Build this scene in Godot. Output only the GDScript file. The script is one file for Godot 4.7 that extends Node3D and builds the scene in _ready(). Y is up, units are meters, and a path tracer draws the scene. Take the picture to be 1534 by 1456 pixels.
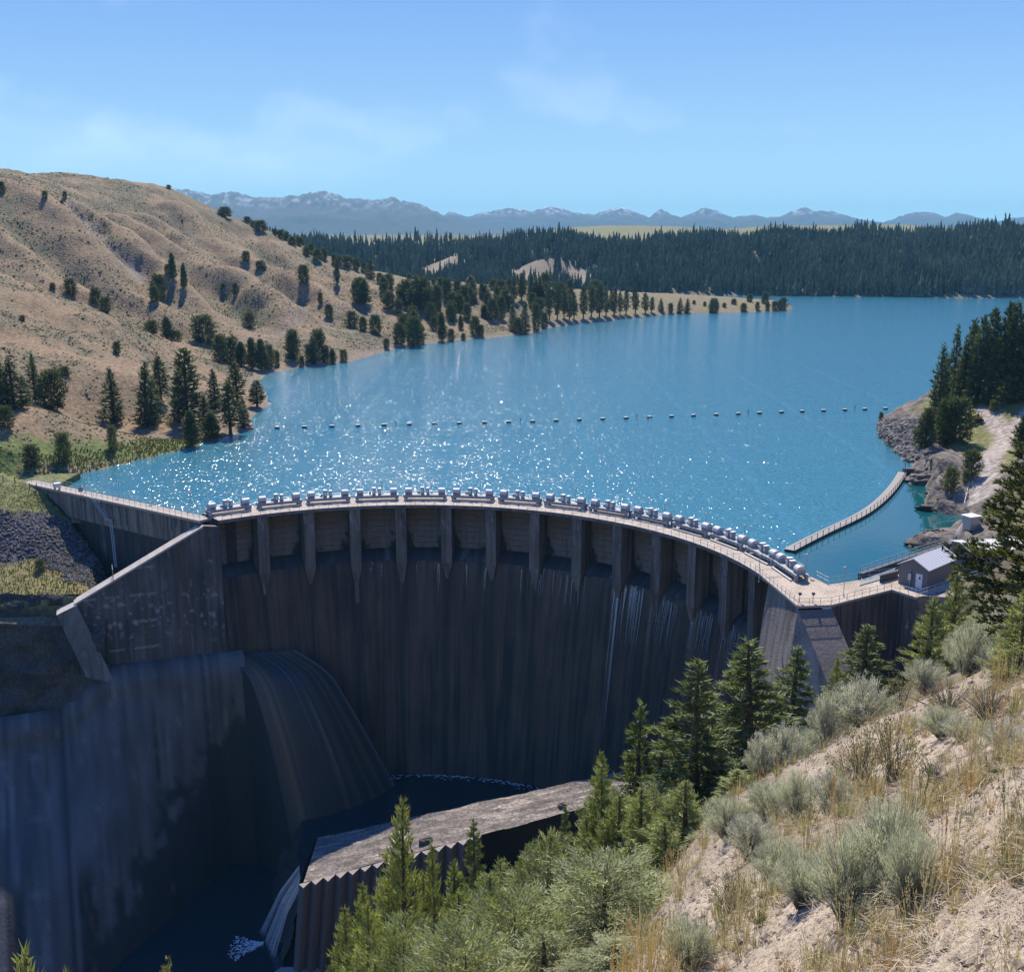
extends Node3D
# A concrete arch dam seen from the hillside below it, its lake, the dry hills round it and mountains far off.
# World: metres, y up, lake level y = 0, the camera looks along -z. "d" below is the distance forward (d = -z).

const FOCAL := 1700.0            # focal length in pixels of the 1534 x 1456 photograph
const HORIZON := 350.0           # its horizon row
const EYE := 52.0                # camera height above the lake
var pitch := atan((728.0 - HORIZON) / FOCAL)
var M := {}
var counts := {}
var nz := FastNoiseLite.new()
var nf := FastNoiseLite.new()
var rng := RandomNumberGenerator.new()
var hill: Grid
var bank: Grid
var slope: Grid
var shore: Grid
var far_land: Grid

# ---------------------------------------------------------------- rays through photo pixels
func ray(x: float, y: float) -> Vector3:
	var u := (x - 767.0) / FOCAL
	var v := (y - 728.0) / FOCAL
	return Vector3(u, -sin(pitch) - v * cos(pitch), -(cos(pitch) - v * sin(pitch)))

func at_h(x: float, y: float, h: float) -> Vector3:
	var r := ray(x, y)
	var t := (h - EYE) / r.y
	return Vector3(r.x * t, h, r.z * t)

func at_d(x: float, y: float, d: float) -> Vector3:
	var r := ray(x, y)
	var t := -d / r.z
	return Vector3(r.x * t, EYE + r.y * t, -d)

func on_wall(x: float, y: float, a: Vector2, b: Vector2) -> Vector3:
	# where the sight line meets the vertical plane over the plan line a-b (plan: x, d)
	var r := ray(x, y)
	var n := Vector2(b.y - a.y, a.x - b.x)
	var t := n.dot(a) / (n.x * r.x - n.y * r.z)
	return Vector3(r.x * t, EYE + r.y * t, r.z * t)

func ground(x: float, d: float) -> float:
	var h := -80.0
	for g in [hill, bank, slope, shore, far_land]:
		if g != null and g.inside(x, d):
			h = maxf(h, g.h(x, d))
	return h

func hit(x: float, y: float, from := 2.0) -> Vector3:
	# first meeting of a sight line with the land
	var r := ray(x, y)
	var t := from
	var last := t
	while t < 3000.0:
		var p := r * t
		if EYE + p.y < ground(p.x, -p.z):
			var lo := last
			var hi := t
			for k in 12:
				var m := (lo + hi) / 2.0
				var q := r * m
				if EYE + q.y < ground(q.x, -q.z):
					hi = m
				else:
					lo = m
			return Vector3(r.x * hi, EYE + r.y * hi, r.z * hi)
		last = t
		t += maxf(0.25, t * 0.006)
	return Vector3(0, -999, 0)

# ---------------------------------------------------------------- scene nodes
func named(called: String, parent: Node) -> String:
	var key := str(parent.get_instance_id()) + called
	counts[key] = counts.get(key, -1) + 1
	return called if counts[key] == 0 else "%s_%03d" % [called, counts[key]]

func tag(o: Node, label: String, category: String, group := "", kind := "") -> Node:
	o.set_meta("label", label)
	o.set_meta("category", category)
	if group != "":
		o.set_meta("group", group)
	if kind != "":
		o.set_meta("kind", kind)
	return o

func thing(called: String, label: String, category: String, at := Vector3.ZERO, turn := 0.0, group := "") -> Node3D:
	var o := Node3D.new()
	o.name = named(called, self)
	add_child(o)
	o.position = at
	o.rotation.y = turn
	tag(o, label, category, group)
	return o

func obj(called: String, mesh: Mesh, mat: Material, parent: Node = self) -> MeshInstance3D:
	var o := MeshInstance3D.new()
	o.mesh = mesh
	o.material_override = mat
	o.name = named(called, parent)
	parent.add_child(o)
	return o

func again(src: Node3D, at: Vector3, turn: float, size: Vector3, label := "", group := "") -> Node3D:
	var o: Node3D = src.duplicate()
	o.name = named(str(src.get_meta("base")), self)
	o.remove_meta("base")
	add_child(o)
	o.position = at
	o.rotation = Vector3(0, turn, 0)
	o.scale = size
	if label != "":
		o.set_meta("label", label)
	if group != "":
		o.set_meta("group", group)
	return o

# ---------------------------------------------------------------- mesh building
class MB:
	var v := PackedVector3Array()
	var n := PackedVector3Array()
	var c := PackedColorArray()
	var i := PackedInt32Array()
	var col := Color(1, 1, 1)

	func tri(a: Vector3, b: Vector3, e: Vector3, hint := Vector3.ZERO) -> void:
		var m := (e - a).cross(b - a)
		if hint != Vector3.ZERO and m.dot(hint) < 0.0:
			var s := b
			b = e
			e = s
			m = -m
		m = m.normalized()
		var k := v.size()
		v.push_back(a); v.push_back(b); v.push_back(e)
		n.push_back(m); n.push_back(m); n.push_back(m)
		c.push_back(col); c.push_back(col); c.push_back(col)
		i.push_back(k); i.push_back(k + 1); i.push_back(k + 2)

	func quad(a: Vector3, b: Vector3, e: Vector3, f: Vector3, hint := Vector3.ZERO) -> void:
		var m := (e - a).cross(b - a) + (f - a).cross(e - a)
		if hint != Vector3.ZERO and m.dot(hint) < 0.0:
			var s := b
			b = f
			f = s
			m = -m
		m = m.normalized()
		var k := v.size()
		for p in [a, b, e, f]:
			v.push_back(p); n.push_back(m); c.push_back(col)
		for q in [0, 1, 2, 0, 2, 3]:
			i.push_back(k + q)

	func hexa(p: Array) -> void:
		# p: 0-3 the bottom ring, 4-7 the top ring above it
		var mid := Vector3.ZERO
		for q in p:
			mid += q / 8.0
		for f in [[0, 1, 2, 3], [4, 5, 6, 7], [0, 1, 5, 4], [1, 2, 6, 5], [2, 3, 7, 6], [3, 0, 4, 7]]:
			var g: Vector3 = (p[f[0]] + p[f[1]] + p[f[2]] + p[f[3]]) / 4.0
			quad(p[f[0]], p[f[1]], p[f[2]], p[f[3]], g - mid)

	func box(mid: Vector3, size: Vector3, b := Basis.IDENTITY) -> void:
		var p := []
		for y in [-0.5, 0.5]:
			for q in [[-0.5, -0.5], [0.5, -0.5], [0.5, 0.5], [-0.5, 0.5]]:
				p.append(mid + b * Vector3(q[0] * size.x, y * size.y, q[1] * size.z))
		hexa(p)

	func bevel_box(mid: Vector3, size: Vector3, e: float, b := Basis.IDENTITY) -> void:
		# a box whose twelve edges are chamfered by e
		var h := size / 2.0
		var k := h - Vector3.ONE * e
		for ax in 3:
			for s in [-1.0, 1.0]:
				var a1 := (ax + 1) % 3
				var a2 := (ax + 2) % 3
				var q := []
				for t in [[-1, -1], [1, -1], [1, 1], [-1, 1]]:
					var w := Vector3.ZERO
					w[ax] = s * h[ax]
					w[a1] = t[0] * k[a1]
					w[a2] = t[1] * k[a2]
					q.append(mid + b * w)
				var o := Vector3.ZERO
				o[ax] = s
				quad(q[0], q[1], q[2], q[3], b * o)
		for ax in 3:
			var a1 := (ax + 1) % 3
			var a2 := (ax + 2) % 3
			for s in [-1.0, 1.0]:
				for t in [-1.0, 1.0]:
					var w1 := Vector3.ZERO
					w1[ax] = -k[ax]; w1[a1] = s * h[a1]; w1[a2] = t * k[a2]
					var w2 := Vector3.ZERO
					w2[ax] = -k[ax]; w2[a1] = s * k[a1]; w2[a2] = t * h[a2]
					var w3 := w2
					w3[ax] = k[ax]
					var w4 := w1
					w4[ax] = k[ax]
					quad(mid + b * w1, mid + b * w2, mid + b * w3, mid + b * w4, b * (w1 + w2 + w3 + w4))
		for s in [-1.0, 1.0]:
			for t in [-1.0, 1.0]:
				for r in [-1.0, 1.0]:
					var g := Vector3(s, t, r)
					tri(mid + b * (g * Vector3(h.x, k.y, k.z)), mid + b * (g * Vector3(k.x, h.y, k.z)), mid + b * (g * Vector3(k.x, k.y, h.z)), b * g)

	func tube(pts: Array, rad: Array, sides := 6, caps := true) -> void:
		var ring := []
		for k in pts.size():
			var t: Vector3 = (pts[mini(k + 1, pts.size() - 1)] - pts[maxi(k - 1, 0)]).normalized()
			var u := t.cross(Vector3.UP if absf(t.y) < 0.9 else Vector3.RIGHT).normalized()
			var w := t.cross(u)
			var base := v.size()
			ring.append(base)
			for s in sides:
				var a := TAU * s / sides
				var o := u * cos(a) + w * sin(a)
				v.push_back(pts[k] + o * rad[k]); n.push_back(o); c.push_back(col)
		for k in pts.size() - 1:
			for s in sides:
				var s2 := (s + 1) % sides
				var a: int = ring[k] + s
				var b: int = ring[k] + s2
				var e: int = ring[k + 1] + s
				var f: int = ring[k + 1] + s2
				var m := (v[e] - v[a]).cross(v[b] - v[a])
				if m.dot(n[a]) >= 0.0:
					i.append_array([a, b, e, b, f, e])
				else:
					i.append_array([a, e, b, b, e, f])
		if caps and sides > 2:
			for k in [0, pts.size() - 1]:
				var t: Vector3 = (pts[0] - pts[1]) if k == 0 else (pts[k] - pts[k - 1])
				for s in range(1, sides - 1):
					tri(v[ring[k]], v[ring[k] + s], v[ring[k] + s + 1], t)

	func sheet(pts: Array, cols: Array, nu: int, nv: int, hint: Vector3) -> void:
		# a grid of nu x nv points with smooth normals
		var base := v.size()
		var m0 := Vector3.ZERO
		for b in nv:
			for a in nu:
				var du: Vector3 = pts[b * nu + mini(a + 1, nu - 1)] - pts[b * nu + maxi(a - 1, 0)]
				var dv: Vector3 = pts[mini(b + 1, nv - 1) * nu + a] - pts[maxi(b - 1, 0) * nu + a]
				var m := du.cross(dv).normalized()
				m0 += m
				n.push_back(m)
				v.push_back(pts[b * nu + a])
				c.push_back(cols[b * nu + a] if cols.size() > 0 else col)
		var flip := m0.dot(hint) < 0.0
		if flip:
			for k in range(base, n.size()):
				n[k] = -n[k]
		for b in nv - 1:
			for a in nu - 1:
				var p := base + b * nu + a
				if flip:
					i.append_array([p, p + 1, p + nu, p + 1, p + nu + 1, p + nu])
				else:
					i.append_array([p, p + nu, p + 1, p + 1, p + nu, p + nu + 1])

	func extrude(poly: PackedVector2Array, b: Transform3D, depth: float) -> void:
		# poly in the local xy plane, drawn out along local z from -depth/2 to depth/2
		var t := Geometry2D.triangulate_polygon(poly)
		var zf := b.basis.z
		for s in [-0.5, 0.5]:
			for k in range(0, t.size(), 3):
				var q := []
				for j in 3:
					q.append(b * Vector3(poly[t[k + j]].x, poly[t[k + j]].y, s * depth))
				tri(q[0], q[1], q[2], zf * s)
		var area := 0.0
		for k in poly.size():
			area += poly[k].cross(poly[(k + 1) % poly.size()])
		for k in poly.size():
			var p := poly[k]
			var q := poly[(k + 1) % poly.size()]
			var e := Vector2(q.y - p.y, p.x - q.x) * signf(area)
			quad(b * Vector3(p.x, p.y, -depth / 2), b * Vector3(q.x, q.y, -depth / 2), b * Vector3(q.x, q.y, depth / 2), b * Vector3(p.x, p.y, depth / 2), b.basis * Vector3(e.x, e.y, 0))

	func mesh() -> ArrayMesh:
		var m := ArrayMesh.new()
		var a := []
		a.resize(Mesh.ARRAY_MAX)
		a[Mesh.ARRAY_VERTEX] = v
		a[Mesh.ARRAY_NORMAL] = n
		a[Mesh.ARRAY_COLOR] = c
		a[Mesh.ARRAY_INDEX] = i
		m.add_surface_from_arrays(Mesh.PRIMITIVE_TRIANGLES, a)
		return m

# ---------------------------------------------------------------- land
class Grid:
	var xs := PackedFloat32Array()
	var ds := PackedFloat32Array()
	var hs := PackedFloat32Array()

	func inside(x: float, d: float) -> bool:
		return x >= xs[0] and x <= xs[-1] and d >= ds[0] and d <= ds[-1]

	func h(x: float, d: float) -> float:
		var a := clampi(xs.bsearch(x) - 1, 0, xs.size() - 2)
		var b := clampi(ds.bsearch(d) - 1, 0, ds.size() - 2)
		var s := clampf((x - xs[a]) / (xs[a + 1] - xs[a]), 0, 1)
		var t := clampf((d - ds[b]) / (ds[b + 1] - ds[b]), 0, 1)
		var w := xs.size()
		return lerpf(lerpf(hs[b * w + a], hs[b * w + a + 1], s), lerpf(hs[(b + 1) * w + a], hs[(b + 1) * w + a + 1], s), t)

	func fill(f: Callable) -> void:
		hs.resize(xs.size() * ds.size())
		for b in ds.size():
			for a in xs.size():
				hs[b * xs.size() + a] = f.call(xs[a], ds[b])

	func mesh(color: Callable) -> ArrayMesh:
		var m := MB.new()
		var w := xs.size()
		for b in ds.size():
			for a in w:
				var a0 := maxi(a - 1, 0)
				var a1 := mini(a + 1, w - 1)
				var b0 := maxi(b - 1, 0)
				var b1 := mini(b + 1, ds.size() - 1)
				var gx := (hs[b * w + a1] - hs[b * w + a0]) / (xs[a1] - xs[a0])
				var gd := (hs[b1 * w + a] - hs[b0 * w + a]) / (ds[b1] - ds[b0])
				var y := hs[b * w + a]
				m.v.push_back(Vector3(xs[a], y, -ds[b]))
				m.n.push_back(Vector3(-gx, 1, gd).normalized())
				m.c.push_back(color.call(xs[a], ds[b], y, Vector2(gx, gd)))
		for b in ds.size() - 1:
			for a in w - 1:
				var p := b * w + a
				m.i.append_array([p, p + w, p + 1, p + 1, p + w, p + w + 1])
		return m.mesh()

class Rbf:
	# thin-plate surface through scattered heights
	var px := PackedFloat64Array()
	var pd := PackedFloat64Array()
	var w := PackedFloat64Array()

	func phi(r2: float) -> float:
		return 0.5 * r2 * log(r2) if r2 > 1e-9 else 0.0

	func solve(pts: Array, soft := 0.0) -> void:
		var k := pts.size()
		var nn := k + 3
		var A := []
		for a in nn:
			var row := PackedFloat64Array()
			row.resize(nn + 1)
			A.append(row)
		for p in pts:
			px.push_back(p.x / 100.0)
			pd.push_back(-p.z / 100.0)
		for a in k:
			for b in k:
				A[a][b] = phi((px[a] - px[b]) ** 2 + (pd[a] - pd[b]) ** 2)
			A[a][a] += soft
			A[a][k] = 1.0; A[a][k + 1] = px[a]; A[a][k + 2] = pd[a]
			A[k][a] = 1.0; A[k + 1][a] = px[a]; A[k + 2][a] = pd[a]
			A[a][nn] = pts[a].y
		for a in nn:
			var best := a
			for b in range(a + 1, nn):
				if absf(A[b][a]) > absf(A[best][a]):
					best = b
			var s = A[a]
			A[a] = A[best]
			A[best] = s
			for b in range(a + 1, nn):
				var f: float = A[b][a] / A[a][a]
				if f != 0.0:
					for e in range(a, nn + 1):
						A[b][e] -= f * A[a][e]
		w.resize(nn)
		for a in range(nn - 1, -1, -1):
			var s: float = A[a][nn]
			for b in range(a + 1, nn):
				s -= A[a][b] * w[b]
			w[a] = s / A[a][a]

	func at(x: float, d: float) -> float:
		x /= 100.0
		d /= 100.0
		var k := px.size()
		var s := w[k] + w[k + 1] * x + w[k + 2] * d
		for a in k:
			var r2 := (px[a] - x) ** 2 + (pd[a] - d) ** 2
			if r2 > 1e-9:
				s += w[a] * 0.5 * r2 * log(r2)
		return s

func steps(a: float, b: float, s: float) -> PackedFloat32Array:
	var o := PackedFloat32Array()
	var k := int(ceil((b - a) / s))
	for j in k + 1:
		o.push_back(lerpf(a, b, float(j) / k))
	return o

func grow(a: float, b: float, s0: float, rate: float) -> PackedFloat32Array:
	var o := PackedFloat32Array([a])
	var s := s0
	while o[-1] < b:
		o.push_back(minf(b, o[-1] + s))
		s *= rate
	return o

func sm(x: float, a: float, b: float) -> float:
	return smoothstep(a, b, x)

func mixc(a: Color, b: Color, t: float) -> Color:
	return a.lerp(b, clampf(t, 0, 1))

func seg_dist(p: Vector2, a: Vector2, b: Vector2) -> float:
	var t := clampf((p - a).dot(b - a) / maxf((b - a).length_squared(), 1e-6), 0, 1)
	return p.distance_to(a + (b - a) * t)

func line_dist(p: Vector2, l: Array) -> float:
	var m := 1e9
	for k in l.size() - 1:
		m = minf(m, seg_dist(p, l[k], l[k + 1]))
	return m

func xd(p: Vector3) -> Vector2:
	return Vector2(p.x, -p.z)

const ORD := ["first", "second", "third", "fourth", "fifth", "sixth", "seventh", "eighth", "ninth", "tenth", "eleventh", "twelfth", "thirteenth", "fourteenth", "fifteenth", "sixteenth", "seventeenth", "eighteenth", "nineteenth", "twentieth", "twenty-first", "twenty-second", "twenty-third", "twenty-fourth", "twenty-fifth", "twenty-sixth", "twenty-seventh", "twenty-eighth"]

# ---------------------------------------------------------------- materials
func srgb(r: float, g: float, b: float) -> Color:
	return Color(r, g, b).linear_to_srgb()

func noise_tex(freq: float, lo: Color, hi: Color, size := 512, octaves := 5, sd := 1, normal := 0.0, kind := FastNoiseLite.TYPE_SIMPLEX_SMOOTH) -> NoiseTexture2D:
	var f := FastNoiseLite.new()
	f.noise_type = kind
	f.frequency = freq
	f.fractal_octaves = octaves
	f.seed = sd
	var t := NoiseTexture2D.new()
	t.width = size
	t.height = size
	t.seamless = true
	t.noise = f
	if normal > 0.0:
		t.as_normal_map = true
		t.bump_strength = normal
	else:
		var g := Gradient.new()
		g.set_color(0, lo)
		g.set_color(1, hi)
		g.set_offset(0, 0.15)
		g.set_offset(1, 0.85)
		t.color_ramp = g
	return t

func mat(called: String, color: Color, rough := 0.85, metal := 0.0, vertex := false) -> StandardMaterial3D:
	var m := StandardMaterial3D.new()
	m.albedo_color = color.linear_to_srgb()
	m.roughness = rough
	m.metallic = metal
	m.vertex_color_use_as_albedo = vertex
	m.resource_name = called
	M[called] = m
	return m

func grainy(m: StandardMaterial3D, tex: Texture2D, scale: float, normal: Texture2D = null, nscale := 1.0) -> void:
	m.albedo_texture = tex
	m.uv1_triplanar = true
	m.uv1_world_triplanar = true
	m.uv1_scale = Vector3.ONE * scale
	if normal != null:
		m.normal_enabled = true
		m.normal_texture = normal
		m.normal_scale = nscale

# ---------------------------------------------------------------- camera, sky, sun, air
func set_view() -> void:
	var cam := Camera3D.new()
	cam.name = "camera"
	cam.fov = rad_to_deg(2.0 * atan(728.0 / FOCAL))
	cam.near = 0.05
	cam.far = 60000.0
	add_child(cam)
	cam.position = Vector3(0, EYE, 0)
	cam.rotation = Vector3(-pitch, 0, 0)
	cam.current = true
	var sun := DirectionalLight3D.new()
	sun.name = "sun"
	sun.light_color = Color(1.0, 0.955, 0.88)
	sun.light_energy = 1.6
	sun.light_angular_distance = 0.5
	sun.shadow_enabled = true
	add_child(sun)
	var az := deg_to_rad(-7.0)
	var el := deg_to_rad(50.0)
	var to_sun := Vector3(sin(az) * cos(el), sin(el), -cos(az) * cos(el))
	sun.look_at_from_position(to_sun * 100.0, Vector3.ZERO)
	var sky := ProceduralSkyMaterial.new()
	sky.sky_top_color = srgb(0.03, 0.135, 0.56)
	sky.sky_horizon_color = srgb(0.40, 0.65, 0.76)
	sky.sky_curve = 0.12
	sky.ground_bottom_color = srgb(0.12, 0.13, 0.12)
	sky.ground_horizon_color = srgb(0.36, 0.6, 0.8)
	sky.sun_angle_max = 0.0
	sky.sky_energy_multiplier = 1.0
	sky.sky_cover = cirrus()
	sky.sky_cover_modulate = Color(1, 1, 1, 1)
	var env := Environment.new()
	env.background_mode = Environment.BG_SKY
	env.sky = Sky.new()
	env.sky.sky_material = sky
	env.tonemap_mode = Environment.TONE_MAPPER_LINEAR
	env.tonemap_exposure = 1.5
	env.fog_enabled = true
	env.fog_density = 0.00006
	env.fog_light_color = Color(0.27, 0.69, 0.95).linear_to_srgb()
	env.sdfgi_enabled = true
	env.ssao_enabled = true
	env.ssil_enabled = true
	var we := WorldEnvironment.new()
	we.name = "sky_environment"
	we.environment = env
	add_child(we)

func cirrus() -> ImageTexture:
	# thin streaks of high cloud all round the sky and a few small puffs low over the mountains
	var f := FastNoiseLite.new()
	f.noise_type = FastNoiseLite.TYPE_SIMPLEX_SMOOTH
	f.frequency = 0.012
	f.fractal_octaves = 5
	f.seed = 21
	f.domain_warp_enabled = true
	f.domain_warp_amplitude = 18.0
	f.domain_warp_frequency = 0.01
	var w := 2048
	var h := 1024
	var img := Image.create(w, h, false, Image.FORMAT_RGBA8)
	var g := FastNoiseLite.new()
	g.frequency = 0.004
	g.seed = 9
	for y in range(250, 512):
		var el := 90.0 - (y + 0.5) / h * 180.0
		for x in w:
			var a := float(x) / w * TAU
			var r := 100.0
			var p := Vector3(cos(a) * r * 2.2, el * 9.0, sin(a) * r * 2.2)
			p += Vector3(el * 1.6, 0, 0)
			var s := f.get_noise_3d(p.x, p.y, p.z) * 0.5 + 0.5
			var b := g.get_noise_3d(p.x * 0.8, p.y * 0.5, p.z * 0.8) * 0.5 + 0.5
			var t := clampf((s * b - 0.27) * 1.6, 0.0, 1.0)
			t *= smoothstep(1.5, 5.0, el)
			img.set_pixel(x, y, Color(0.85, 0.78, 0.62, t))
	# a few longer wisps where the photograph shows them
	var wf := FastNoiseLite.new()
	wf.frequency = 0.09
	wf.seed = 5
	for q in [[90, 228, 170, 9, -0.03, 0.50], [40, 168, 60, 6, -0.03, 0.45], [390, 148, 46, 7, -0.22, 0.60], [330, 190, 36, 6, -0.30, 0.60], [545, 132, 26, 7, -0.2, 0.5], [370, 175, 20, 4, -0.2, 0.5], [300, 215, 40, 6, -0.35, 0.3], [140, 40, 160, 22, -0.6, 0.14], [470, 70, 190, 18, -0.35, 0.13], [1100, 60, 250, 26, -0.2, 0.10], [760, 250, 160, 8, -0.06, 0.10]]:
		var v := ray(q[0], q[1]).normalized()
		var cx := (atan2(v.x, -v.z) / TAU + 0.5) * w
		var cy := (0.5 - asin(v.y) / PI) * h
		var lx: float = q[2] / FOCAL / TAU * w
		var ly: float = q[3] / FOCAL / PI * h
		var reach := int(lx * 2.2) + 3
		for y in range(int(cy) - reach, int(cy) + reach + 1):
			for x in range(int(cx) - reach, int(cx) + reach + 1):
				var dx := x + 0.5 - cx
				var dy := y + 0.5 - cy
				var a := dx * cos(q[4]) + dy * sin(q[4])
				var b := -dx * sin(q[4]) + dy * cos(q[4]) + wf.get_noise_2d(x * 0.7, q[0]) * ly
				var t: float = exp(-pow(a / lx, 2.0) - pow(b / maxf(ly, 0.8), 2.0)) * q[5] * (0.75 + wf.get_noise_2d(x * 1.6, y * 4.0))
				if t > 0.01 and y >= 0 and y < 512:
					var old := img.get_pixel(x, y)
					img.set_pixel(x, y, Color(0.85, 0.78, 0.62, minf(1.0, old.a + t)))
	# small cumulus over the range: photo pixels turned into directions
	for q in [[1090, 311, 9, 3], [1046, 314, 6, 3], [1425, 325, 12, 3], [1508, 327, 12, 3.5]]:
		var v := ray(q[0], q[1]).normalized()
		var cx := (atan2(v.x, -v.z) / TAU + 0.5) * w
		var cy := (0.5 - asin(v.y) / PI) * h
		var sx: float = q[2] / FOCAL / TAU * w
		var sy: float = q[3] / FOCAL / PI * h
		for y in range(int(cy) - 3, int(cy) + 4):
			for x in range(int(cx) - 6, int(cx) + 7):
				var t := exp(-pow((x + 0.5 - cx) / sx, 2.0) - pow((y + 0.5 - cy) / sy, 2.0))
				if t > 0.05:
					img.set_pixel(x, y, Color(1.0, 0.8, 0.55, minf(t, 1.0)))
	return ImageTexture.create_from_image(img)

func make_materials() -> void:
	var fine := noise_tex(0.05, Color(0.70, 0.70, 0.70), Color(1, 1, 1), 512, 5, 3)
	var grain := noise_tex(0.02, Color(0.62, 0.61, 0.60), Color(1, 1, 1), 512, 6, 5)
	var bumpy := noise_tex(0.03, Color.BLACK, Color.WHITE, 512, 5, 7, 8.0)
	var m := mat("land", Color(1, 1, 1), 0.95, 0, true)
	grainy(m, grain, 0.06, bumpy, 1.0)
	m = mat("dirt", Color(1, 1, 1), 0.97, 0, true)
	grainy(m, noise_tex(0.03, Color(0.60, 0.58, 0.56), Color(1, 1, 1), 1024, 7, 15), 0.35, noise_tex(0.03, Color.BLACK, Color.WHITE, 1024, 7, 17, 14.0), 1.3)
	m = mat("concrete", Color(1, 1, 1), 0.85, 0, true)
	grainy(m, fine, 0.12, bumpy, 0.25)
	m = mat("wet_concrete", Color(1, 1, 1), 0.68, 0, true)
	grainy(m, fine, 0.12, bumpy, 0.3)
	m = mat("rock", Color(1, 1, 1), 0.9, 0, true)
	grainy(m, grain, 0.12, bumpy, 1.2)
	m = mat("mountain", Color(1, 1, 1), 1.0, 0, true)
	# water: a turbid blue-green body under a skin of ripples
	m = mat("lake", Color(0.025, 0.150, 0.205), 0.11)
	m.metallic_specular = 0.5
	m.normal_enabled = true
	m.normal_texture = noise_tex(0.022, Color.BLACK, Color.WHITE, 1024, 3, 11, 11.0)
	m.normal_scale = 0.60
	m.uv1_triplanar = true
	m.uv1_world_triplanar = true
	m.uv1_scale = Vector3(0.03, 0.03, 0.045)
	mat("ripple", Color(0.025, 0.150, 0.205), 0.3)
	m = mat("calm", Color(0.006, 0.075, 0.085), 0.03)
	m.normal_enabled = true
	m.normal_texture = noise_tex(0.012, Color.BLACK, Color.WHITE, 512, 3, 12, 3.0)
	m.normal_scale = 0.05
	m.uv1_triplanar = true
	m.uv1_world_triplanar = true
	m.uv1_scale = Vector3(0.05, 0.05, 0.05)
	m = mat("pool", Color(0.006, 0.022, 0.028), 0.12)
	m.normal_enabled = true
	m.normal_texture = noise_tex(0.03, Color.BLACK, Color.WHITE, 512, 4, 13, 6.0)
	m.normal_scale = 0.3
	m.uv1_triplanar = true
	m.uv1_world_triplanar = true
	m.uv1_scale = Vector3(0.08, 0.08, 0.08)
	mat("foam", Color(0.55, 0.6, 0.62), 0.7)
	m = mat("falling_water", Color(0.55, 0.62, 0.68), 0.25)
	m.transparency = BaseMaterial3D.TRANSPARENCY_ALPHA
	m.albedo_color.a = 0.17
	for q in [["leaf", 1.0], ["needle", 0.85]]:
		m = mat(q[0], Color(1, 1, 1), 0.7, 0, true)
		m.backlight_enabled = true
		m.backlight = Color(q[1], q[1], q[1] * (0.85 if q[0] == "leaf" else 0.6))
	m = mat("straw", Color(1, 1, 1), 0.8, 0, true)
	m.backlight_enabled = true
	m.backlight = Color(0.8, 0.8, 0.6)
	m = mat("bark", Color(0.10, 0.075, 0.055), 0.95)
	mat("dead_wood", Color(0.13, 0.115, 0.10), 0.95)
	mat("white_paint", Color(0.62, 0.63, 0.62), 0.5)
	mat("cover_paint", Color(0.44, 0.45, 0.45), 0.55)
	mat("grey_paint", Color(0.26, 0.28, 0.29), 0.55)
	mat("dark_steel", Color(0.055, 0.06, 0.07), 0.5, 0.3)
	mat("galvanised", Color(0.42, 0.44, 0.46), 0.45, 0.6)
	mat("rail_steel", Color(0.26, 0.27, 0.28), 0.5, 0.4)
	mat("siding", Color(0.145, 0.14, 0.145), 0.7)
	mat("roof_metal", Color(0.62, 0.62, 0.60), 0.5, 0.1)
	mat("door_white", Color(0.72, 0.72, 0.72), 0.6)
	mat("glass_dark", Color(0.02, 0.025, 0.03), 0.1)
	mat("yellow_paint", Color(0.42, 0.25, 0.04), 0.55)
	mat("rubber", Color(0.02, 0.02, 0.02), 0.9)
	mat("orange_plastic", Color(0.75, 0.12, 0.03), 0.5)
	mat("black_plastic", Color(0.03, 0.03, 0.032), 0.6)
	mat("planking", Color(0.30, 0.28, 0.25), 0.85)
	mat("grating", Color(0.16, 0.19, 0.20), 0.6, 0.3)
	mat("wood_post", Color(0.12, 0.09, 0.065), 0.9)

# ---------------------------------------------------------------- the lake's outline on the left and round the spit
var lake_edge := []
var lake_poly := PackedVector2Array()

func outline_lake() -> void:
	lake_edge = [Vector2(-94, 226)]
	for q in [[70, 722], [120, 709], [170, 697], [220, 685], [270, 674], [330, 658], [375, 642], [380, 622], [402, 606], [400, 588], [384, 572], [400, 560], [450, 551], [520, 543], [560, 531], [590, 523], [640, 515], [700, 509], [740, 506], [800, 499], [815, 492], [870, 484], [930, 478], [1000, 471], [1050, 469], [1100, 468.5], [1180, 465], [1184, 460], [1150, 450], [1080, 446.5], [1000, 444.5]]:
		lake_edge.append(xd(at_h(q[0], q[1], 0)))
	lake_edge.append(Vector2(120, 1010))
	for p in lake_edge:
		lake_poly.push_back(p)
	for p in [Vector2(900, 1010), Vector2(900, 100), Vector2(0, 100), Vector2(-56, 197)]:
		lake_poly.push_back(p)

# ---------------------------------------------------------------- the dry hill on the left and the low spit beyond it
var ribs := []

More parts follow.
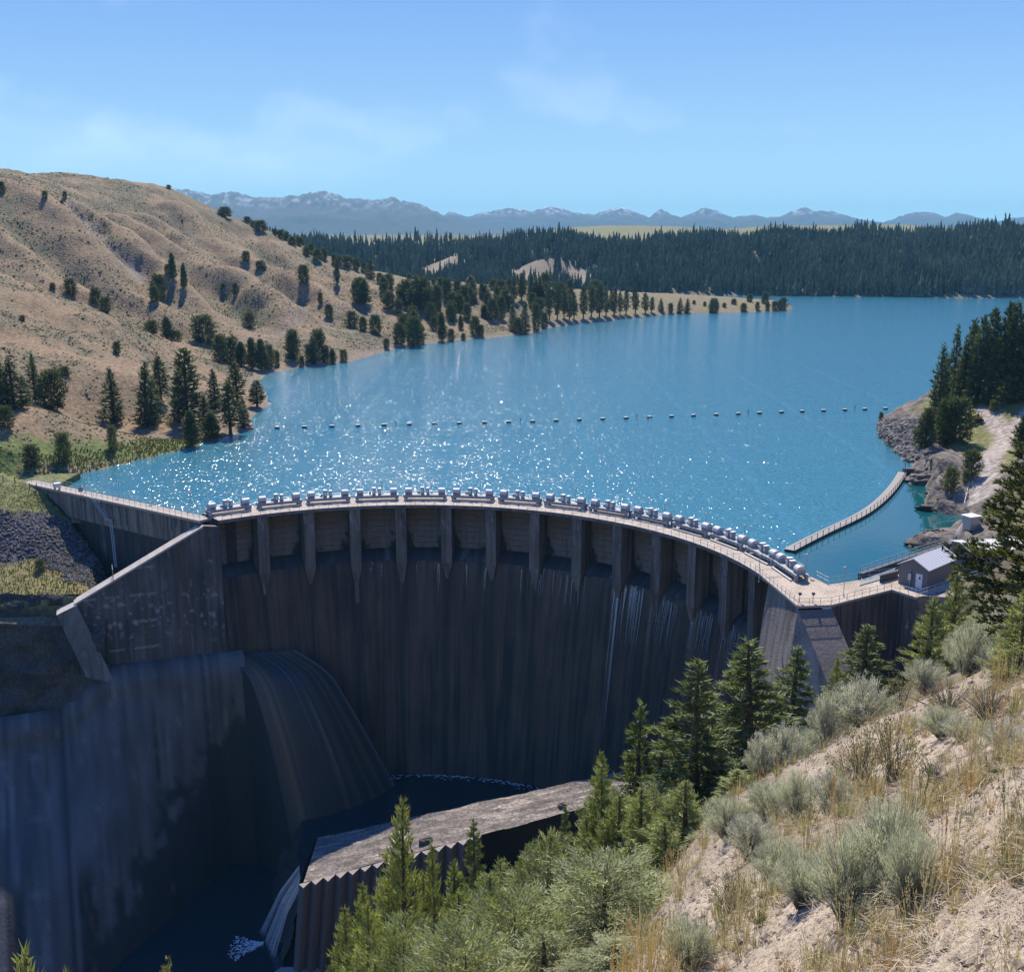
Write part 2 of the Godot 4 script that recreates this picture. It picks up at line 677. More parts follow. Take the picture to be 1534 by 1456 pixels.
func shape_hill() -> void:
	var pts := []
	for q in [
		# the shoulder in front
		[0, 418, 400], [100, 448, 402], [200, 488, 405], [270, 530, 402], [340, 572, 392], [-150, 380, 400],
		[0, 560, 300], [100, 525, 345], [200, 570, 325], [290, 610, 330], [50, 612, 268], [0, 690, 238], [150, 640, 300], [-120, 600, 270], [60, 480, 370],
		# the hollow behind the shoulder
		[150, 462, 445], [260, 505, 450], [330, 540, 440],
		# the long face of the hill
		[420, 522, 470], [330, 498, 480], [250, 470, 475], [130, 420, 480], [30, 395, 470], [-150, 330, 470],
		[60, 330, 510], [0, 262, 560], [-150, 240, 600], [110, 296, 570], [200, 390, 525], [300, 440, 520], [400, 478, 510], [470, 505, 500],
		[180, 335, 580], [300, 385, 590], [420, 440, 570], [500, 470, 560], [560, 500, 545],
		[75, 265, 680], [170, 270, 700], [250, 283, 720], [320, 314, 730], [-200, 250, 720],
		[350, 370, 660], [450, 410, 650], [530, 440, 630], [600, 470, 610], [650, 492, 600],
		[400, 350, 730], [450, 370, 730], [500, 390, 725], [560, 412, 730], [640, 425, 740],
		[700, 465, 650], [770, 470, 670], [690, 440, 690], [760, 440, 720], [860, 455, 730], [940, 458, 760],
		[700, 425, 800], [800, 430, 830], [900, 437, 830], [560, 418, 860], [300, 330, 860], [0, 290, 860],
		[1050, 453, 800], [1130, 457, 806], [1000, 450, 800]]:
		pts.append(at_d(q[0], q[1], q[2]))
	for k in range(1, lake_edge.size() - 1, 2):
		pts.append(Vector3(lake_edge[k].x, 0.5, -lake_edge[k].y))
	var rbf := Rbf.new()
	rbf.solve(pts, 0.002)
	# spurs running down the long face
	for r in [
		[[[20, 285, 560], [130, 400, 500], [250, 480, 470]], 9.0, 11.0],
		[[[105, 292, 575], [180, 360, 560], [270, 430, 520], [340, 492, 485]], 11.0, 11.0],
		[[[190, 330, 600], [300, 400, 580], [400, 450, 545], [470, 496, 510]], 10.0, 12.0],
		[[[280, 320, 690], [370, 390, 640], [480, 440, 600], [560, 490, 560]], 10.0, 13.0],
		[[[400, 370, 700], [500, 430, 650], [600, 478, 600]], 8.0, 13.0],
		[[[500, 420, 690], [620, 470, 640], [690, 500, 600]], 7.0, 12.0],
		[[[-60, 330, 500], [40, 400, 470], [120, 440, 455]], 8.0, 10.0],
		[[[60, 310, 560], [170, 400, 510], [290, 470, 475]], 8.0, 9.0],
		[[[240, 330, 640], [330, 400, 600], [440, 470, 525]], 8.0, 10.0],
		[[[340, 340, 690], [440, 410, 630], [530, 465, 580]], 7.0, 10.0]]:
		var l := []
		for q in r[0]:
			l.append(xd(at_d(q[0], q[1], q[2])))
		ribs.append([l, r[1], r[2]])
	hill = Grid.new()
	hill.xs = steps(-430, 330, 3.4)
	hill.ds = steps(218, 900, 3.4)
	hill.fill(func(x: float, d: float) -> float:
		var p := Vector2(x, d)
		var e := line_dist(p, lake_edge)
		if Geometry2D.is_point_in_polygon(p, lake_poly):
			return -0.25 - minf(e * 0.16, 5.0)
		var h := rbf.at(x, d)
		if d < 240 and x > -189:
			return -4.0 if d < 232 else minf(h, 0.6)
		var up := sm(h, 2.0, 25.0)
		for r in ribs:
			var q := line_dist(p + Vector2(nz.get_noise_2d(x * 0.8, d * 0.8), nz.get_noise_2d(d, x)) * 8.0, r[0])
			h += r[1] * 0.72 * (exp(-pow(q / r[2], 2.0)) * 1.4 - 0.75 * exp(-pow(q / (r[2] * 2.4), 2.0))) * up
		h += nz.get_noise_2d(x * 1.2, d * 1.2) * 2.5 * up + nz.get_noise_2d(x * 5.0, d * 5.0) * 0.9 * sm(h, 0.5, 8.0)
		# little terraces worn by grazing along the slope
		h += sin(h * 2.6 + nz.get_noise_2d(x * 2.0, d * 2.0) * 3.0) * 0.22 * up
		return maxf(h, 0.25 * minf(e, 2.5) + 0.02 * minf(e, 60.0)))
	var c_straw := Color(0.30, 0.20, 0.108)
	var c_sage := Color(0.125, 0.125, 0.068)
	var c_green := Color(0.13, 0.19, 0.035)
	var c_rock := Color(0.30, 0.26, 0.23)
	var scar := [xd(at_d(70, 275, 565)), xd(at_d(110, 300, 560)), xd(at_d(150, 345, 540)), xd(at_d(190, 385, 520))]
	var track := [xd(hit_hill(350, 515)), xd(hit_hill(430, 488)), xd(hit_hill(480, 478)), xd(hit_hill(560, 466))]
	var fringe := [xd(at_h(0, 718, 0)), xd(at_h(150, 695, 0)), xd(at_h(270, 668, 0))]
	var o := obj("hillside", hill.mesh(func(x: float, d: float, h: float, g: Vector2) -> Color:
		var p := Vector2(x, d)
		var a := nz.get_noise_2d(x * 1.1 + 40.0, d * 1.1) + nz.get_noise_2d(x * 6.0, d * 6.0 + 90.0) * 0.7 + nz.get_noise_2d(x * 22.0, d * 22.0) * 0.5
		var c := mixc(c_straw, c_sage, 0.5 + a * 1.1 + (0.28 if d > 455 else -0.15))
		var rb := 0.0
		for r in ribs:
			rb = maxf(rb, exp(-pow((line_dist(p, r[0]) - 4.0) / 5.0, 2.0)))
		c = mixc(c, Color(0.34, 0.235, 0.125), rb * 0.75)
		c = mixc(c, Color(0.30, 0.20, 0.11), sm(nz.get_noise_2d(x * 2.2 + 300.0, d * 2.2), 0.1, 0.4) * 0.5)
		c = mixc(c, c_rock, sm(line_dist(p, scar) + a * 6.0, 7.0, 3.0) * 0.8)
		c = mixc(c, Color(0.34, 0.25, 0.18), sm(line_dist(p, track), 3.5, 1.5) * 0.7)
		if d > 690 and h < 30 and x > -120:
			c = mixc(c, Color(0.27, 0.22, 0.10), 0.7)
		var e := line_dist(p, lake_edge)
		c = mixc(c, Color(0.28, 0.22, 0.16), sm(e, 6.0, 2.0) * 0.8)
		if x > 60:
			c = mixc(c, Color(0.25, 0.21, 0.10), 0.6)
		var fr := line_dist(p, fringe)
		c = mixc(c, c_green, sm(fr + a * 3.0, 7.0, 3.5))
		return c), M.land)
	tag(o, "dry grassy hill with spurs sloping down to the lake", "hillside", "", "structure")

func hit_hill(x: float, y: float) -> Vector3:
	return hit(x, y, 200.0)

# ---------------------------------------------------------------- wooded hills across the lake, plain and mountains
func far_shore(x: float) -> float:
	return 992.0 - clampf(x - 150.0, 0, 600) * 0.16

func shape_far_land() -> void:
	far_land = Grid.new()
	far_land.xs = steps(-800, 1000, 14.0)
	far_land.ds = grow(930, 4200, 8.0, 1.02)
	far_land.fill(func(x: float, d: float) -> float:
		var s := d - far_shore(x) + nz.get_noise_2d(x * 0.6, 7.0) * 22.0
		if s < 0.0:
			return maxf(-4.0, s * 0.15)
		var valley := exp(-pow((x - lerpf(-62, -150, sm(d, 1000, 1600))) / 45.0, 2.0)) * 0.4
		var top := 43.0 + 4.0 * nz.get_noise_2d(x * 0.35, 50.0) + 5.0 * sm(x, 200.0, 500.0)
		var h := top * pow(clampf(s / 300.0, 0, 1), 0.75) * (1.0 - valley * sm(d, 1500, 1100))
		h += nz.get_noise_2d(x * 0.45, d * 0.4 + 30.0) * 16.0 * sm(s, 10, 150) * sm(s, 460, 240)
		h += exp(-pow((x - 190.0) / 190.0, 2.0) - pow((d - 2350.0) / 400.0, 2.0)) * 25.0
		h += exp(-pow((x - 700.0) / 300.0, 2.0) - pow((d - 2350.0) / 400.0, 2.0)) * 22.0
		return h)
	var o := obj("wooded_hills", far_land.mesh(func(x: float, d: float, h: float, g: Vector2) -> Color:
		var a := nz.get_noise_2d(x * 1.5, d * 1.5)
		var c := mixc(Color(0.09, 0.09, 0.05), Color(0.16, 0.14, 0.09), 0.5 + a)
		if d > 1330:
			c = mixc(Color(0.16, 0.20, 0.055), Color(0.27, 0.23, 0.11), 0.5 + a)
		c = mixc(c, Color(0.30, 0.25, 0.17), sm(opening(x, d), 0.35, 0.6))
		c = mixc(c, Color(0.20, 0.18, 0.14), sm(d - far_shore(x), 14, 5) * 0.4)
		return c), M.land)
	tag(o, "rolling wooded hills and pasture on the far side of the lake", "hills", "", "structure")
	var plain := MB.new()
	var pp := []
	var pc := []
	for b in 24:
		for a in 40:
			var x := lerpf(-11000, 11000, a / 39.0)
			var d := lerpf(4150, 13500, b / 23.0)
			pp.append(Vector3(x, 44.0 + nz.get_noise_2d(x * 0.05, d * 0.05) * 4.0, -d))
			pc.append(mixc(Color(0.14, 0.15, 0.06), Color(0.24, 0.2, 0.1), 0.5 + nz.get_noise_2d(x * 0.2, d * 0.1)))
	plain.sheet(pp, pc, 40, 24, Vector3.UP)
	o = obj("valley_plain", plain.mesh(), M.land)
	tag(o, "flat valley floor stretching from the hills to the mountains", "plain", "", "structure")
	range_of("front_range", [[-700, 330], [-300, 310], [0, 292], [150, 300], [240, 282], [280, 284], [320, 291], [350, 287], [385, 296], [420, 296], [450, 291], [485, 286], [520, 297], [560, 300], [575, 299], [587, 294], [600, 301], [625, 304], [660, 320], [700, 335], [760, 345], [830, 352]], 9000.0, "blue hazy mountain range with smooth shoulders beyond the dry hill", 3, 0.35)
	range_of("snowy_range", [[560, 352], [640, 335], [676, 317], [700, 325], [735, 316], [765, 311], [795, 317], [830, 308], [850, 316], [885, 322], [905, 317], [930, 310], [952, 318], [972, 326], [990, 312], [1005, 321], [1022, 326], [1055, 310], [1075, 318], [1098, 326], [1128, 321], [1146, 326], [1170, 324], [1188, 317], [1205, 310], [1218, 316], [1245, 317], [1262, 324], [1290, 329], [1320, 336], [1345, 325], [1362, 320], [1380, 316], [1400, 321], [1415, 327], [1432, 319], [1455, 327], [1480, 333], [1534, 325], [1650, 318], [1900, 330], [2300, 345]], 11000.0, "far row of jagged mountains with snow patches near their tops", 5)

func range_of(called: String, line: Array, dist: float, label: String, sd: int, snow := 1.0) -> void:
	var px := []
	var ph := []
	for q in line:
		var p := at_d(q[0], q[1], dist)
		px.append(p.x)
		ph.append(p.y)
	var f := FastNoiseLite.new()
	f.seed = sd
	f.frequency = 0.0018
	f.fractal_type = FastNoiseLite.FRACTAL_RIDGED
	f.fractal_octaves = 5
	var nu := 620
	var nv := 40
	var pts := []
	var cols := []
	var k := 0
	for b in nv:
		k = 0
		var t := float(b) / (nv - 1)
		var d := lerpf(dist - 1800.0, dist + 1000.0, t)
		for a in nu:
			var x: float = lerpf(px[0], px[-1], a / float(nu - 1))
			while k < px.size() - 2 and x > px[k + 1]:
				k += 1
			var top: float = lerpf(ph[k], ph[k + 1], clampf((x - px[k]) / (px[k + 1] - px[k]), 0, 1)) - 40.0 + f.get_noise_2d(x * 5.0, 40.0) * 14.0 - 4.0
			var off := (d - dist) / (1800.0 if d < dist else 1000.0)
			var fall := 1.0 - absf(off)
			var r := f.get_noise_2d(x, d * 0.55)
			var h := 40.0 + top * (pow(fall, 1.15) + r * 0.22 * sm(absf(off), 0.0, 0.25) * fall)
			h += f.get_noise_2d(x * 4.0, d * 4.0) * 5.0 * fall
			pts.append(Vector3(x, h, -d))
			var c := mixc(Color(0.025, 0.035, 0.035), Color(0.055, 0.058, 0.062), sm(h, 120, 230) + r * 0.3)
			var patch := f.get_noise_2d(x * 3.0 + 500.0, d * 2.0)
			c = mixc(c, Color(0.8, 0.83, 0.88), sm(patch, 0.42, 0.62) * sm(h / maxf(top, 1.0), 0.6, 0.85) * sm(h, 190, 300) * snow * 0.8)
			cols.append(c)
	var m := MB.new()
	m.sheet(pts, cols, nu, nv, Vector3.UP)
	tag(obj(called, m.mesh(), M.mountain), label, "mountains", "", "structure")

var openings := []
func opening(x: float, d: float) -> float:
	# bare places in the far wood
	if openings.is_empty():
		for q in [[665, 368, 1150, 22], [798, 379, 1080, 24], [862, 384, 1060, 22], [952, 396, 1040, 9], [765, 386, 1090, 12], [1133, 402, 1030, 6], [650, 385, 1120, 14], [1340, 350, 1300, 30], [560, 350, 1330, 40]]:
			var p := at_d(q[0], q[1], q[2])
			openings.append([p.x, float(q[2]), float(q[3]), float(q[3])])
	var s := 0.0
	for q in openings:
		s = maxf(s, exp(-pow((x - q[0]) / q[3], 2.0) - pow((d - q[1]) / (q[3] * 2.2), 2.0)))
	return s + nz.get_noise_2d(x * 3.0, d * 3.0) * 0.45

# ---------------------------------------------------------------- the grassy fill, stones and crag left of the dam
func shape_bank() -> void:
	var wa := Vector2(-56, 197)
	var wb := Vector2(-96, 225)
	var pts := []
	for q in [[80, 745], [95, 765], [120, 795], [145, 832]]:
		pts.append(on_wall(q[0], q[1], wa, wb))
	for q in [[0, 722, 228], [50, 728, 226], [-150, 715, 228], [0, 760, 216], [0, 800, 210], [60, 765, 220], [60, 800, 210], [130, 850, 206], [70, 850, 203], [0, 830, 206], [-150, 820, 205], [0, 860, 199], [-150, 850, 199], [60, 885, 193], [0, 893, 192], [120, 880, 194], [-150, 890, 192], [-300, 800, 200], [-300, 700, 230], [160, 856, 203], [200, 850, 205]]:
		pts.append(at_d(q[0], q[1], q[2]))
	var rbf := Rbf.new()
	rbf.solve(pts, 0.001)
	bank = Grid.new()
	bank.xs = steps(-190, -57, 0.9)
	bank.ds = steps(186, 241, 0.9)
	var wall_n := Vector2(wb.y - wa.y, wa.x - wb.x).normalized()
	var ea := Vector2(-80.8, 214.2)
	var eb := Vector2(-73.5, 186.0)
	bank.fill(func(x: float, d: float) -> float:
		var p := Vector2(x, d)
		var h := rbf.at(x, d) + nz.get_noise_2d(x * 8.0, d * 8.0) * 0.5
		var t := wall_n.dot(p - wa)
		if t > 0.0:   # lake side of the wing wall
			return minf(h, 1.2) if x < -93 else -30.0
		h = minf(h, 1.2) if x > -94 else h
		var right := (eb - ea).cross(p - ea) / (eb - ea).length()
		var edge := 189.6 + 0.06 * (x + 76.0)
		if d < edge:
			h -= (edge - d) * 6.0
		if right > -0.5:
			h = minf(h, -9.0) - (right + 0.5) * 2.2 - nz.get_noise_2d(x * 12.0, d * 12.0)
		return h)
	var riprap := func(x: float, d: float) -> float:
		var p := Vector2(x, d)
		var l := [xd(at_d(10, 815, 209)), xd(at_d(75, 795, 212)), xd(at_d(140, 835, 206)), xd(at_d(158, 872, 202))]
		return line_dist(p, l)
	var o := obj("grassy_fill", bank.mesh(func(x: float, d: float, h: float, g: Vector2) -> Color:
		var a := nz.get_noise_2d(x * 8.0, d * 8.0) * 0.5 + nz.get_noise_2d(x * 30.0, d * 30.0) * 0.4
		var c := mixc(Color(0.17, 0.205, 0.045), Color(0.20, 0.175, 0.07), 0.3 + a)
		if h < -7.0:
			c = mixc(c, Color(0.30, 0.235, 0.09), 0.5 + a)
		var r: float = riprap.call(x, d)
		c = mixc(c, Color(0.10, 0.095, 0.10), sm(r + a * 3.0, 8.0, 6.0))
		if h < -11.5:
			c = mixc(Color(0.05, 0.048, 0.048), Color(0.10, 0.085, 0.07), clampf(a * 2.0, 0, 1))
		return c), M.land)
	tag(o, "green grass fill sloping down from the wing wall to a rocky ledge", "bank", "", "structure")
	# the crag under it: broken ledges of dark rock
	var m := MB.new()
	var cp := []
	var cc := []
	var nu := 150
	var nv := 60
	for b in nv:
		for a in nu:
			var x := lerpf(-150, -71, a / float(nu - 1))
			var t := float(b) / (nv - 1)
			var h := lerpf(-9.8, -40, t)
			var lay := floorf(h / 1.6 + nz.get_noise_2d(x * 1.5, h * 2.0) * 1.2)
			var d := 190.8 - (t * 4.0) - nz.get_noise_3d(x * 4.0, lay * 14.0, 5.0) * 1.8 - nz.get_noise_2d(x * 14.0, h * 14.0) * 0.6
			var shelf := sm(h, -13.0, -14.0)
			d += (x + 76.0) * 0.06 - shelf * 2.6
			cp.append(Vector3(x, h, -d))
			var s := nz.get_noise_2d(x * 6.0, h * 6.0)
			var rc := mixc(Color(0.045, 0.045, 0.05), Color(0.105, 0.09, 0.078), 0.5 + s)
			cc.append(mixc(rc, Color(0.24, 0.185, 0.10), sm(absf(h + 13.6) + s * 0.8, 1.0, 0.4) * 0.8))
	m.sheet(cp, cc, nu, nv, Vector3(0, 0.2, 1))
	tag(obj("crag", m.mesh(), M.rock), "dark layered rock crag below the grass ledge", "rock face", "", "structure")

# ---------------------------------------------------------------- the steep dry hillside the camera stands on
func slope_h(x: float, d: float) -> float:
	var h := 50.35 + 0.51 * x - 0.596 * d
	if x < -6.0:
		h -= (-6.0 - x) * 0.28
	h += 15.5 * sm(x, 42, 64) * sm(d, 60, 150)
	# the brow of the clay bank: left of it the ground falls away into the thicket
	var over := 0.6 + (d - 7.0) * 0.26 - x + nz.get_noise_2d(x * 6.0, d * 6.0) * 1.2
	if over > 0.0 and d > 2.0:
		h -= 6.0 * (1.0 - exp(-over * 0.15)) * sm(d, 2.0, 6.0)
	h -= 1.1 * exp(-pow((x - 1.0) / 2.4, 2.0) - pow((d - 9.0) / 5.0, 2.0))
	var near := sm(d, 40, 10)
	h += nz.get_noise_2d(x * 3.0 + 11.0, d * 3.0) * lerpf(1.2, 0.30, near)
	h += nz.get_noise_2d(x * 24.0, d * 24.0) * 0.17 * near + nz.get_noise_2d(x * 80.0, d * 80.0) * 0.05 * near
	if d < 1.5:
		h = minf(h, 50.35 + 0.3 * x)
	return h

func shape_slope() -> void:
	slope = Grid.new()
	var l := grow(0, 52, 0.10, 1.045)
	var xs := PackedFloat32Array()
	for k in range(l.size() - 1, 0, -1):
		xs.push_back(2.5 - l[k])
	l = grow(0, 170, 0.10, 1.035)
	for k in l.size():
		xs.push_back(2.5 + l[k])
	slope.xs = xs
	var ds := steps(-6, 0.4, 0.4)
	l = grow(0.5, 172, 0.11, 1.026)
	ds.append_array(l)
	slope.ds = ds
	slope.fill(func(x: float, d: float) -> float:
		var h := slope_h(x, d)
		if d > 128:   # cut back under the abutment terrace
			h = lerpf(h, minf(h, -12.0), sm(d, 120, 138) * sm(x, 66, 58) * sm(x, 24, 36))
			h = lerpf(h, 1.2, sm(d, 138, 160) * sm(x, 58, 70))
		return h)
	var o := obj("dry_slope", slope.mesh(func(x: float, d: float, h: float, g: Vector2) -> Color:
		var a := nz.get_noise_2d(x * 14.0, d * 14.0) * 0.6 + nz.get_noise_2d(x * 50.0, d * 50.0) * 0.35
		var c := mixc(Color(0.60, 0.51, 0.40), Color(0.42, 0.345, 0.255), 0.42 + a * 1.3)
		var s := nz.get_noise_2d(x * 5.0 + 70.0, d * 5.0)
		c = mixc(c, Color(0.24, 0.185, 0.09), sm(s + a * 0.4, 0.15, 0.5) * 0.6)
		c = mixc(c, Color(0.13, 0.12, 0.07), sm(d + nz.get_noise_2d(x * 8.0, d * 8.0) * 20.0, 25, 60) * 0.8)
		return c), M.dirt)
	tag(o, "steep bare slope of pale crumbly clay with dry grass", "slope", "", "structure")

# ---------------------------------------------------------------- the right shore: rocks, track, wood
func shape_shore() -> void:
	var edge := []
	for q in [[1420, 560], [1390, 600], [1345, 618], [1318, 634], [1322, 655], [1345, 676], [1372, 700], [1385, 716], [1400, 735], [1405, 745], [1388, 762], [1400, 768], [1440, 772], [1462, 778], [1440, 796], [1380, 806], [1368, 818], [1390, 824], [1420, 830]]:
		edge.append(xd(at_h(q[0], q[1], 0)))
	var poly := PackedVector2Array()
	poly.push_back(Vector2(20, 450))
	poly.push_back(Vector2(165, 450))
	for p in edge:
		poly.push_back(p)
	poly.push_back(Vector2(62, 150))
	poly.push_back(Vector2(20, 150))
	var pts := []
	for q in [[1500, 690, 6.0], [1480, 740, 4.5], [1430, 640, 5.0], [1520, 630, 8.0], [1534, 600, 12.0], [1450, 600, 9.0], [1420, 700, 6.5], [1405, 690, 5.5], [1350, 630, 2.6], [1375, 650, 3.5], [1440, 760, 3.0], [1480, 790, 3.0], [1450, 815, 2.6], [1534, 780, 5.0], [1534, 700, 7.0], [1600, 640, 12.0], [1600, 760, 8.0], [1534, 540, 18.0], [1600, 560, 26.0], [1410, 805, 2.6], [1420, 755, 2.4], [1470, 560, 10.0]]:
		pts.append(at_h(q[0], q[1], q[2]))
	for k in range(0, edge.size(), 2):
		pts.append(Vector3(edge[k].x, 0.4, -edge[k].y))
	pts.append(Vector3(80, 2, -165))
	pts.append(Vector3(120, 8, -165))
	pts.append(Vector3(230, 40, -200))
	pts.append(Vector3(260, 50, -400))
	pts.append(Vector3(180, 12, -440))
	pts.append(Vector3(62, 1.2, -170))
	var rbf := Rbf.new()
	rbf.solve(pts, 0.001)
	shore = Grid.new()
	shore.xs = steps(40, 270, 1.3)
	shore.ds = steps(162, 430, 1.3)
	var track := []
	for q in [[1475, 740, 4.5], [1478, 705, 5.6], [1490, 670, 6.5], [1510, 642, 7.5], [1534, 628, 8.5], [1590, 612, 10]]:
		track.append(xd(at_h(q[0], q[1], q[2])))
	var spur := [track[3], xd(at_h(1475, 624, 6.8))]
	shore.fill(func(x: float, d: float) -> float:
		var p := Vector2(x, d)
		var e := line_dist(p, edge)
		if Geometry2D.is_point_in_polygon(p, poly):
			return -0.2 - minf(e * 0.3, 4.0)
		var h := rbf.at(x, d)
		var t := minf(line_dist(p, track), line_dist(p, spur))
		var crag := nz.get_noise_2d(x * 9.0, d * 9.0) * 1.4 + absf(nz.get_noise_2d(x * 4.0, d * 4.0)) * 2.6
		h += crag * sm(e, 26, 6) * sm(t, 4, 9) + nz.get_noise_2d(x * 3.0, d * 3.0) * 0.8 * sm(t, 3, 7)
		return maxf(h, minf(e * 1.1, 1.9) + 0.05))
	var o := obj("lake_shore", shore.mesh(func(x: float, d: float, h: float, g: Vector2) -> Color:
		var p := Vector2(x, d)
		var e := line_dist(p, edge)
		var a := nz.get_noise_2d(x * 7.0, d * 7.0) * 0.5 + nz.get_noise_2d(x * 25.0, d * 25.0) * 0.4
		var c := mixc(Color(0.16, 0.19, 0.05), Color(0.24, 0.21, 0.08), 0.4 + a)
		c = mixc(c, mixc(Color(0.25, 0.215, 0.18), Color(0.12, 0.105, 0.095), 0.5 + a * 1.4), sm(e + a * 5.0, 12.0, 7.0))
		var t := minf(line_dist(p, track) - 2.1, line_dist(p, spur) - 1.8)
		c = mixc(c, mixc(Color(0.50, 0.44, 0.39), Color(0.40, 0.35, 0.31), 0.5 + a), sm(t + a * 0.8, 0.8, 0.0))
		if d > 300 and x > 130:
			c = mixc(c, Color(0.09, 0.075, 0.045), 0.7)
		return c), M.land)
	tag(o, "rocky wooded shore with a dirt track on the right side of the lake", "shore", "", "structure")

func fill_water() -> void:
	var m := MB.new()
	# the lake reaches from the dam to the far shore; its surface is one flat sheet split at the boom
	var arc := []
	for k in 40:
		var th := deg_to_rad(lerpf(-38.0, 84.0, k / 39.0))
		arc.append(Vector2(ARC.x + sin(th) * 61.2, ARC.y + cos(th) * 61.2))
	var poly := PackedVector2Array([Vector2(-93.5, 227.5), Vector2(-57.5, 199.5)])
	for p in arc:
		poly.push_back(p)
	for q in boom_line():
		poly.push_back(q)
	for p in [Vector2(110, 240), Vector2(110, 300), Vector2(180, 430), Vector2(900, 700), Vector2(1000, 1010), Vector2(-150, 1010), Vector2(-300, 600), Vector2(-200, 238)]:
		poly.push_back(p)
	flat(m, poly, 0.0)
	tag(obj("lake", m.mesh(), M.lake), "wide turquoise reservoir rippled by wind and sparkling", "lake", "", "structure")
	m = MB.new()
	poly = PackedVector2Array()
	var b := boom_line()
	for p in b:
		poly.push_back(p)
	for p in [Vector2(110, 240), Vector2(112, 168), Vector2(62, 164), Vector2(44, 152.5), arc[39], arc[38]]:
		poly.push_back(p)
	flat(m, poly, 0.004)
	tag(obj("forebay", m.mesh(), M.calm), "still green water between the floating walkway and the rocks", "water", "", "structure")

func ripple_field() -> void:
	# little water ridges added for sun glints, each turned and tilted by chance
	var rg := RandomNumberGenerator.new()
	rg.seed = 31
	var m := MB.new()
	var a := [Vector3(-0.5, 0, 0.5), Vector3(0.5, 0, 0.5), Vector3(0.42, 1, 0), Vector3(-0.42, 1, 0), Vector3(-0.5, 0, -0.5), Vector3(0.5, 0, -0.5)]
	m.quad(a[0], a[1], a[2], a[3], Vector3(0, 1, 1))
	m.quad(a[4], a[5], a[2], a[3], Vector3(0, 1, -1))
	m.tri(a[0], a[4], a[3], Vector3(-1, 0, 0))
	m.tri(a[1], a[5], a[2], Vector3(1, 0, 0))
	var places := []
	var boom := boom_line()
	while places.size() < 90000:
		var d := 195.0 + pow(rg.randf(), 1.9) * 400.0
		var x := rg.randf_range(-0.34, 0.30) * d
		if not Geometry2D.is_point_in_polygon(Vector2(x, d), lake_poly) or Vector2(x, d).distance_to(ARC) < 64.5 and d > 150:
			continue
		if x > 40 and d < 262 or line_dist(Vector2(x, d), lake_edge) < 6.0:
			continue
		var gust := nz.get_noise_2d(x * 0.8, d * 0.5) + 0.6 * nz.get_noise_2d(x * 4.0, d * 2.0)
		if rg.randf() > 0.62 + gust * 0.9 - 0.25 * sm(absf(x + d * 0.12) / d, 0.12, 0.3):  # thinned away from the sun lane, which shapes the glitter
			continue
		var w := rg.randf_range(0.035, 0.10) * (0.55 + d / 600.0)
		var tilt := clampf(rg.randfn(13.0, 6.0), 3.0, 30.0)
		places.append([Vector3(x, -0.01, -d), rg.randf() * TAU, Vector3(w * rg.randf_range(1.0, 1.8), w * 0.5 * tan(deg_to_rad(tilt)), w), Color(1, 1, 1)])
	many("glint_ripples", m.mesh(), M.ripple, places, "small wind ripples added on the lake to glint in the sun", "ripples")

func flat(m: MB, poly: PackedVector2Array, y: float) -> void:
	var t := Geometry2D.triangulate_polygon(poly)
	for k in range(0, t.size(), 3):
		m.tri(Vector3(poly[t[k]].x, y, -poly[t[k]].y), Vector3(poly[t[k + 1]].x, y, -poly[t[k + 1]].y), Vector3(poly[t[k + 2]].x, y, -poly[t[k + 2]].y), Vector3.UP)

func boom_line() -> Array:
	var o := []
	for q in [[1190, 829], [1218, 814], [1250, 798], [1280, 784], [1302, 772], [1320, 759], [1334, 746], [1346, 732], [1354, 720], [1359, 711]]:
		o.append(xd(at_h(q[0], q[1], 0.0)))
	return o

# ---------------------------------------------------------------- the dam
const ARC := Vector2(-17.687, 152.406)     # plan centre of the arch (x, d)
const R0 := 56.25                          # downstream edge of the deck
const TH0 := -29.8                         # first pier, degrees round the arch
const STEP := 8.775                        # from pier to pier
const DECK := 2.0

func arc_pt(th: float, r: float, h: float) -> Vector3:
	var a := deg_to_rad(th)
	return Vector3(ARC.x + sin(a) * r, h, -(ARC.y + cos(a) * r))

func arc_in(th: float) -> Vector3:
	var a := deg_to_rad(th)
	return Vector3(-sin(a), 0, cos(a))

func face_r(h: float) -> float:
	return 57.3 - (-9.2 - h) * 0.135

func bay_ends(k: int) -> Array:
	var half := rad_to_deg(1.0 / 58.0)
	var a := (TH0 + STEP * (k - 1) + half) if k > 0 else -38.3
	var b := (TH0 + STEP * k - half) if k < 13 else 81.8
	return [a, b]

func stain(s: float, h: float, sd: float, dry: Color, dark: Color, amount: float, lime_amount := 0.35, rust_amount := 0.5) -> Color:
	# streaks of algae, rust and lime washed down the concrete
	var a := nz.get_noise_3d(s * 38.0, h * 1.6, sd) * 0.6 + nz.get_noise_3d(s * 110.0, h * 3.0, sd + 40.0) * 0.35 + nz.get_noise_3d(s * 9.0, h * 4.0, sd + 80.0) * 0.5
	var c := mixc(dry, dark, amount + a * 1.1)
	var rust := nz.get_noise_3d(s * 22.0, h * 1.2, sd + 120.0)
	c = mixc(c, Color(0.10, 0.062, 0.04), sm(rust, 0.12, 0.42) * rust_amount)
	var lime := nz.get_noise_3d(s * 60.0, h * 4.5, sd + 160.0)
	c = mixc(c, Color(0.42, 0.41, 0.40), sm(lime, 0.32, 0.6) * lime_amount)
	return c

func lift_lines(h: float, every: float, s: float) -> float:
	# pale deposits seeping from the joints between concrete lifts
	var f := absf(fposmod(h / every + 0.5, 1.0) - 0.5) * every
	return sm(f, 0.28, 0.05) * sm(nz.get_noise_2d(s * 14.0, h * 0.3), 0.05, 0.35)

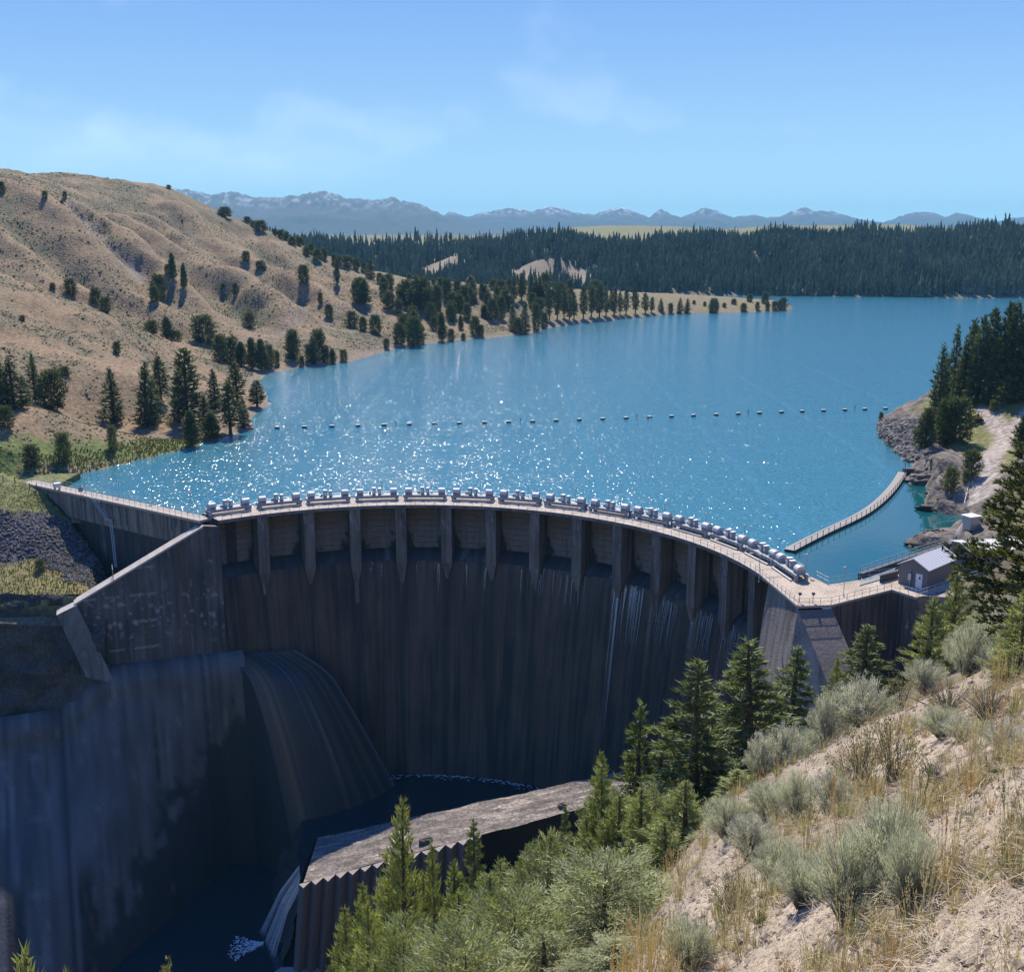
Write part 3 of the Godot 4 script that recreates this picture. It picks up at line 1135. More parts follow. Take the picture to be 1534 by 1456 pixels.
func panel(m: MB, c00: Vector3, c10: Vector3, c11: Vector3, c01: Vector3, nu: int, nv: int, hint: Vector3, color: Callable) -> void:
	# a four-cornered wall face; color gets metres along and height
	var pts := []
	var cols := []
	for b in nv:
		for a in nu:
			var u := float(a) / (nu - 1)
			var w := float(b) / (nv - 1)
			var p := c00.lerp(c10, u).lerp(c01.lerp(c11, u), w)
			pts.append(p)
			cols.append(color.call(Vector2(p.x, p.z).distance_to(Vector2(c00.x, c00.z)), p.y))
	m.sheet(pts, cols, nu, nv, hint)

func build_dam() -> void:
	var dam := thing("arch_dam", "curved concrete arch dam with a row of spillway gates between piers", "dam")
	# the great curved face
	var m := MB.new()
	var nu := 380
	var nv := 60
	var pts := []
	var cols := []
	for b in nv:
		var h := lerpf(-9.2, -58.0, b / float(nv - 1))
		for a in nu:
			var th := lerpf(-39.2, 84.0, a / float(nu - 1))
			var s := deg_to_rad(th) * 57.0
			pts.append(arc_pt(th, face_r(h) + (0.25 * sm(h, -10.2, -9.2)), h))
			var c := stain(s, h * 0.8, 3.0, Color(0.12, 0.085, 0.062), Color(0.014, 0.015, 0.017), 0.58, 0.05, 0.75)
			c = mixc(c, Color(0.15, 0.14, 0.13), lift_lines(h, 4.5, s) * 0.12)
			# dark trails below the pier noses, ragged at their sides
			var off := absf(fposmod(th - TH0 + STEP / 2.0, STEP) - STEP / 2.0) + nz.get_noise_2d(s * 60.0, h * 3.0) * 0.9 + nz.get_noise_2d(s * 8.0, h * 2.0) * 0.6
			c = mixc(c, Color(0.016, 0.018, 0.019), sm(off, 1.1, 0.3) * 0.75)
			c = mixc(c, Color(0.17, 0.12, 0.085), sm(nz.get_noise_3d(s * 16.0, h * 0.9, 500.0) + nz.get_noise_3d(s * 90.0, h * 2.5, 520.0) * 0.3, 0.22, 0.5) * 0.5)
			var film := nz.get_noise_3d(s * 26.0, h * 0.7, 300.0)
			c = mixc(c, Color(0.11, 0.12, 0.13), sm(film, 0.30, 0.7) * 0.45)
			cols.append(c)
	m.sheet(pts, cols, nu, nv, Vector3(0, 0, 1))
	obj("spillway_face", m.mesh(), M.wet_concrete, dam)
	# upstream wall closing the bays behind the gates
	m = MB.new()
	pts = []
	for b in 2:
		for a in 90:
			pts.append(arc_pt(lerpf(-38.5, 82.0, a / 89.0), 62.6, [-14.0, 1.4][b]))
	m.col = Color(0.16, 0.15, 0.14)
	m.sheet(pts, [], 90, 2, Vector3(0, 0, 1))
	obj("upstream_wall", m.mesh(), M.concrete, dam)
	for k in 14:
		var e := bay_ends(k)
		# rounded sill
		m = MB.new()
		pts = []
		cols = []
		for b in 8:
			var t := b / 7.0
			for a in 12:
				var th := lerpf(e[0] - 0.2, e[1] + 0.2, a / 11.0)
				pts.append(arc_pt(th, lerpf(62.0, 57.3, t), -7.3 - 1.95 * t * t))
				cols.append(stain(th, t * 3.0, 7.0 + k, Color(0.09, 0.085, 0.08), Color(0.03, 0.035, 0.04), 0.7))
		m.sheet(pts, cols, 12, 8, Vector3(0, 1, 0.3))
		obj("sill", m.mesh(), M.wet_concrete, dam)
		# the gate: seven beams one above the other, sills and seams between them
		m = MB.new()
		for q in 8:
			var h0 := -7.5 + q * 1.11
			var h1 := h0 + 1.07
			pts = []
			cols = []
			for b in 5:
				var t: float = [0.0, 0.04, 0.5, 0.96, 1.0][b]
				for a in 17:
					var u := a / 16.0
					var th := lerpf(e[0], e[1], u)
					var h := lerpf(h0, h1, t)
					pts.append(arc_pt(th, 60.2 + (0.035 if b == 0 or b == 4 else 0.0), h))
					var low := (h + 7.5) / 8.9
					var c := mixc(Color(0.235, 0.215, 0.19), Color(0.20, 0.155, 0.115), sm(low, 0.35, 0.75))
					c = mixc(c, Color(0.14, 0.12, 0.10), nz.get_noise_3d(th * 60.0, h * 3.0, k) * 1.2)
					c = mixc(c, Color(0.17, 0.10, 0.06), sm(nz.get_noise_3d(th * 40.0, h * 30.0, k + 50.0), 0.2, 0.5) * 0.5)
					# damp algae creeping in from the lower corners
					var side := minf(u, 1.0 - u) * 7.0
					var wet := side * 0.8 + low * 2.6 + nz.get_noise_3d(th * 70.0, h * 20.0, 9.0) * 1.1
					c = mixc(c, Color(0.035, 0.04, 0.042), sm(wet, 1.5, 0.9))
					cols.append(c)
			m.sheet(pts, cols, 17, 5, arc_in((e[0] + e[1]) / 2))
		m.col = Color(0.05, 0.05, 0.05)
		m.quad(arc_pt(e[0], 60.32, -7.5), arc_pt(e[1], 60.32, -7.5), arc_pt(e[1], 60.32, 1.4), arc_pt(e[0], 60.32, 1.4), arc_in((e[0] + e[1]) / 2))
		obj("gate", m.mesh(), M.concrete, dam)
	for k in 13:
		var th := TH0 + STEP * k
		var o := arc_in(th)
		var tg := Vector3(o.z, 0, -o.x)
		m = MB.new()
		var base := arc_pt(th, 0.0, 0.0)
		var nose := 56.25
		# front part, slot, rear part
		for q in [[nose, 59.4, 1.0, 1.42], [59.4, 59.75, 0.72, 1.40], [59.75, 62.7, 0.98, 1.41]]:
			for s in [-1.0, 1.0]:
				panel(m, base - o * q[1] + tg * q[2] * s + Vector3(0, -9.4, 0), base - o * q[0] + tg * q[2] * s + Vector3(0, -9.4, 0), base - o * q[0] + tg * q[2] * s + Vector3(0, q[3], 0), base - o * q[1] + tg * q[2] * s + Vector3(0, q[3], 0), 8, 14, tg * s,
					func(a: float, h: float) -> Color: return stain(a * 1.7 + k * 9.0, h, 11.0 + s, Color(0.235, 0.20, 0.165), Color(0.06, 0.06, 0.06), 0.36))
		var nose_col := func(a: float, h: float) -> Color:
			var c := stain(a + k * 5.0, h, 17.0, Color(0.235, 0.20, 0.165), Color(0.06, 0.06, 0.06), 0.36)
			return mixc(c, Color(0.45, 0.44, 0.43), sm(nz.get_noise_2d(a * 90.0 + k * 31.0, h * 18.0), 0.2, 0.5) * sm(h, -5.0, 0.5) * 0.6)
		var l := base - o * nose - tg
		var r := base - o * nose + tg
		var y8 := Vector3(0, -9.4, 0)
		panel(m, l + y8, r + y8, r + Vector3(0, 1.42, 0), l + Vector3(0, 1.42, 0), 9, 18, o, nose_col)
		# the wedge that hangs below the nose
		var tip := -12.6 - (1.0 if k % 3 == 0 else 0.0) - (2.0 if k == 2 else 0.0)
		var tr := face_r(tip) - 0.05
		var tl := base - o * tr - tg * 0.28 + Vector3(0, tip, 0)
		var t2 := base - o * tr + tg * 0.28 + Vector3(0, tip, 0)
		panel(m, tl, t2, r + y8, l + y8, 5, 8, o, nose_col)
		var back := base - o * 57.7
		m.col = Color(0.16, 0.14, 0.12)
		m.quad(tl, l + y8, back - tg + y8, back - tg * 0.28 + Vector3(0, tip, 0), -tg)
		m.quad(t2, r + y8, back + tg + y8, back + tg * 0.28 + Vector3(0, tip, 0), tg)
		if k == 2:
			m.box(base - o * (face_r(-15.5) - 0.05) + Vector3(0, -14.8, 0), Vector3(0.8, 4.5, 0.5), Basis(tg, Vector3.UP, o))
		obj("pier", m.mesh(), M.concrete, dam)
	# deck with its fascia
	m = MB.new()
	pts = []
	cols = []
	var na := 260
	for b in 9:
		for a in na:
			var th := lerpf(-38.3, 80.5, a / float(na - 1))
			pts.append(arc_pt(th, lerpf(56.05, 63.2, b / 8.0), DECK))
			var s := deg_to_rad(th) * 58.0
			var q := nz.get_noise_3d(s * 9.0, b * 20.0, 5.0) + nz.get_noise_3d(s * 60.0, b * 60.0, 5.0) * 0.6
			var c := mixc(Color(0.56, 0.49, 0.41), Color(0.40, 0.34, 0.28), 0.4 + q * 0.9)
			if a % 10 == 0:
				c = mixc(c, Color(0.2, 0.18, 0.16), 0.5)
			cols.append(c)
	m.sheet(pts, cols, na, 9, Vector3.UP)
	obj("deck", m.mesh(), M.concrete, dam)
	m = MB.new()
	for part in [[56.05, 56.05, 1.40, DECK], [63.2, 63.2, 0.6, DECK], [56.05, 63.2, 1.40, 1.40]]:
		pts = []
		cols = []
		for b in 4:
			for a in na:
				var th := lerpf(-38.3, 80.5, a / float(na - 1))
				pts.append(arc_pt(th, lerpf(part[0], part[1], b / 3.0), lerpf(part[2], part[3], b / 3.0)))
				cols.append(stain(deg_to_rad(th) * 57.0, b * 2.0, 21.0, Color(0.23, 0.235, 0.235), Color(0.08, 0.08, 0.085), 0.25))
		m.sheet(pts, cols, na, 4, Vector3(0, -1, 1) if part[0] != 63.2 else Vector3(0, 0, -1))
	obj("fascia", m.mesh(), M.concrete, dam)
	# pipe brackets under the fascia, one to each railing post
	deck_railing()
	for k in 14:
		hoist(k)
	wing()
	training_wall()
	chute_and_pools()
	right_end()

func deck_railing() -> void:
	var t := thing("deck_railing", "long steel post and rail fence along the curved crest of the dam", "railing")
	var post := MB.new()
	post.tube([Vector3(0, -0.35, 0), Vector3(0, 1.1, 0)], [0.035, 0.035], 6)
	var pm := post.mesh()
	var k := 0
	var th := -37.6
	var line := []
	while th < 79.5:
		var p := arc_pt(th, 56.0, DECK)
		var o := obj("post", pm, M.rail_steel, t)
		o.position = p
		line.append(p)
		th += 1.85
	for y in [0.55, 1.08]:
		var m := MB.new()
		var q := []
		var w := []
		for p in line:
			q.append(p + Vector3(0, y, 0))
			w.append(0.026)
		m.tube(q, w, 5)
		obj("rail", m.mesh(), M.rail_steel, t)
	t = thing("walkway_railing", "pale pipe railing on the lake side of the gate hoists", "railing")
	line = []
	th = -38.0
	while th < 80.0:
		var p := arc_pt(th, 63.0, DECK)
		var o := obj("post", pm, M.galvanised, t)
		o.position = p
		line.append(p)
		th += 2.6
	for y in [0.55, 1.08]:
		var m := MB.new()
		var q := []
		var w := []
		for p in line:
			q.append(p + Vector3(0, y, 0))
			w.append(0.03)
		m.tube(q, w, 5)
		obj("rail", m.mesh(), M.galvanised, t)

var hoist_src: Node3D

func hoist(k: int) -> void:
	var e := bay_ends(k)
	var th: float = (e[0] + e[1]) / 2.0 if k < 13 else 79.2
	var at := arc_pt(th, 60.6, DECK)
	if hoist_src != null:
		again(hoist_src, at, -deg_to_rad(th), Vector3.ONE, "white gate hoist with arched drum covers, %s from the sloping end wall" % ORD[k])
		lamp(arc_pt(th + 0.9, 62.7, DECK), 3.3, "lamp post behind the gate hoist that is %s from the sloping end wall" % ORD[k])
		return
	var t := thing("gate_hoist", "white gate hoist with arched drum covers, first from the sloping end wall", "hoist", at, -deg_to_rad(th), "gate hoists along the dam crest")
	t.set_meta("base", "gate_hoist")
	hoist_src = t
	# girder on four feet
	var m := MB.new()
	m.bevel_box(Vector3(0, 0.78, 0.75), Vector3(8.3, 0.5, 0.25), 0.02)
	m.bevel_box(Vector3(0, 0.78, -0.85), Vector3(8.3, 0.5, 0.25), 0.02)
	m.bevel_box(Vector3(0, 1.06, -0.05), Vector3(8.3, 0.07, 2.1), 0.02)
	for q in 9:
		m.box(Vector3(-4.0 + q * 1.0, 0.78, 0.93), Vector3(0.06, 0.46, 0.12))
	obj("girder", m.mesh(), M.grey_paint, t)
	for x in [-3.75, 3.75]:
		for z in [-0.85, 0.75]:
			m = MB.new()
			m.bevel_box(Vector3(x, 0.27, z), Vector3(0.5, 0.54, 0.5), 0.03)
			obj("foot", m.mesh(), M.grey_paint, t)
	# the pale beam at deck level in front
	m = MB.new()
	m.bevel_box(Vector3(0, 0.16, 1.35), Vector3(7.0, 0.22, 0.3), 0.03)
	obj("curb_beam", m.mesh(), M.galvanised, t)
	# drum covers
	for x in [-3.2, 3.2]:
		m = MB.new()
		var prof := []
		for a in 13:
			var w := PI * a / 12.0
			prof.append(Vector2(cos(w) * 0.74, 1.72 + sin(w) * 0.58))
		for a in 12:
			var p: Vector2 = prof[a]
			var q: Vector2 = prof[a + 1]
			m.quad(Vector3(x - 0.62, p.y, p.x), Vector3(x + 0.62, p.y, p.x), Vector3(x + 0.62, q.y, q.x), Vector3(x - 0.62, q.y, q.x), Vector3(0, (p.y + q.y) / 2 - 1.9, (p.x + q.x) / 2))
		# end plates of the arch, with the lower edge cut away so that the gears show
		for s in [-0.62, 0.62]:
			for a in 12:
				m.tri(Vector3(x + s, 1.75, 0), Vector3(x + s, prof[a].y, prof[a].x), Vector3(x + s, prof[a + 1].y, prof[a + 1].x), Vector3(s, 0, 0))
		m.quad(Vector3(x - 0.63, 1.5, 0.75), Vector3(x + 0.63, 1.5, 0.75), Vector3(x + 0.63, 1.72, 0.75), Vector3(x - 0.63, 1.72, 0.75), Vector3(0, 0, 1))
		m.box(Vector3(x, 1.55, -0.73), Vector3(1.24, 0.4, 0.05))
		var cover := obj("drum_cover", m.mesh(), M.cover_paint, t)
		m = MB.new()
		m.tube([Vector3(x - 0.63, 2.31, 0), Vector3(x + 0.63, 2.31, 0)], [0.03, 0.03], 5)
		m.tube([Vector3(x - 0.3, 2.3, 0), Vector3(x - 0.3, 2.42, 0), Vector3(x + 0.3, 2.42, 0), Vector3(x + 0.3, 2.3, 0)], [0.02, 0.02, 0.02, 0.02], 4)
		obj("lifting_lug", m.mesh(), M.white_paint, cover)
		# housing frame under the cover
		m = MB.new()
		for sx in [-0.55, 0.55]:
			m.bevel_box(Vector3(x + sx, 1.4, 0), Vector3(0.12, 0.66, 1.4), 0.02)
		m.bevel_box(Vector3(x, 1.2, 0), Vector3(1.15, 0.26, 1.5), 0.02)
		obj("bearing_frame", m.mesh(), M.grey_paint, t)
		m = MB.new()
		m.tube([Vector3(x - 0.47, 1.62, 0), Vector3(x + 0.47, 1.62, 0)], [0.46, 0.46], 16)
		for g in 5:
			m.tube([Vector3(x - 0.42 + g * 0.2, 1.62, 0), Vector3(x - 0.38 + g * 0.2, 1.62, 0)], [0.51, 0.51], 16)
		obj("drum", m.mesh(), M.dark_steel, t)
	# gear cabinets in the middle and the cross shaft
	for q in [[-0.55, 0.62, 1.3], [0.5, 0.5, 1.15]]:
		m = MB.new()
		m.bevel_box(Vector3(q[0], 1.1 + q[2] / 2 - 0.05, -0.1), Vector3(q[1], q[2] - 0.1, 0.85), 0.05)
		var cab := obj("gear_cabinet", m.mesh(), M.grey_paint, t)
		m = MB.new()
		m.bevel_box(Vector3(q[0], 1.1 + q[2], -0.1), Vector3(q[1] + 0.1, 0.1, 0.95), 0.03)
		obj("lid", m.mesh(), M.white_paint, cab)
		m = MB.new()
		m.box(Vector3(q[0], 1.1 + q[2] * 0.5, 0.335), Vector3(q[1] * 0.6, q[2] * 0.5, 0.02))
		obj("door", m.mesh(), M.white_paint, cab)
	m = MB.new()
	m.tube([Vector3(-2.6, 1.6, -0.1), Vector3(-0.86, 1.6, -0.1)], [0.06, 0.06], 8)
	obj("cross_shaft", m.mesh(), M.galvanised, t)
	m = MB.new()
	m.tube([Vector3(0.75, 1.6, -0.1), Vector3(2.6, 1.6, -0.1)], [0.06, 0.06], 8)
	obj("cross_shaft", m.mesh(), M.galvanised, t)
	m = MB.new()
	m.tube([Vector3(-1.5, 1.35, -0.1), Vector3(-0.98, 1.35, -0.1)], [0.2, 0.2], 10)
	obj("motor", m.mesh(), M.grey_paint, t)
	lamp(arc_pt(th + 0.9, 62.7, DECK), 3.3, "lamp post behind the gate hoist that is first from the sloping end wall")

var lamp_src: Node3D

func lamp(at: Vector3, tall: float, label := "slender lamp post with a flat white head on the dam crest", group := "lamp posts along the dam crest") -> void:
	if lamp_src == null:
		lamp_src = thing("lamp_post", label, "lamp post", at, 0.0, group)
		lamp_src.set_meta("base", "lamp_post")
		var m := MB.new()
		m.tube([Vector3(0, 0, 0), Vector3(0, 0.12, 0), Vector3(0, 0.13, 0), Vector3(0, 3.2, 0)], [0.12, 0.12, 0.05, 0.045], 8)
		obj("pole", m.mesh(), M.galvanised, lamp_src)
		m = MB.new()
		m.tube([Vector3(0, 3.2, 0), Vector3(0, 3.26, 0), Vector3(0, 3.34, 0), Vector3(0, 3.42, 0)], [0.1, 0.36, 0.36, 0.12], 14)
		obj("lamp_head", m.mesh(), M.white_paint, lamp_src)
		return
	again(lamp_src, at, 0.0, Vector3(1, tall / 3.4, 1), label, group)

# ---------------------------------------------------------------- the wing wall on the left
const WA := Vector2(-56.5, 197.0)
const WB := Vector2(-96.0, 225.0)

func p3(q: Vector2, h: float) -> Vector3:
	return Vector3(q.x, h, -q.y)

func wing() -> void:
	var t := thing("wing_wall", "straight concrete wing wall with streaked upper band running to the grassy bank", "wall")
	var dir := (WB - WA).normalized()
	var inn := Vector2(dir.y, -dir.x)            # towards the lake
	if inn.y < 0:
		inn = -inn
	var hint := p3(-inn, 0)
	var a := WA - dir * 1.0
	var b := WB + dir * 6.0
	var m := MB.new()
	panel(m, p3(a, -3.2), p3(b, -3.2), p3(b, 1.55), p3(a, 1.55), 150, 20, hint, func(s: float, h: float) -> Color:
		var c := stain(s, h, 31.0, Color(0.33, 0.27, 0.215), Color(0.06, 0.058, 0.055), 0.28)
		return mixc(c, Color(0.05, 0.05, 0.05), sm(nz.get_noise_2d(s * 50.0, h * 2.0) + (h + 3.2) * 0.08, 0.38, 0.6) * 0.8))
	m.col = Color(0.12, 0.115, 0.11)
	m.quad(p3(a, -3.2), p3(b, -3.2), p3(b + inn * 0.5, -3.2), p3(a + inn * 0.5, -3.2), Vector3.DOWN)
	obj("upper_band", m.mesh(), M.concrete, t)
	m = MB.new()
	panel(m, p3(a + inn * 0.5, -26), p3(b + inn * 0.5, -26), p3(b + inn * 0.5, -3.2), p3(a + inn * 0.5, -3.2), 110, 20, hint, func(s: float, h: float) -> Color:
		var c := stain(s, h, 37.0, Color(0.09, 0.085, 0.08), Color(0.03, 0.03, 0.033), 0.6)  # deeper shade of the lower wall put into its dark tone
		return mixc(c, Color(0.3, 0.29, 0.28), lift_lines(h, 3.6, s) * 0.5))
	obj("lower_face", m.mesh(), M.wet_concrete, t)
	m = MB.new()
	var o := p3(-inn, 0) * 0.25
	m.col = Color(0.46, 0.40, 0.34)
	m.hexa([p3(a, 1.55) + o, p3(b, 1.55) + o, p3(b + inn * 2.6, 1.55), p3(a + inn * 2.6, 1.55), p3(a, DECK) + o, p3(b, DECK) + o, p3(b + inn * 2.6, DECK), p3(a + inn * 2.6, DECK)])
	obj("walkway", m.mesh(), M.concrete, t)
	m = MB.new()
	m.col = Color(0.25, 0.23, 0.21)
	m.quad(p3(a + inn * 2.6, -6), p3(b + inn * 2.6, -6), p3(b + inn * 2.6, 1.55), p3(a + inn * 2.6, 1.55), p3(inn, 0))
	obj("lake_face", m.mesh(), M.concrete, t)
	for q in [["wing_railing", -0.1, "thin steel railing on the downstream edge of the wing wall", M.rail_steel], ["wing_lake_railing", 2.45, "pale pipe railing on the lake edge of the wing wall", M.galvanised]]:
		var r := thing(q[0], q[2], "railing")
		fence(r, [p3(a + inn * q[1], DECK), p3(b + inn * q[1], DECK)], 1.7, 1.1, q[3])
	for k in 5:
		lamp(at_h([82, 127, 178, 228, 286][k], [733, 738, 744, 753, 763][k], DECK), 3.2, "slender white headed lamp post on the wing wall, %s from the grassy bank" % ORD[k], "lamp posts on the wing wall")
	# white instrument box and a small mast with a panel
	var c := thing("instrument_box", "small white box on legs on the wing wall walkway", "box", at_h(85, 734, DECK), atan2(dir.x, -dir.y))
	m = MB.new()
	m.bevel_box(Vector3(0, 0.95, 0), Vector3(1.3, 0.8, 0.8), 0.05)
	obj("cabinet", m.mesh(), M.white_paint, c)
	m = MB.new()
	m.box(Vector3(0, 1.38, 0), Vector3(1.5, 0.08, 1.0))
	obj("lid", m.mesh(), M.white_paint, c)
	for x in [-0.5, 0.5]:
		m = MB.new()
		m.box(Vector3(x, 0.3, 0), Vector3(0.08, 0.6, 0.6))
		obj("leg", m.mesh(), M.galvanised, c)
	c = thing("davit", "grey davit mast with a sloping arm and a panel above the ladder", "davit", at_h(121, 744, DECK), 0.2)
	m = MB.new()
	m.tube([Vector3(0, 0, 0), Vector3(0, 2.4, 0)], [0.06, 0.05], 8)
	obj("mast", m.mesh(), M.galvanised, c)
	m = MB.new()
	m.tube([Vector3(-1.6, 2.1, 0), Vector3(1.5, 2.65, 0)], [0.045, 0.045], 6)
	obj("arm", m.mesh(), M.galvanised, c)
	m = MB.new()
	m.bevel_box(Vector3(0, 1.45, 0.1), Vector3(0.85, 0.9, 0.08), 0.02)
	obj("panel", m.mesh(), M.grey_paint, c)
	# the stair and ladder down the wall
	var st := thing("wall_ladder", "long steel stair and ladder hanging down the wing wall to the ramp", "ladder")
	var p0 := on_wall(136, 745, WA - inn * 0.3, WB - inn * 0.3)
	var p1 := on_wall(159, 778, WA - inn * 0.9, WB - inn * 0.9)
	var p2 := on_wall(165, 778, WA - inn * 0.9, WB - inn * 0.9)
	var p5 := on_wall(173, 850, WA - inn * 3.0, WB - inn * 3.0)
	var side := p3(dir, 0)
	for part in [[p0, p1, "stair", 9, 0.75], [p2, p5, "ladder", 26, 0.62]]:
		for s in [-0.5, 0.5]:
			m = MB.new()
			m.tube([part[0] + side * s * part[4], part[1] + side * s * part[4]], [0.06, 0.06], 6)
			obj("stringer", m.mesh(), M.galvanised, st)
		for j in part[3]:
			var q: Vector3 = part[0].lerp(part[1], (j + 0.5) / part[3])
			m = MB.new()
			m.tube([q - side * part[4] / 2, q + side * part[4] / 2], [0.035, 0.035], 5)
			obj("rung", m.mesh(), M.galvanised, st)
	for s in [-0.5, 0.5]:
		m = MB.new()
		m.tube([p0 + side * s * 0.8 + Vector3(0, 1.0, 0), p1 + side * s * 0.8 + Vector3(0, 1.0, 0), p1 + side * s * 0.8], [0.035, 0.035, 0.035], 5)
		obj("handrail", m.mesh(), M.galvanised, st)
	m = MB.new()
	m.box((p1 + p2) / 2.0 + Vector3(0, -0.05, 0), Vector3(1.6, 0.08, 1.0))
	obj("landing", m.mesh(), M.galvanised, st)

func fence(t: Node3D, line: Array, every: float, tall: float, mt: Material, thick := 0.03) -> void:
	# posts and two rails along a polyline
	var post := MB.new()
	post.tube([Vector3(0, -0.1, 0), Vector3(0, tall, 0)], [thick, thick], 6)
	var pm := post.mesh()
	for k in line.size() - 1:
		var len: float = line[k].distance_to(line[k + 1])
		var c := maxi(1, int(round(len / every)))
		for j in c + (1 if k == line.size() - 2 else 0):
			var o := obj("post", pm, mt, t)
			o.position = line[k].lerp(line[k + 1], float(j) / c)
		for y in [0.5, 0.98]:
			var m := MB.new()
			m.tube([line[k] + Vector3(0, tall * y, 0), line[k + 1] + Vector3(0, tall * y, 0)], [thick * 0.85, thick * 0.85], 5)
			obj("rail", m.mesh(), mt, t)

# ---------------------------------------------------------------- the wall with the sloping top at the left end
const TA := Vector2(-52.6, 196.0)
const TB := Vector2(-69.7, 189.5)

func training_wall() -> void:
	var t := thing("training_wall", "massive concrete end wall with a pale sloping top left of the gates", "wall")
	var tr := on_wall(329, 789, TA, TB)
	var tm := on_wall(304, 788, TA, TB)
	var tl := on_wall(110, 905, TA, TB)
	var bl := on_wall(178, 1014, TA, TB)
	var br := on_wall(339, 985, TA, TB)
	var bm := br.lerp(bl, 0.145)
	var nrm := Vector3(tr.z - tl.z, 0, -(tr.x - tl.x)).normalized()
	if nrm.z < 0:
		nrm = -nrm
	var m := MB.new()
	var col := func(s: float, h: float) -> Color:
		var c := stain(s, h, 43.0, Color(0.155, 0.14, 0.135), Color(0.05, 0.05, 0.055), 0.52)
		c = mixc(c, Color(0.40, 0.38, 0.37), lift_lines(h + 0.3, 4.9, s) * 0.75)
		return mixc(c, Color(0.40, 0.37, 0.35), sm(nz.get_noise_2d(s * 25.0, h * 25.0), 0.33, 0.55) * sm(absf(h + 14.0), 7.0, 1.0) * 0.8)
	panel(m, bl, bm, tm, tl, 90, 60, nrm, col)
	panel(m, bm, br, tr, tm, 14, 60, nrm, col)
	obj("front_face", m.mesh(), M.concrete, t)
	m = MB.new()
	var back := -nrm * 3.0
	m.col = Color(0.5, 0.46, 0.41)
	panel(m, tl + nrm * 0.15, tm + nrm * 0.15, tm + back, tl + back, 40, 5, Vector3.UP, func(s: float, h: float) -> Color:
		var c := mixc(Color(0.58, 0.53, 0.47), Color(0.42, 0.38, 0.34), 0.4 + nz.get_noise_2d(s * 30.0, h * 30.0) * 0.9)
		return mixc(c, Color(0.12, 0.11, 0.10), sm(nz.get_noise_2d(s * 70.0 + 9.0, h * 70.0), 0.42, 0.6) * sm(absf(s - 22.0), 6.0, 2.0)))
	var edge := Vector3(0, -0.35, 0)
	m.quad(tl + nrm * 0.15, tm + nrm * 0.15, tm + nrm * 0.15 + edge, tl + nrm * 0.15 + edge, nrm)
	obj("ramp_top", m.mesh(), M.concrete, t)
	m = MB.new()
	m.col = Color(0.2, 0.18, 0.165)
	m.quad(tl + back, tm + back, bm + back, bl + back, -nrm)
	m.quad(tm + back * 0.3, tr + back * 0.3, br + back * 0.3, bm + back * 0.3, -nrm)
	m.quad(tl, tl + back, bl + back, bl, Vector3(-1, 0, 0))
	m.quad(tr, tr + back * 0.3, br + back * 0.3, br, Vector3(1, 0, 0))
	m.quad(tm + back, tm, bm, bm + back, Vector3(1, 0, 0))
	m.quad(tm, tr, tr + back * 0.3, tm + back * 0.3, Vector3.UP)
	obj("rear_face", m.mesh(), M.concrete, t)
	# the short battered buttress at its foot
	m = MB.new()
	var q := []
	var ua := on_wall(84, 920, TA, TB) + nrm * 0.6
	var ub := on_wall(114, 905, TA, TB) + nrm * 0.6
	var la := on_wall(128, 1005, TA, TB) + nrm * 3.0
	var lb := on_wall(172, 1016, TA, TB) + nrm * 3.0
	panel(m, la, lb, ub, ua, 18, 24, nrm, func(s: float, h: float) -> Color: return stain(s, h, 51.0, Color(0.24, 0.22, 0.2), Color(0.06, 0.06, 0.06), 0.35))
	m.col = Color(0.14, 0.13, 0.125)
	m.quad(lb, ub, ub - nrm * 3.4, lb - nrm * 5.0, Vector3(1, 0, 0))
	m.quad(la, ua, ua - nrm * 3.4, la - nrm * 5.0, Vector3(-1, 0, 0))
	m.col = Color(0.5, 0.46, 0.42)
	m.quad(ua, ub, ub - nrm * 3.4, ua - nrm * 3.4, Vector3.UP)
	obj("buttress", m.mesh(), M.concrete, t)
	# gate across the ramp at the ladder's foot
	var g := thing("ramp_gate", "low steel gate across the sloping wall top below the ladder", "gate")
	var c0 := tl.lerp(tm, 0.30)
	var c1 := c0 + back
	m = MB.new()
	for p in [c0, c1]:
		m = MB.new()
		m.tube([p, p + Vector3(0, 2.0, 0)], [0.06, 0.06], 6)
		obj("post", m.mesh(), M.rail_steel, g)
	for y in [0.2, 1.0, 1.9]:
		m = MB.new()
		m.tube([c0 + Vector3(0, y, 0), c1 + Vector3(0, y, 0)], [0.04, 0.04], 5)
		obj("bar", m.mesh(), M.rail_steel, g)

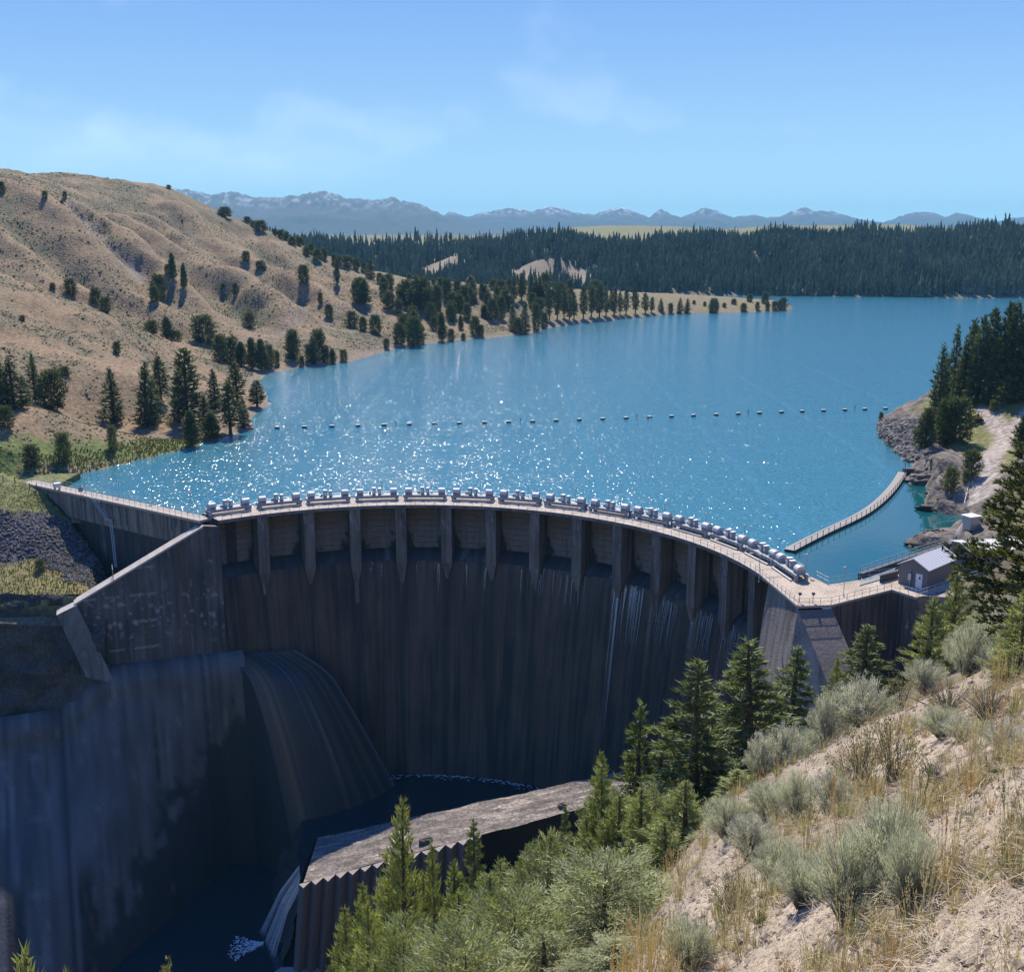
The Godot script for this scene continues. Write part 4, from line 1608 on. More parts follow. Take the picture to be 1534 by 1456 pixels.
# ---------------------------------------------------------------- below the left end: block, chute, pools, terrace
func chute_and_pools() -> void:
	var dir := (TB - TA).normalized()
	var nrm := Vector3(-dir.y, 0, -dir.x)
	if nrm.z < 0:
		nrm = -nrm
	var along := p3(dir, 0)
	var t := thing("thrust_block", "huge shaded concrete block with a rounded upper edge below the end wall", "wall")
	var a := p3(TA + (TA - TB).normalized() * 3.2, 0)
	var m := MB.new()
	var pts := []
	var cols := []
	var nu := 120
	var prof := []
	for k in 12:
		var w := PI / 2 * k / 11.0
		prof.append(Vector2(sin(w) * 4.0, -22.6 - (1.0 - cos(w)) * 4.2))
	for k in 50:
		var f := (k + 1) / 50.0
		prof.append(Vector2(4.0 + f * 2.0, -26.8 - f * 44.0))
	for b in prof.size():
		for i in nu:
			var s := i / float(nu - 1) * 82.0 - 3.7
			var h: float = prof[b].y
			h -= sm(s, 18.0, 30.0) * 6.5 * sm(h, -50, -30)
			var p: Vector3 = a + along * (s + 3.7) + nrm * prof[b].x + nrm * sm(s, 18, 60) * 2.0 + nrm * minf(maxf(s - 1.0, 0.0) * 1.15, 34.0) * clampf((-27.0 - prof[b].y) / 35.0, 0, 1.2)
			p.y = h
			pts.append(p)
			var c := stain(s, h, 61.0, Color(0.17, 0.158, 0.148), Color(0.065, 0.062, 0.06), 0.45, 0.25, 0.45)
			c = mixc(c, Color(0.26, 0.24, 0.23), lift_lines(h, 7.0, s) * 0.5)
			c = mixc(c, Color(0.02, 0.02, 0.022), sm(absf(fposmod(s + 2.0, 12.0) - 6.0) + nz.get_noise_2d(s, h * 30.0) * 0.1, 0.22, 0.08) * 0.7)
			# the wet part near the chute, with a ragged edge
			var wet := (h + 40.0) * 0.9 + (s - 3.0) * 0.85 + nz.get_noise_2d(s * 12.0, h * 8.0) * 7.0
			c = mixc(c, Color(0.018, 0.02, 0.024), sm(wet, 3.0, 0.0) * 0.9)
			# leaks: dark wet tongues with rusty cores below the drain holes
			for q in [[13.0, -28.0, -40.0, 0.35], [25.5, -47.0, -66.0, 1.1], [36.0, -47.0, -66.0, 1.3], [12.0, -52.0, -64.0, 0.7]]:
				var dx := absf(s - q[0] + nz.get_noise_2d(h * 9.0, q[0]) * 0.5)
				var on := sm(h, q[1] + 1.0, q[1] - 4.0) * sm(h, q[2] - 2.0, q[2])
				c = mixc(c, Color(0.016, 0.017, 0.02), sm(dx, q[3] * 1.2, q[3] * 0.8) * on * 0.9)
				c = mixc(c, Color(0.13, 0.085, 0.05), sm(dx, q[3] * 0.35, q[3] * 0.1) * on * 0.7)
			cols.append(c)
	m.sheet(pts, cols, nu, prof.size(), nrm)
	obj("front_face", m.mesh(), M.concrete, t)
	# side towards the chute
	m = MB.new()
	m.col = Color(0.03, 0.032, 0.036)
	for b in prof.size() - 1:
		m.quad(a + nrm * prof[b].x + Vector3(0, prof[b].y, 0), a + nrm * prof[b + 1].x + Vector3(0, prof[b + 1].y, 0), a - nrm * 3.0 + Vector3(0, prof[b + 1].y, 0), a - nrm * 3.0 + Vector3(0, prof[b].y, 0), Vector3(1, 0, 0))
	obj("end_face", m.mesh(), M.wet_concrete, t)
	# the bell-shaped chute that carries the left bays' water to the pool
	var ch := thing("spillway_chute", "dark wet bell shaped chute curving down from the dam to the pool", "spillway")
	m = MB.new()
	pts = []
	cols = []
	var l := [at_d(337, 981, 196.0), at_d(372, 1016, 192.0), at_d(398, 1090, 188.5), at_d(420, 1180, 186.5), at_d(444, 1298, 184.0)]
	var r := [at_d(440, 974, 201.0), at_d(490, 1008, 200.5), at_d(526, 1062, 199.5), at_d(560, 1122, 199.0), at_d(592, 1180, 199.0)]
	nu = 60
	nv_ = 40
	for b in nv_:
		var f := b / float(nv_ - 1) * 4.0
		var k := mini(int(f), 3)
		var pl := bez(l, f)
		var pr := bez(r, f)
		for i in nu:
			var u := i / float(nu - 1)
			var p := pl.lerp(pr, u) + (nrm * 2.2 + Vector3(0, 1.0, 0)) * sin(u * PI) * sm(f, 0.0, 1.4)
			pts.append(p)
			var st := nz.get_noise_2d(u * 420.0, f * 3.0) * 0.6 + nz.get_noise_2d(u * 1400.0, f * 6.0) * 0.4
			var c := mixc(Color(0.05, 0.048, 0.046), Color(0.17, 0.11, 0.06), sm(st, -0.05, 0.5))
			c = mixc(c, Color(0.22, 0.24, 0.25), sm(nz.get_noise_2d(u * 700.0 + 90.0, f * 5.0), 0.25, 0.55) * sm(absf(u - 0.52), 0.16, 0.05) * 0.6)
			c = mixc(c, Color(0.20, 0.15, 0.09), sm(absf(u - 0.13) + st * 0.03, 0.06, 0.0) * 0.6)
			cols.append(c)
	m.sheet(pts, cols, nu, nv_, Vector3(0.4, 0.6, 1))
	obj("water_slide", m.mesh(), M.wet_concrete, ch)
	m = MB.new()
	var rim := []
	var rw := []
	for b in 24:
		rim.append(bez(r, b / 23.0 * 4.0) + Vector3(0, 0.05, 0))
		rw.append(0.13)
	m.col = Color(0.16, 0.16, 0.165)
	m.tube(rim, rw, 6)
	obj("edge_curb", m.mesh(), M.concrete, ch)
	m = MB.new()
	for b in 23:
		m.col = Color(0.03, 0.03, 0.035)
		m.quad(rim[b], rim[b + 1], Vector3(rim[b + 1].x, -60, rim[b + 1].z), Vector3(rim[b].x, -60, rim[b].z), Vector3(1, 0, -0.3))
	obj("side_wall", m.mesh(), M.wet_concrete, ch)
	m = MB.new()
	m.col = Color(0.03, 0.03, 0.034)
	for b in 23:
		var q0 := bez(l, b / 23.0 * 4.0)
		var q1 := bez(l, (b + 1) / 23.0 * 4.0)
		m.quad(q0, q1, Vector3(q1.x - 0.5, -63, q1.z), Vector3(q0.x - 0.5, -63, q0.z), Vector3(-1, 0, 0.3))
	obj("side_wall", m.mesh(), M.wet_concrete, ch)
	# the rock bed of the gorge and the sill that holds the upper pool
	m = MB.new()
	pts = []
	cols = []
	for b in 30:
		for i in 50:
			var gx := lerpf(-150, 60, i / 49.0)
			var gd := lerpf(110, 216, b / 29.0)
			pts.append(Vector3(gx, -64.0 + nz.get_noise_2d(gx * 5.0, gd * 5.0) * 0.8, -gd))
			cols.append(Color(0.04, 0.045, 0.042))
	m.sheet(pts, cols, 50, 30, Vector3.UP)
	tag(obj("river_bed", m.mesh(), M.rock), "dark rock bed of the gorge below the dam", "river bed", "", "structure")
	m = MB.new()
	pts = []
	cols = []
	for b in 14:
		for i in 30:
			var u := i / 29.0
			var w := b / 13.0
			var p := Vector3(-38.0, -50.85, -188).lerp(Vector3(-33.2, -50.85, -162.0), u).lerp(Vector3(-44.5, -64.5, -184).lerp(Vector3(-37.5, -64.5, -160.5), u), w)
			p += Vector3(-0.6, 0.35, 0.4) * (nz.get_noise_2d(u * 260.0, w * 130.0) * 1.3 + nz.get_noise_2d(u * 900.0, w * 420.0) * 0.5) * sm(w, 0.0, 0.15)
			pts.append(p)
			cols.append(mixc(Color(0.03, 0.03, 0.032), Color(0.075, 0.065, 0.055), 0.4 + nz.get_noise_2d(u * 500.0, w * 300.0)))
	m.sheet(pts, cols, 30, 14, Vector3(-1, 0.5, 0.3))
	obj("pool_sill", m.mesh(), M.wet_concrete, ch)
	# pools
	m = MB.new()
	flat(m, PackedVector2Array([Vector2(-60, 205), Vector2(-40, 212), Vector2(30, 212), Vector2(40, 170), Vector2(10, 168), Vector2(-22, 170), Vector2(-33.4, 162.5), Vector2(-36.5, 175), Vector2(-38, 187)]), -51.0)
	tag(obj("plunge_pool", m.mesh(), M.pool), "dark plunge pool at the foot of the arch", "pool", "", "structure")
	m = MB.new()
	flat(m, PackedVector2Array([Vector2(-140, 190), Vector2(-36, 190), Vector2(-33.5, 163), Vector2(-20, 158), Vector2(-20, 120), Vector2(-140, 120)]), -62.0)
	tag(obj("tailwater", m.mesh(), M.pool), "deep green tailwater below the concrete block", "pool", "", "structure")
	# terrace on the right of the pool
	var te := thing("stilling_terrace", "sloping pale concrete terrace beside the plunge pool with a folded front wall", "terrace")
	m = MB.new()
	var top := func(x: float) -> float: return -45.8 + 0.25 * (x + 29.0)
	pts = []
	cols = []
	nu = 80
	for b in 24:
		for i in nu:
			var x := lerpf(-32.5, 26.0, i / float(nu - 1))
			var d := lerpf(159.0, 172.5, b / 23.0) + (x + 32.5) * 0.10 * (1.0 - b / 23.0) - (x + 32.5) * 0.02
			var st := nz.get_noise_2d(x * 6.0 + d * 2.0, d * 26.0)
			pts.append(Vector3(x, top.call(x) + st * 0.25 + (nz.get_noise_2d(x * 20.0, d * 20.0)) * 0.15, -d))
			var c := mixc(Color(0.27, 0.235, 0.205), Color(0.15, 0.13, 0.12), 0.5 + st * 1.8)
			c = mixc(c, Color(0.50, 0.43, 0.36), sm(nz.get_noise_2d(x * 5.0 + 40.0, d * 40.0), 0.28, 0.4) * 0.8)
			cols.append(c)
	m.sheet(pts, cols, nu, 24, Vector3.UP)
	obj("slab", m.mesh(), M.rock, te)
	m = MB.new()
	m.col = Color(0.05, 0.05, 0.052)
	for i in nu - 1:
		var p: Vector3 = pts[23 * nu + i]
		var q: Vector3 = pts[23 * nu + i + 1]
		m.quad(p, q, Vector3(q.x, -53, q.z - 1.0), Vector3(p.x, -53, p.z - 1.0), Vector3(0, 0, -1))
	obj("pool_edge", m.mesh(), M.wet_concrete, te)
	# folded wall: sharp pleats whose ridges run down its face
	m = MB.new()
	var x := -33.2
	while x < -6.0:
		var y0: float = top.call(x)
		var y1: float = top.call(x + 0.95)
		var y2: float = top.call(x + 1.9)
		var d0 := 159.0 + (x + 33.2) * 0.08
		var la := Vector3(x, y0, -d0)
		var lb := Vector3(x + 0.95, y1, -(d0 - 1.5))
		var lc := Vector3(x + 1.9, y2, -(d0 + 0.08 * 1.9))
		var fall := Vector3(-1.4, -62.5 - y0, 1.0)
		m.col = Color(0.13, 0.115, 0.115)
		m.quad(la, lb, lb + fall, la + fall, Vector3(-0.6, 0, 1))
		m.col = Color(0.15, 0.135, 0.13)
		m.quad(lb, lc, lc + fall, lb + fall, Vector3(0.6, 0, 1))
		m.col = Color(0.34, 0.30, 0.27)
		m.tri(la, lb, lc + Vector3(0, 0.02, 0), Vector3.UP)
		x += 1.9
	obj("folded_wall", m.mesh(), M.concrete, te)
	m = MB.new()
	m.col = Color(0.07, 0.068, 0.07)
	m.quad(Vector3(-33.2, top.call(-33.2), -159.0), Vector3(-32.9, top.call(-33.2), -172.5), Vector3(-34.5, -62.5, -172.5), Vector3(-34.6, -62.5, -158.0), Vector3(-1, 0, 0))
	obj("end_face", m.mesh(), M.wet_concrete, te)
	m = MB.new()
	m.col = Color(0.36, 0.33, 0.31)
	m.hexa([Vector3(-38, -64, -158.0), Vector3(-12, -64, -158.5), Vector3(-12, -64, -140), Vector3(-44, -64, -150), Vector3(-36.5, -61.2, -158.6), Vector3(-12, -60.6, -158.7), Vector3(-12, -60.6, -140), Vector3(-43, -61.4, -150)])
	obj("lower_slab", m.mesh(), M.concrete, te)
	# the spill from the plunge pool into the tailwater
	var sp := thing("pool_spill", "narrow tongue of white water spilling from the plunge pool", "waterfall")
	m = MB.new()
	for k in 60:
		var u := rng.randf()
		var w := 0.10 + rng.randf() * 0.12
		var top_p := Vector3(lerpf(-35.6, -34.2, u), -50.8, -lerpf(171.0, 164.5, u))
		var end := Vector3(lerpf(-42.0, -38.4, u) + rng.randf_range(-0.4, 0.4), -61.8, -lerpf(169.0, 162.0, u))
		var mid := top_p.lerp(end, 0.45) + Vector3(-0.2, 0.8 + rng.randf() * 0.3, 0.1)
		m.quad(top_p, top_p + Vector3(w, 0, 0), mid + Vector3(w, 0, 0), mid, Vector3(0, 0.5, 1))
		m.quad(mid, mid + Vector3(w, 0, 0), end + Vector3(w, 0, 0), end, Vector3(0, 0.5, 1))
	obj("sheet", m.mesh(), M.falling_water, sp)
	m = MB.new()
	for k in 500:
		var s := rng.randf()
		var an := rng.randf_range(-0.5, 0.9)
		var p := Vector3(-41.0, -61.95, -165.5) + Vector3(-cos(an), 0, sin(an)) * s * s * 5.5
		m.box(p + Vector3(0, rng.randf() * 0.5 * (1.0 - s), 0), Vector3(rng.randf_range(0.1, 0.5), 0.05, rng.randf_range(0.05, 0.15)), Basis(Vector3.UP, rng.randf() * TAU))
	obj("foam", m.mesh(), M.foam, sp)
	# thin falls over the right bays and foam where they land
	var ff := thing("face_falls", "thin white veils of water running down the dam face", "waterfall")
	m = MB.new()
	for q in [[39.0, 46.0, 40, 0.35], [47.5, 54.0, 26, 0.3], [56.5, 63.0, 26, 0.3], [65.5, 71.5, 20, 0.3], [22.0, 34.0, 14, 0.2], [-12.0, 4.0, 8, 0.2], [39.4, 40.6, 9, 1.0], [5.0, 20.0, 6, 0.2]]:
		for k in q[2]:
			var th: float = lerpf(q[0], q[1], rng.randf())
			var h := -9.15 - rng.randf() * 1.5
			var long: float = (4.0 + rng.randf() * 30.0) * q[3]
			if q[2] == 9:
				long = 10.0 + rng.randf() * 20.0
			var w := rng.randf_range(0.04, 0.13)
			var n := 5
			for j in n:
				var h0 := h - long * j / n
				var h1 := h - long * (j + 1) / n
				var w0 := w * (1.0 - float(j) / n) + 0.02
				var w1 := w * (1.0 - float(j + 1) / n) + 0.02
				var ja := rng.randf_range(-0.06, 0.06)
				m.quad(arc_pt(th, face_r(h0) - 0.12 - 0.04 * j, h0), arc_pt(th + w0 * 2.0, face_r(h0) - 0.12 - 0.04 * j, h0), arc_pt(th + w1 * 2.0 + ja, face_r(h1) - 0.16 - 0.04 * j, h1), arc_pt(th + ja, face_r(h1) - 0.16 - 0.04 * j, h1), arc_in(th))
				th += ja
	obj("veil", m.mesh(), M.falling_water, ff)
	m = MB.new()
	for k in 420:
		var th := rng.randf_range(-14, 48)
		var p := arc_pt(th, face_r(-51) - 0.3 - rng.randf() * rng.randf() * 2.2, -50.96)
		m.box(p, Vector3(rng.randf_range(0.1, 0.5), 0.05, rng.randf_range(0.04, 0.12)), Basis(Vector3.UP, -deg_to_rad(th) + rng.randf_range(-0.3, 0.3)))
	obj("foam_line", m.mesh(), M.foam, ff)

var nv_ := 40

func bez(p: Array, f: float) -> Vector3:
	# smooth curve through the points
	var k := clampi(int(f), 0, p.size() - 2)
	var a: Vector3 = p[maxi(k - 1, 0)]
	var b: Vector3 = p[k]
	var c: Vector3 = p[k + 1]
	var d: Vector3 = p[mini(k + 2, p.size() - 1)]
	return b.cubic_interpolate(c, a, d, f - k)

# ---------------------------------------------------------------- the right end: terrace, battered walls, houses
func right_end() -> void:
	var t := thing("abutment", "broad concrete terrace and battered walls at the right end of the dam", "abutment")
	var e := arc_pt(80.0, 56.05, DECK)
	var c1 := at_h(1196, 908, DECK)
	var c2 := at_h(1246, 906, DECK)
	var c3 := at_h(1336, 883, DECK)
	var c4 := at_h(1374, 895, DECK)
	var f4 := Vector3(66, DECK, -158)
	var f3 := Vector3(60, DECK, -164.5)
	var f2 := Vector3(46.2, DECK, -158.5)
	var f1 := arc_pt(81.0, 63.2, DECK)
	var m := MB.new()
	var ring := [e, c1, c2, c3, c4, f4, f3, f2, f1]
	var poly := PackedVector2Array()
	for p in ring:
		poly.push_back(xd(p))
	# the paved top, cut fine enough to carry its stains
	var step := 0.5
	var x := 36.0
	while x < 67.0:
		var d := 147.0
		while d < 166.0:
			var cell := PackedVector2Array([Vector2(x, d), Vector2(x + step, d), Vector2(x + step, d + step), Vector2(x, d + step)])
			for piece in Geometry2D.intersect_polygons(cell, poly):
				var q := nz.get_noise_2d(x * 9.0, d * 9.0) + nz.get_noise_2d(x * 40.0, d * 40.0) * 0.6
				m.col = mixc(Color(0.56, 0.47, 0.37), Color(0.42, 0.34, 0.26), 0.35 + q)
				flat(m, piece, DECK)
			d += step
		x += step
	obj("paving", m.mesh(), M.concrete, t)
	var dark := func(s: float, h: float) -> Color:
		var c := stain(s, h, 71.0, Color(0.235, 0.195, 0.16), Color(0.05, 0.05, 0.05), 0.35)
		return mixc(c, Color(0.04, 0.04, 0.04), sm(nz.get_noise_2d(s * 45.0, h * 1.4), 0.22, 0.5) * 0.8)
	var pale := func(s: float, h: float) -> Color:
		var c := stain(s, h, 75.0, Color(0.36, 0.315, 0.27), Color(0.12, 0.11, 0.10), 0.28)
		return mixc(c, Color(0.13, 0.12, 0.115), lift_lines(h, 3.0, s) * 0.4)
	var low := func(p: Vector3, y: float, out: Vector3) -> Vector3: return Vector3(p.x, y, p.z) + out
	# retaining walls right of the sloping rib
	m = MB.new()
	panel(m, low.call(c2, -14, Vector3.ZERO), low.call(c3, -14, Vector3.ZERO), c3, c2, 60, 24, Vector3(-0.6, 0, 1), dark)
	panel(m, low.call(c3, -14, Vector3.ZERO), low.call(c4, -14, Vector3.ZERO), c4, c3, 20, 24, Vector3(-0.5, 0, 1), dark)
	obj("retaining_wall", m.mesh(), M.concrete, t)
	# copings
	m = MB.new()
	m.col = Color(0.5, 0.44, 0.37)
	for k in range(0, 4):
		var a: Vector3 = ring[k]
		var b: Vector3 = ring[k + 1]
		var s := (b - a).normalized()
		var o := s.cross(Vector3.UP)
		if o.z < 0:
			o = -o
		m.hexa([a + o * 0.15 - Vector3(0, 0.3, 0), b + o * 0.15 - Vector3(0, 0.3, 0), b - o * 0.35 - Vector3(0, 0.3, 0), a - o * 0.35 - Vector3(0, 0.3, 0), a + o * 0.15 + Vector3(0, 0.05, 0), b + o * 0.15 + Vector3(0, 0.05, 0), b - o * 0.35 + Vector3(0, 0.05, 0), a - o * 0.35 + Vector3(0, 0.05, 0)])
	obj("coping", m.mesh(), M.concrete, t)
	# battered wall facing the gorge, in two planes
	m = MB.new()
	var out1 := Vector3(-0.97, 0, 0.25)
	var w0 := arc_pt(81.5, 56.3, DECK - 0.2)
	var corner := c1 + Vector3(0, -0.2, 0)
	panel(m, w0 + out1 * 3.0 + Vector3(0, -26, 0), corner + out1 * 4.5 + Vector3(0, -26, 5.0), corner, w0, 26, 40, out1, pale)
	var ridge := corner + out1 * 4.5 + Vector3(0, -26, 5.0)
	var rib_l := c1 + Vector3(4.3, -15.0, 17.0)
	panel(m, ridge, rib_l + Vector3(-0.5, -10, 3), rib_l, corner, 26, 30, Vector3(-0.8, 0, 0.6), pale)
	obj("battered_wall", m.mesh(), M.concrete, t)
	# sloping rib going down from the terrace edge
	m = MB.new()
	var rib_r := c2 + Vector3(4.6, -15.0, 17.0)
	panel(m, rib_l, rib_r, c2 + Vector3(0, -0.5, 0.3), c1 + Vector3(0, -0.5, 0.3), 12, 40, Vector3(0, 1, 0.6), func(s: float, h: float) -> Color:
		var c := mixc(Color(0.26, 0.225, 0.19), Color(0.15, 0.13, 0.11), 0.4 + nz.get_noise_2d(s * 20.0, h * 10.0))
		c = mixc(c, Color(0.44, 0.41, 0.37), sm(absf(s - 2.3) + nz.get_noise_2d(s * 30.0, h * 20.0), 0.9, 0.1) * 0.6)
		return mixc(c, Color(0.06, 0.06, 0.06), lift_lines(h, 5.0, 1.0) * 0.3))
	m.col = Color(0.21, 0.18, 0.155)
	m.quad(rib_r, c2 + Vector3(0, -0.5, 0.3), c2 + Vector3(0.3, -22, 0), rib_r + Vector3(0.3, -8, 0), Vector3(1, 0, 0.2))
	obj("sloping_rib", m.mesh(), M.concrete, t)
	# railings round the terrace
	var r := thing("terrace_railing", "steel railing round the outer edge of the paved terrace", "railing")
	fence(r, [arc_pt(79.6, 56.0, DECK), c1, c2, c3, c4], 1.6, 1.1, M.rail_steel)
	r = thing("forebay_railing", "pale railing between the terrace and the still water", "railing")
	fence(r, [f1 + Vector3(0.5, 0, 0.5), f2, f3], 1.9, 1.1, M.galvanised)
	# two signal lamps on the railing corner, seen from behind
	for q in [[1198, 903], [1218, 903]]:
		var s := thing("floodlight", "small dark floodlight on the terrace corner railing, %s one" % ("gorge side" if q[0] == 1198 else "sloping rib side"), "floodlight", at_h(q[0], q[1], DECK), 0, "floodlights on the terrace corner")
		m = MB.new()
		m.tube([Vector3(0, 0, 0), Vector3(0, 1.2, 0)], [0.05, 0.05], 6)
		obj("post", m.mesh(), M.rail_steel, s)
		m = MB.new()
		m.bevel_box(Vector3(0, 1.35, 0.1), Vector3(0.42, 0.36, 0.35), 0.05)
		obj("lamp_housing", m.mesh(), M.dark_steel, s)
		m = MB.new()
		m.tube([Vector3(0, 1.35, 0.28), Vector3(0, 1.33, 0.36)], [0.13, 0.16], 10)
		obj("hood", m.mesh(), M.black_plastic, s)
	lamp(at_h(1137, 872, DECK), 4.3, "tall lamp post at the railing where the crest meets the terrace", "")
	lamp(at_h(1264, 893, DECK), 4.3, "tall lamp post standing on the paved terrace", "")
	# trash rack platform, dark beams and railing towards the houses
	var g := thing("intake_platform", "grey grated intake platform edged by a dark beam beside the house", "platform")
	m = MB.new()
	var g0 := Vector3(48.5, 2.03, -158.2)
	var g1 := at_h(1346, 848, DECK) + Vector3(0, 0.03, 0)
	var g2 := at_h(1330, 866, DECK) + Vector3(0, 0.03, 0)
	var g3 := at_h(1288, 878, DECK) + Vector3(0, 0.03, 0)
	m.hexa([g3 - Vector3(0, 0.02, 0), g2 - Vector3(0, 0.02, 0), g1 - Vector3(0, 0.02, 0), at_h(1292, 862, DECK) + Vector3(0, 0.01, 0), g3 + Vector3(0, 0.1, 0), g2 + Vector3(0, 0.1, 0), g1 + Vector3(0, 0.1, 0), at_h(1292, 862, DECK) + Vector3(0, 0.13, 0)])
	obj("grating", m.mesh(), M.grating, g)
	m = MB.new()
	var b0 := at_h(1289, 866, DECK)
	var b1 := at_h(1428, 818, DECK)
	var bs := (b1 - b0).normalized()
	var bo := Vector3(-bs.z, 0, bs.x)
	m.hexa([b0 - bo * 0.4 + Vector3(0, -3.0, 0), b1 - bo * 0.4 + Vector3(0, -3.0, 0), b1 + bo * 0.4 + Vector3(0, -3.0, 0), b0 + bo * 0.4 + Vector3(0, -3.0, 0), b0 - bo * 0.4 + Vector3(0, 0.75, 0), b1 - bo * 0.4 + Vector3(0, 0.75, 0), b1 + bo * 0.4 + Vector3(0, 0.75, 0), b0 + bo * 0.4 + Vector3(0, 0.75, 0)])
	obj("beam", m.mesh(), M.dark_steel, g)
	m = MB.new()
	m.hexa([at_h(1318, 873, DECK), at_h(1345, 866, DECK), at_h(1346, 863, DECK), at_h(1319, 870, DECK), at_h(1318, 873, DECK) + Vector3(0, 1.1, 0), at_h(1345, 866, DECK) + Vector3(0, 1.1, 0), at_h(1346, 863, DECK) + Vector3(0, 1.1, 0), at_h(1319, 870, DECK) + Vector3(0, 1.1, 0)])
	obj("parapet", m.mesh(), M.dark_steel, g)
	r = thing("intake_railing", "pale pipe railing along the dark intake beam above the water", "railing")
	fence(r, [b0 + Vector3(0, 0.75, 0), b1 + Vector3(0, 0.75, 0)], 2.0, 1.1, M.galvanised, 0.045)
	var fb := thing("fill_bank", "flat gravel yard under the houses beside the dam", "yard")
	m = MB.new()
	m.col = Color(0.34, 0.30, 0.26)
	m.hexa([Vector3(56, -3, -153.5), Vector3(110, -3, -145), Vector3(110, -3, -180), Vector3(61, -3, -164.8), Vector3(57.3, 1.96, -153.4), Vector3(110, 1.96, -145), Vector3(110, 1.96, -180), Vector3(60.2, 1.96, -164.7)])
	obj("gravel_top", m.mesh(), M.land, fb)
	# houses
	house("gatehouse", "small grey metal building with a pale ribbed roof and white door", at_h(1346, 874, DECK), at_h(1389, 884, DECK), 9.0, 3.0, 1.2, true)
	house("store_shed", "grey shed with a flat pale roof half hidden behind the pine", at_h(1424, 842, DECK), at_h(1452, 858, DECK), 9.0, 3.4, 0.5, false)
	r = thing("house_railing", "white railing in front of the grey metal building", "railing")
	fence(r, [at_h(1377, 895, DECK), at_h(1445, 872, DECK), at_h(1500, 852, DECK)], 1.8, 1.1, M.galvanised, 0.045)

func house(called: String, label: String, a: Vector3, b: Vector3, long: float, wall: float, rise: float, door: bool) -> void:
	var w := a.distance_to(b)
	var gable := (b - a).normalized()
	var t := thing(called, label, "building", (a + b) / 2.0, atan2(-gable.z, gable.x))
	var m := MB.new()
	var h := w / 2.0
	# gable ends at z = 0 (towards the dam) and z = -long
	var outl := PackedVector2Array([Vector2(-h, -0.2), Vector2(h, -0.2), Vector2(h, wall), Vector2(0, wall + rise), Vector2(-h, wall)])
	m.extrude(outl, Transform3D(Basis.IDENTITY, Vector3(0, 0, -long / 2.0)), long)
	obj("walls", m.mesh(), M.siding, t)
	for s in [-1.0, 1.0]:
		m = MB.new()
		var sl := Vector2(h, -rise).normalized()
		var e0 := Vector3(0, wall + rise + 0.10, 0)
		var e1 := Vector3(s * (h + 0.25), wall + rise + 0.10 - rise * (h + 0.25) / h, 0)
		var z0 := Vector3(0, 0, 0.3)
		var z1 := Vector3(0, 0, -long - 0.3)
		var th := Vector3(0, -0.09, 0)
		m.hexa([e0 + th + z0, e1 + th + z0, e1 + th + z1, e0 + th + z1, e0 + z0, e1 + z0, e1 + z1, e0 + z1])
		var rf := obj("roof", m.mesh(), M.roof_metal, t)
		var rb := MB.new()
		rb.box(Vector3.ZERO, Vector3(e0.distance_to(e1), 0.04, 0.05))
		var rm := rb.mesh()
		var cnt := int(long / 0.75)
		for k in cnt:
			var o := obj("seam", rm, M.roof_metal, rf)
			o.position = (e0 + e1) / 2.0 + Vector3(0, 0.02, 0.1 - k * 0.75)
			o.rotation.z = atan2(e1.y - e0.y, e1.x - e0.x)
	if door:
		m = MB.new()
		m.bevel_box(Vector3(h * 0.42, 1.05, 0.03), Vector3(1.0, 2.15, 0.07), 0.02)
		var d := obj("door", m.mesh(), M.door_white, t)
		m = MB.new()
		m.box(Vector3(h * 0.42 + 0.12, 1.55, 0.075), Vector3(0.22, 0.4, 0.02))
		obj("door_window", m.mesh(), M.glass_dark, d)
		m = MB.new()
		m.box(Vector3(h * 0.42 - 0.4, 1.0, 0.09), Vector3(0.06, 0.14, 0.06))
		obj("handle", m.mesh(), M.dark_steel, d)
		m = MB.new()
		m.bevel_box(Vector3(-h * 0.18, 1.5, 0.2), Vector3(0.5, 1.0, 0.36), 0.03)
		m.tube([Vector3(-h * 0.18, 0, 0.2), Vector3(-h * 0.18, 1.0, 0.2)], [0.06, 0.06], 6)
		m.tube([Vector3(-h * 0.18, 2.0, 0.1), Vector3(-h * 0.18, 2.7, 0.1)], [0.05, 0.05], 6)
		obj("meter_box", m.mesh(), M.galvanised, t)

# ---------------------------------------------------------------- trees and shrubs
func leaf(m: MB, p: Vector3, along: Vector3, len: float, wide: float, rg: RandomNumberGenerator) -> void:
	var s := along.cross(Vector3(rg.randf_range(-1, 1), rg.randf_range(-1, 1), rg.randf_range(-1, 1))).normalized() * wide * 0.5
	m.tri(p - along * len * 0.3 - s, p - along * len * 0.3 + s, p + along * len * 0.7)

func tint(a: Color, b: Color, rg: RandomNumberGenerator) -> Color:
	return a.lerp(b, rg.randf()) * rg.randf_range(0.75, 1.2)

func crown_profile(kind: String, t: float) -> float:
	match kind:
		"fir":
			return minf(1.0, 0.6 + t * 3.0) * pow(1.0 - t, 0.82) + 0.03
		"pine":
			return minf(1.0, 0.35 + t * 2.2) * pow(1.0 - t, 0.55) * 0.95 + 0.05
		"juniper":
			return minf(1.0, 0.7 + t * 2.0) * pow(1.0 - t, 0.85) + 0.03
		"column":
			return minf(1.0, 0.7 + t * 1.5) * pow(1.0 - t, 0.42) + 0.02
	return sqrt(maxf(0.0, 1.0 - pow(2.0 * t - 0.85, 2.0) / 1.4))

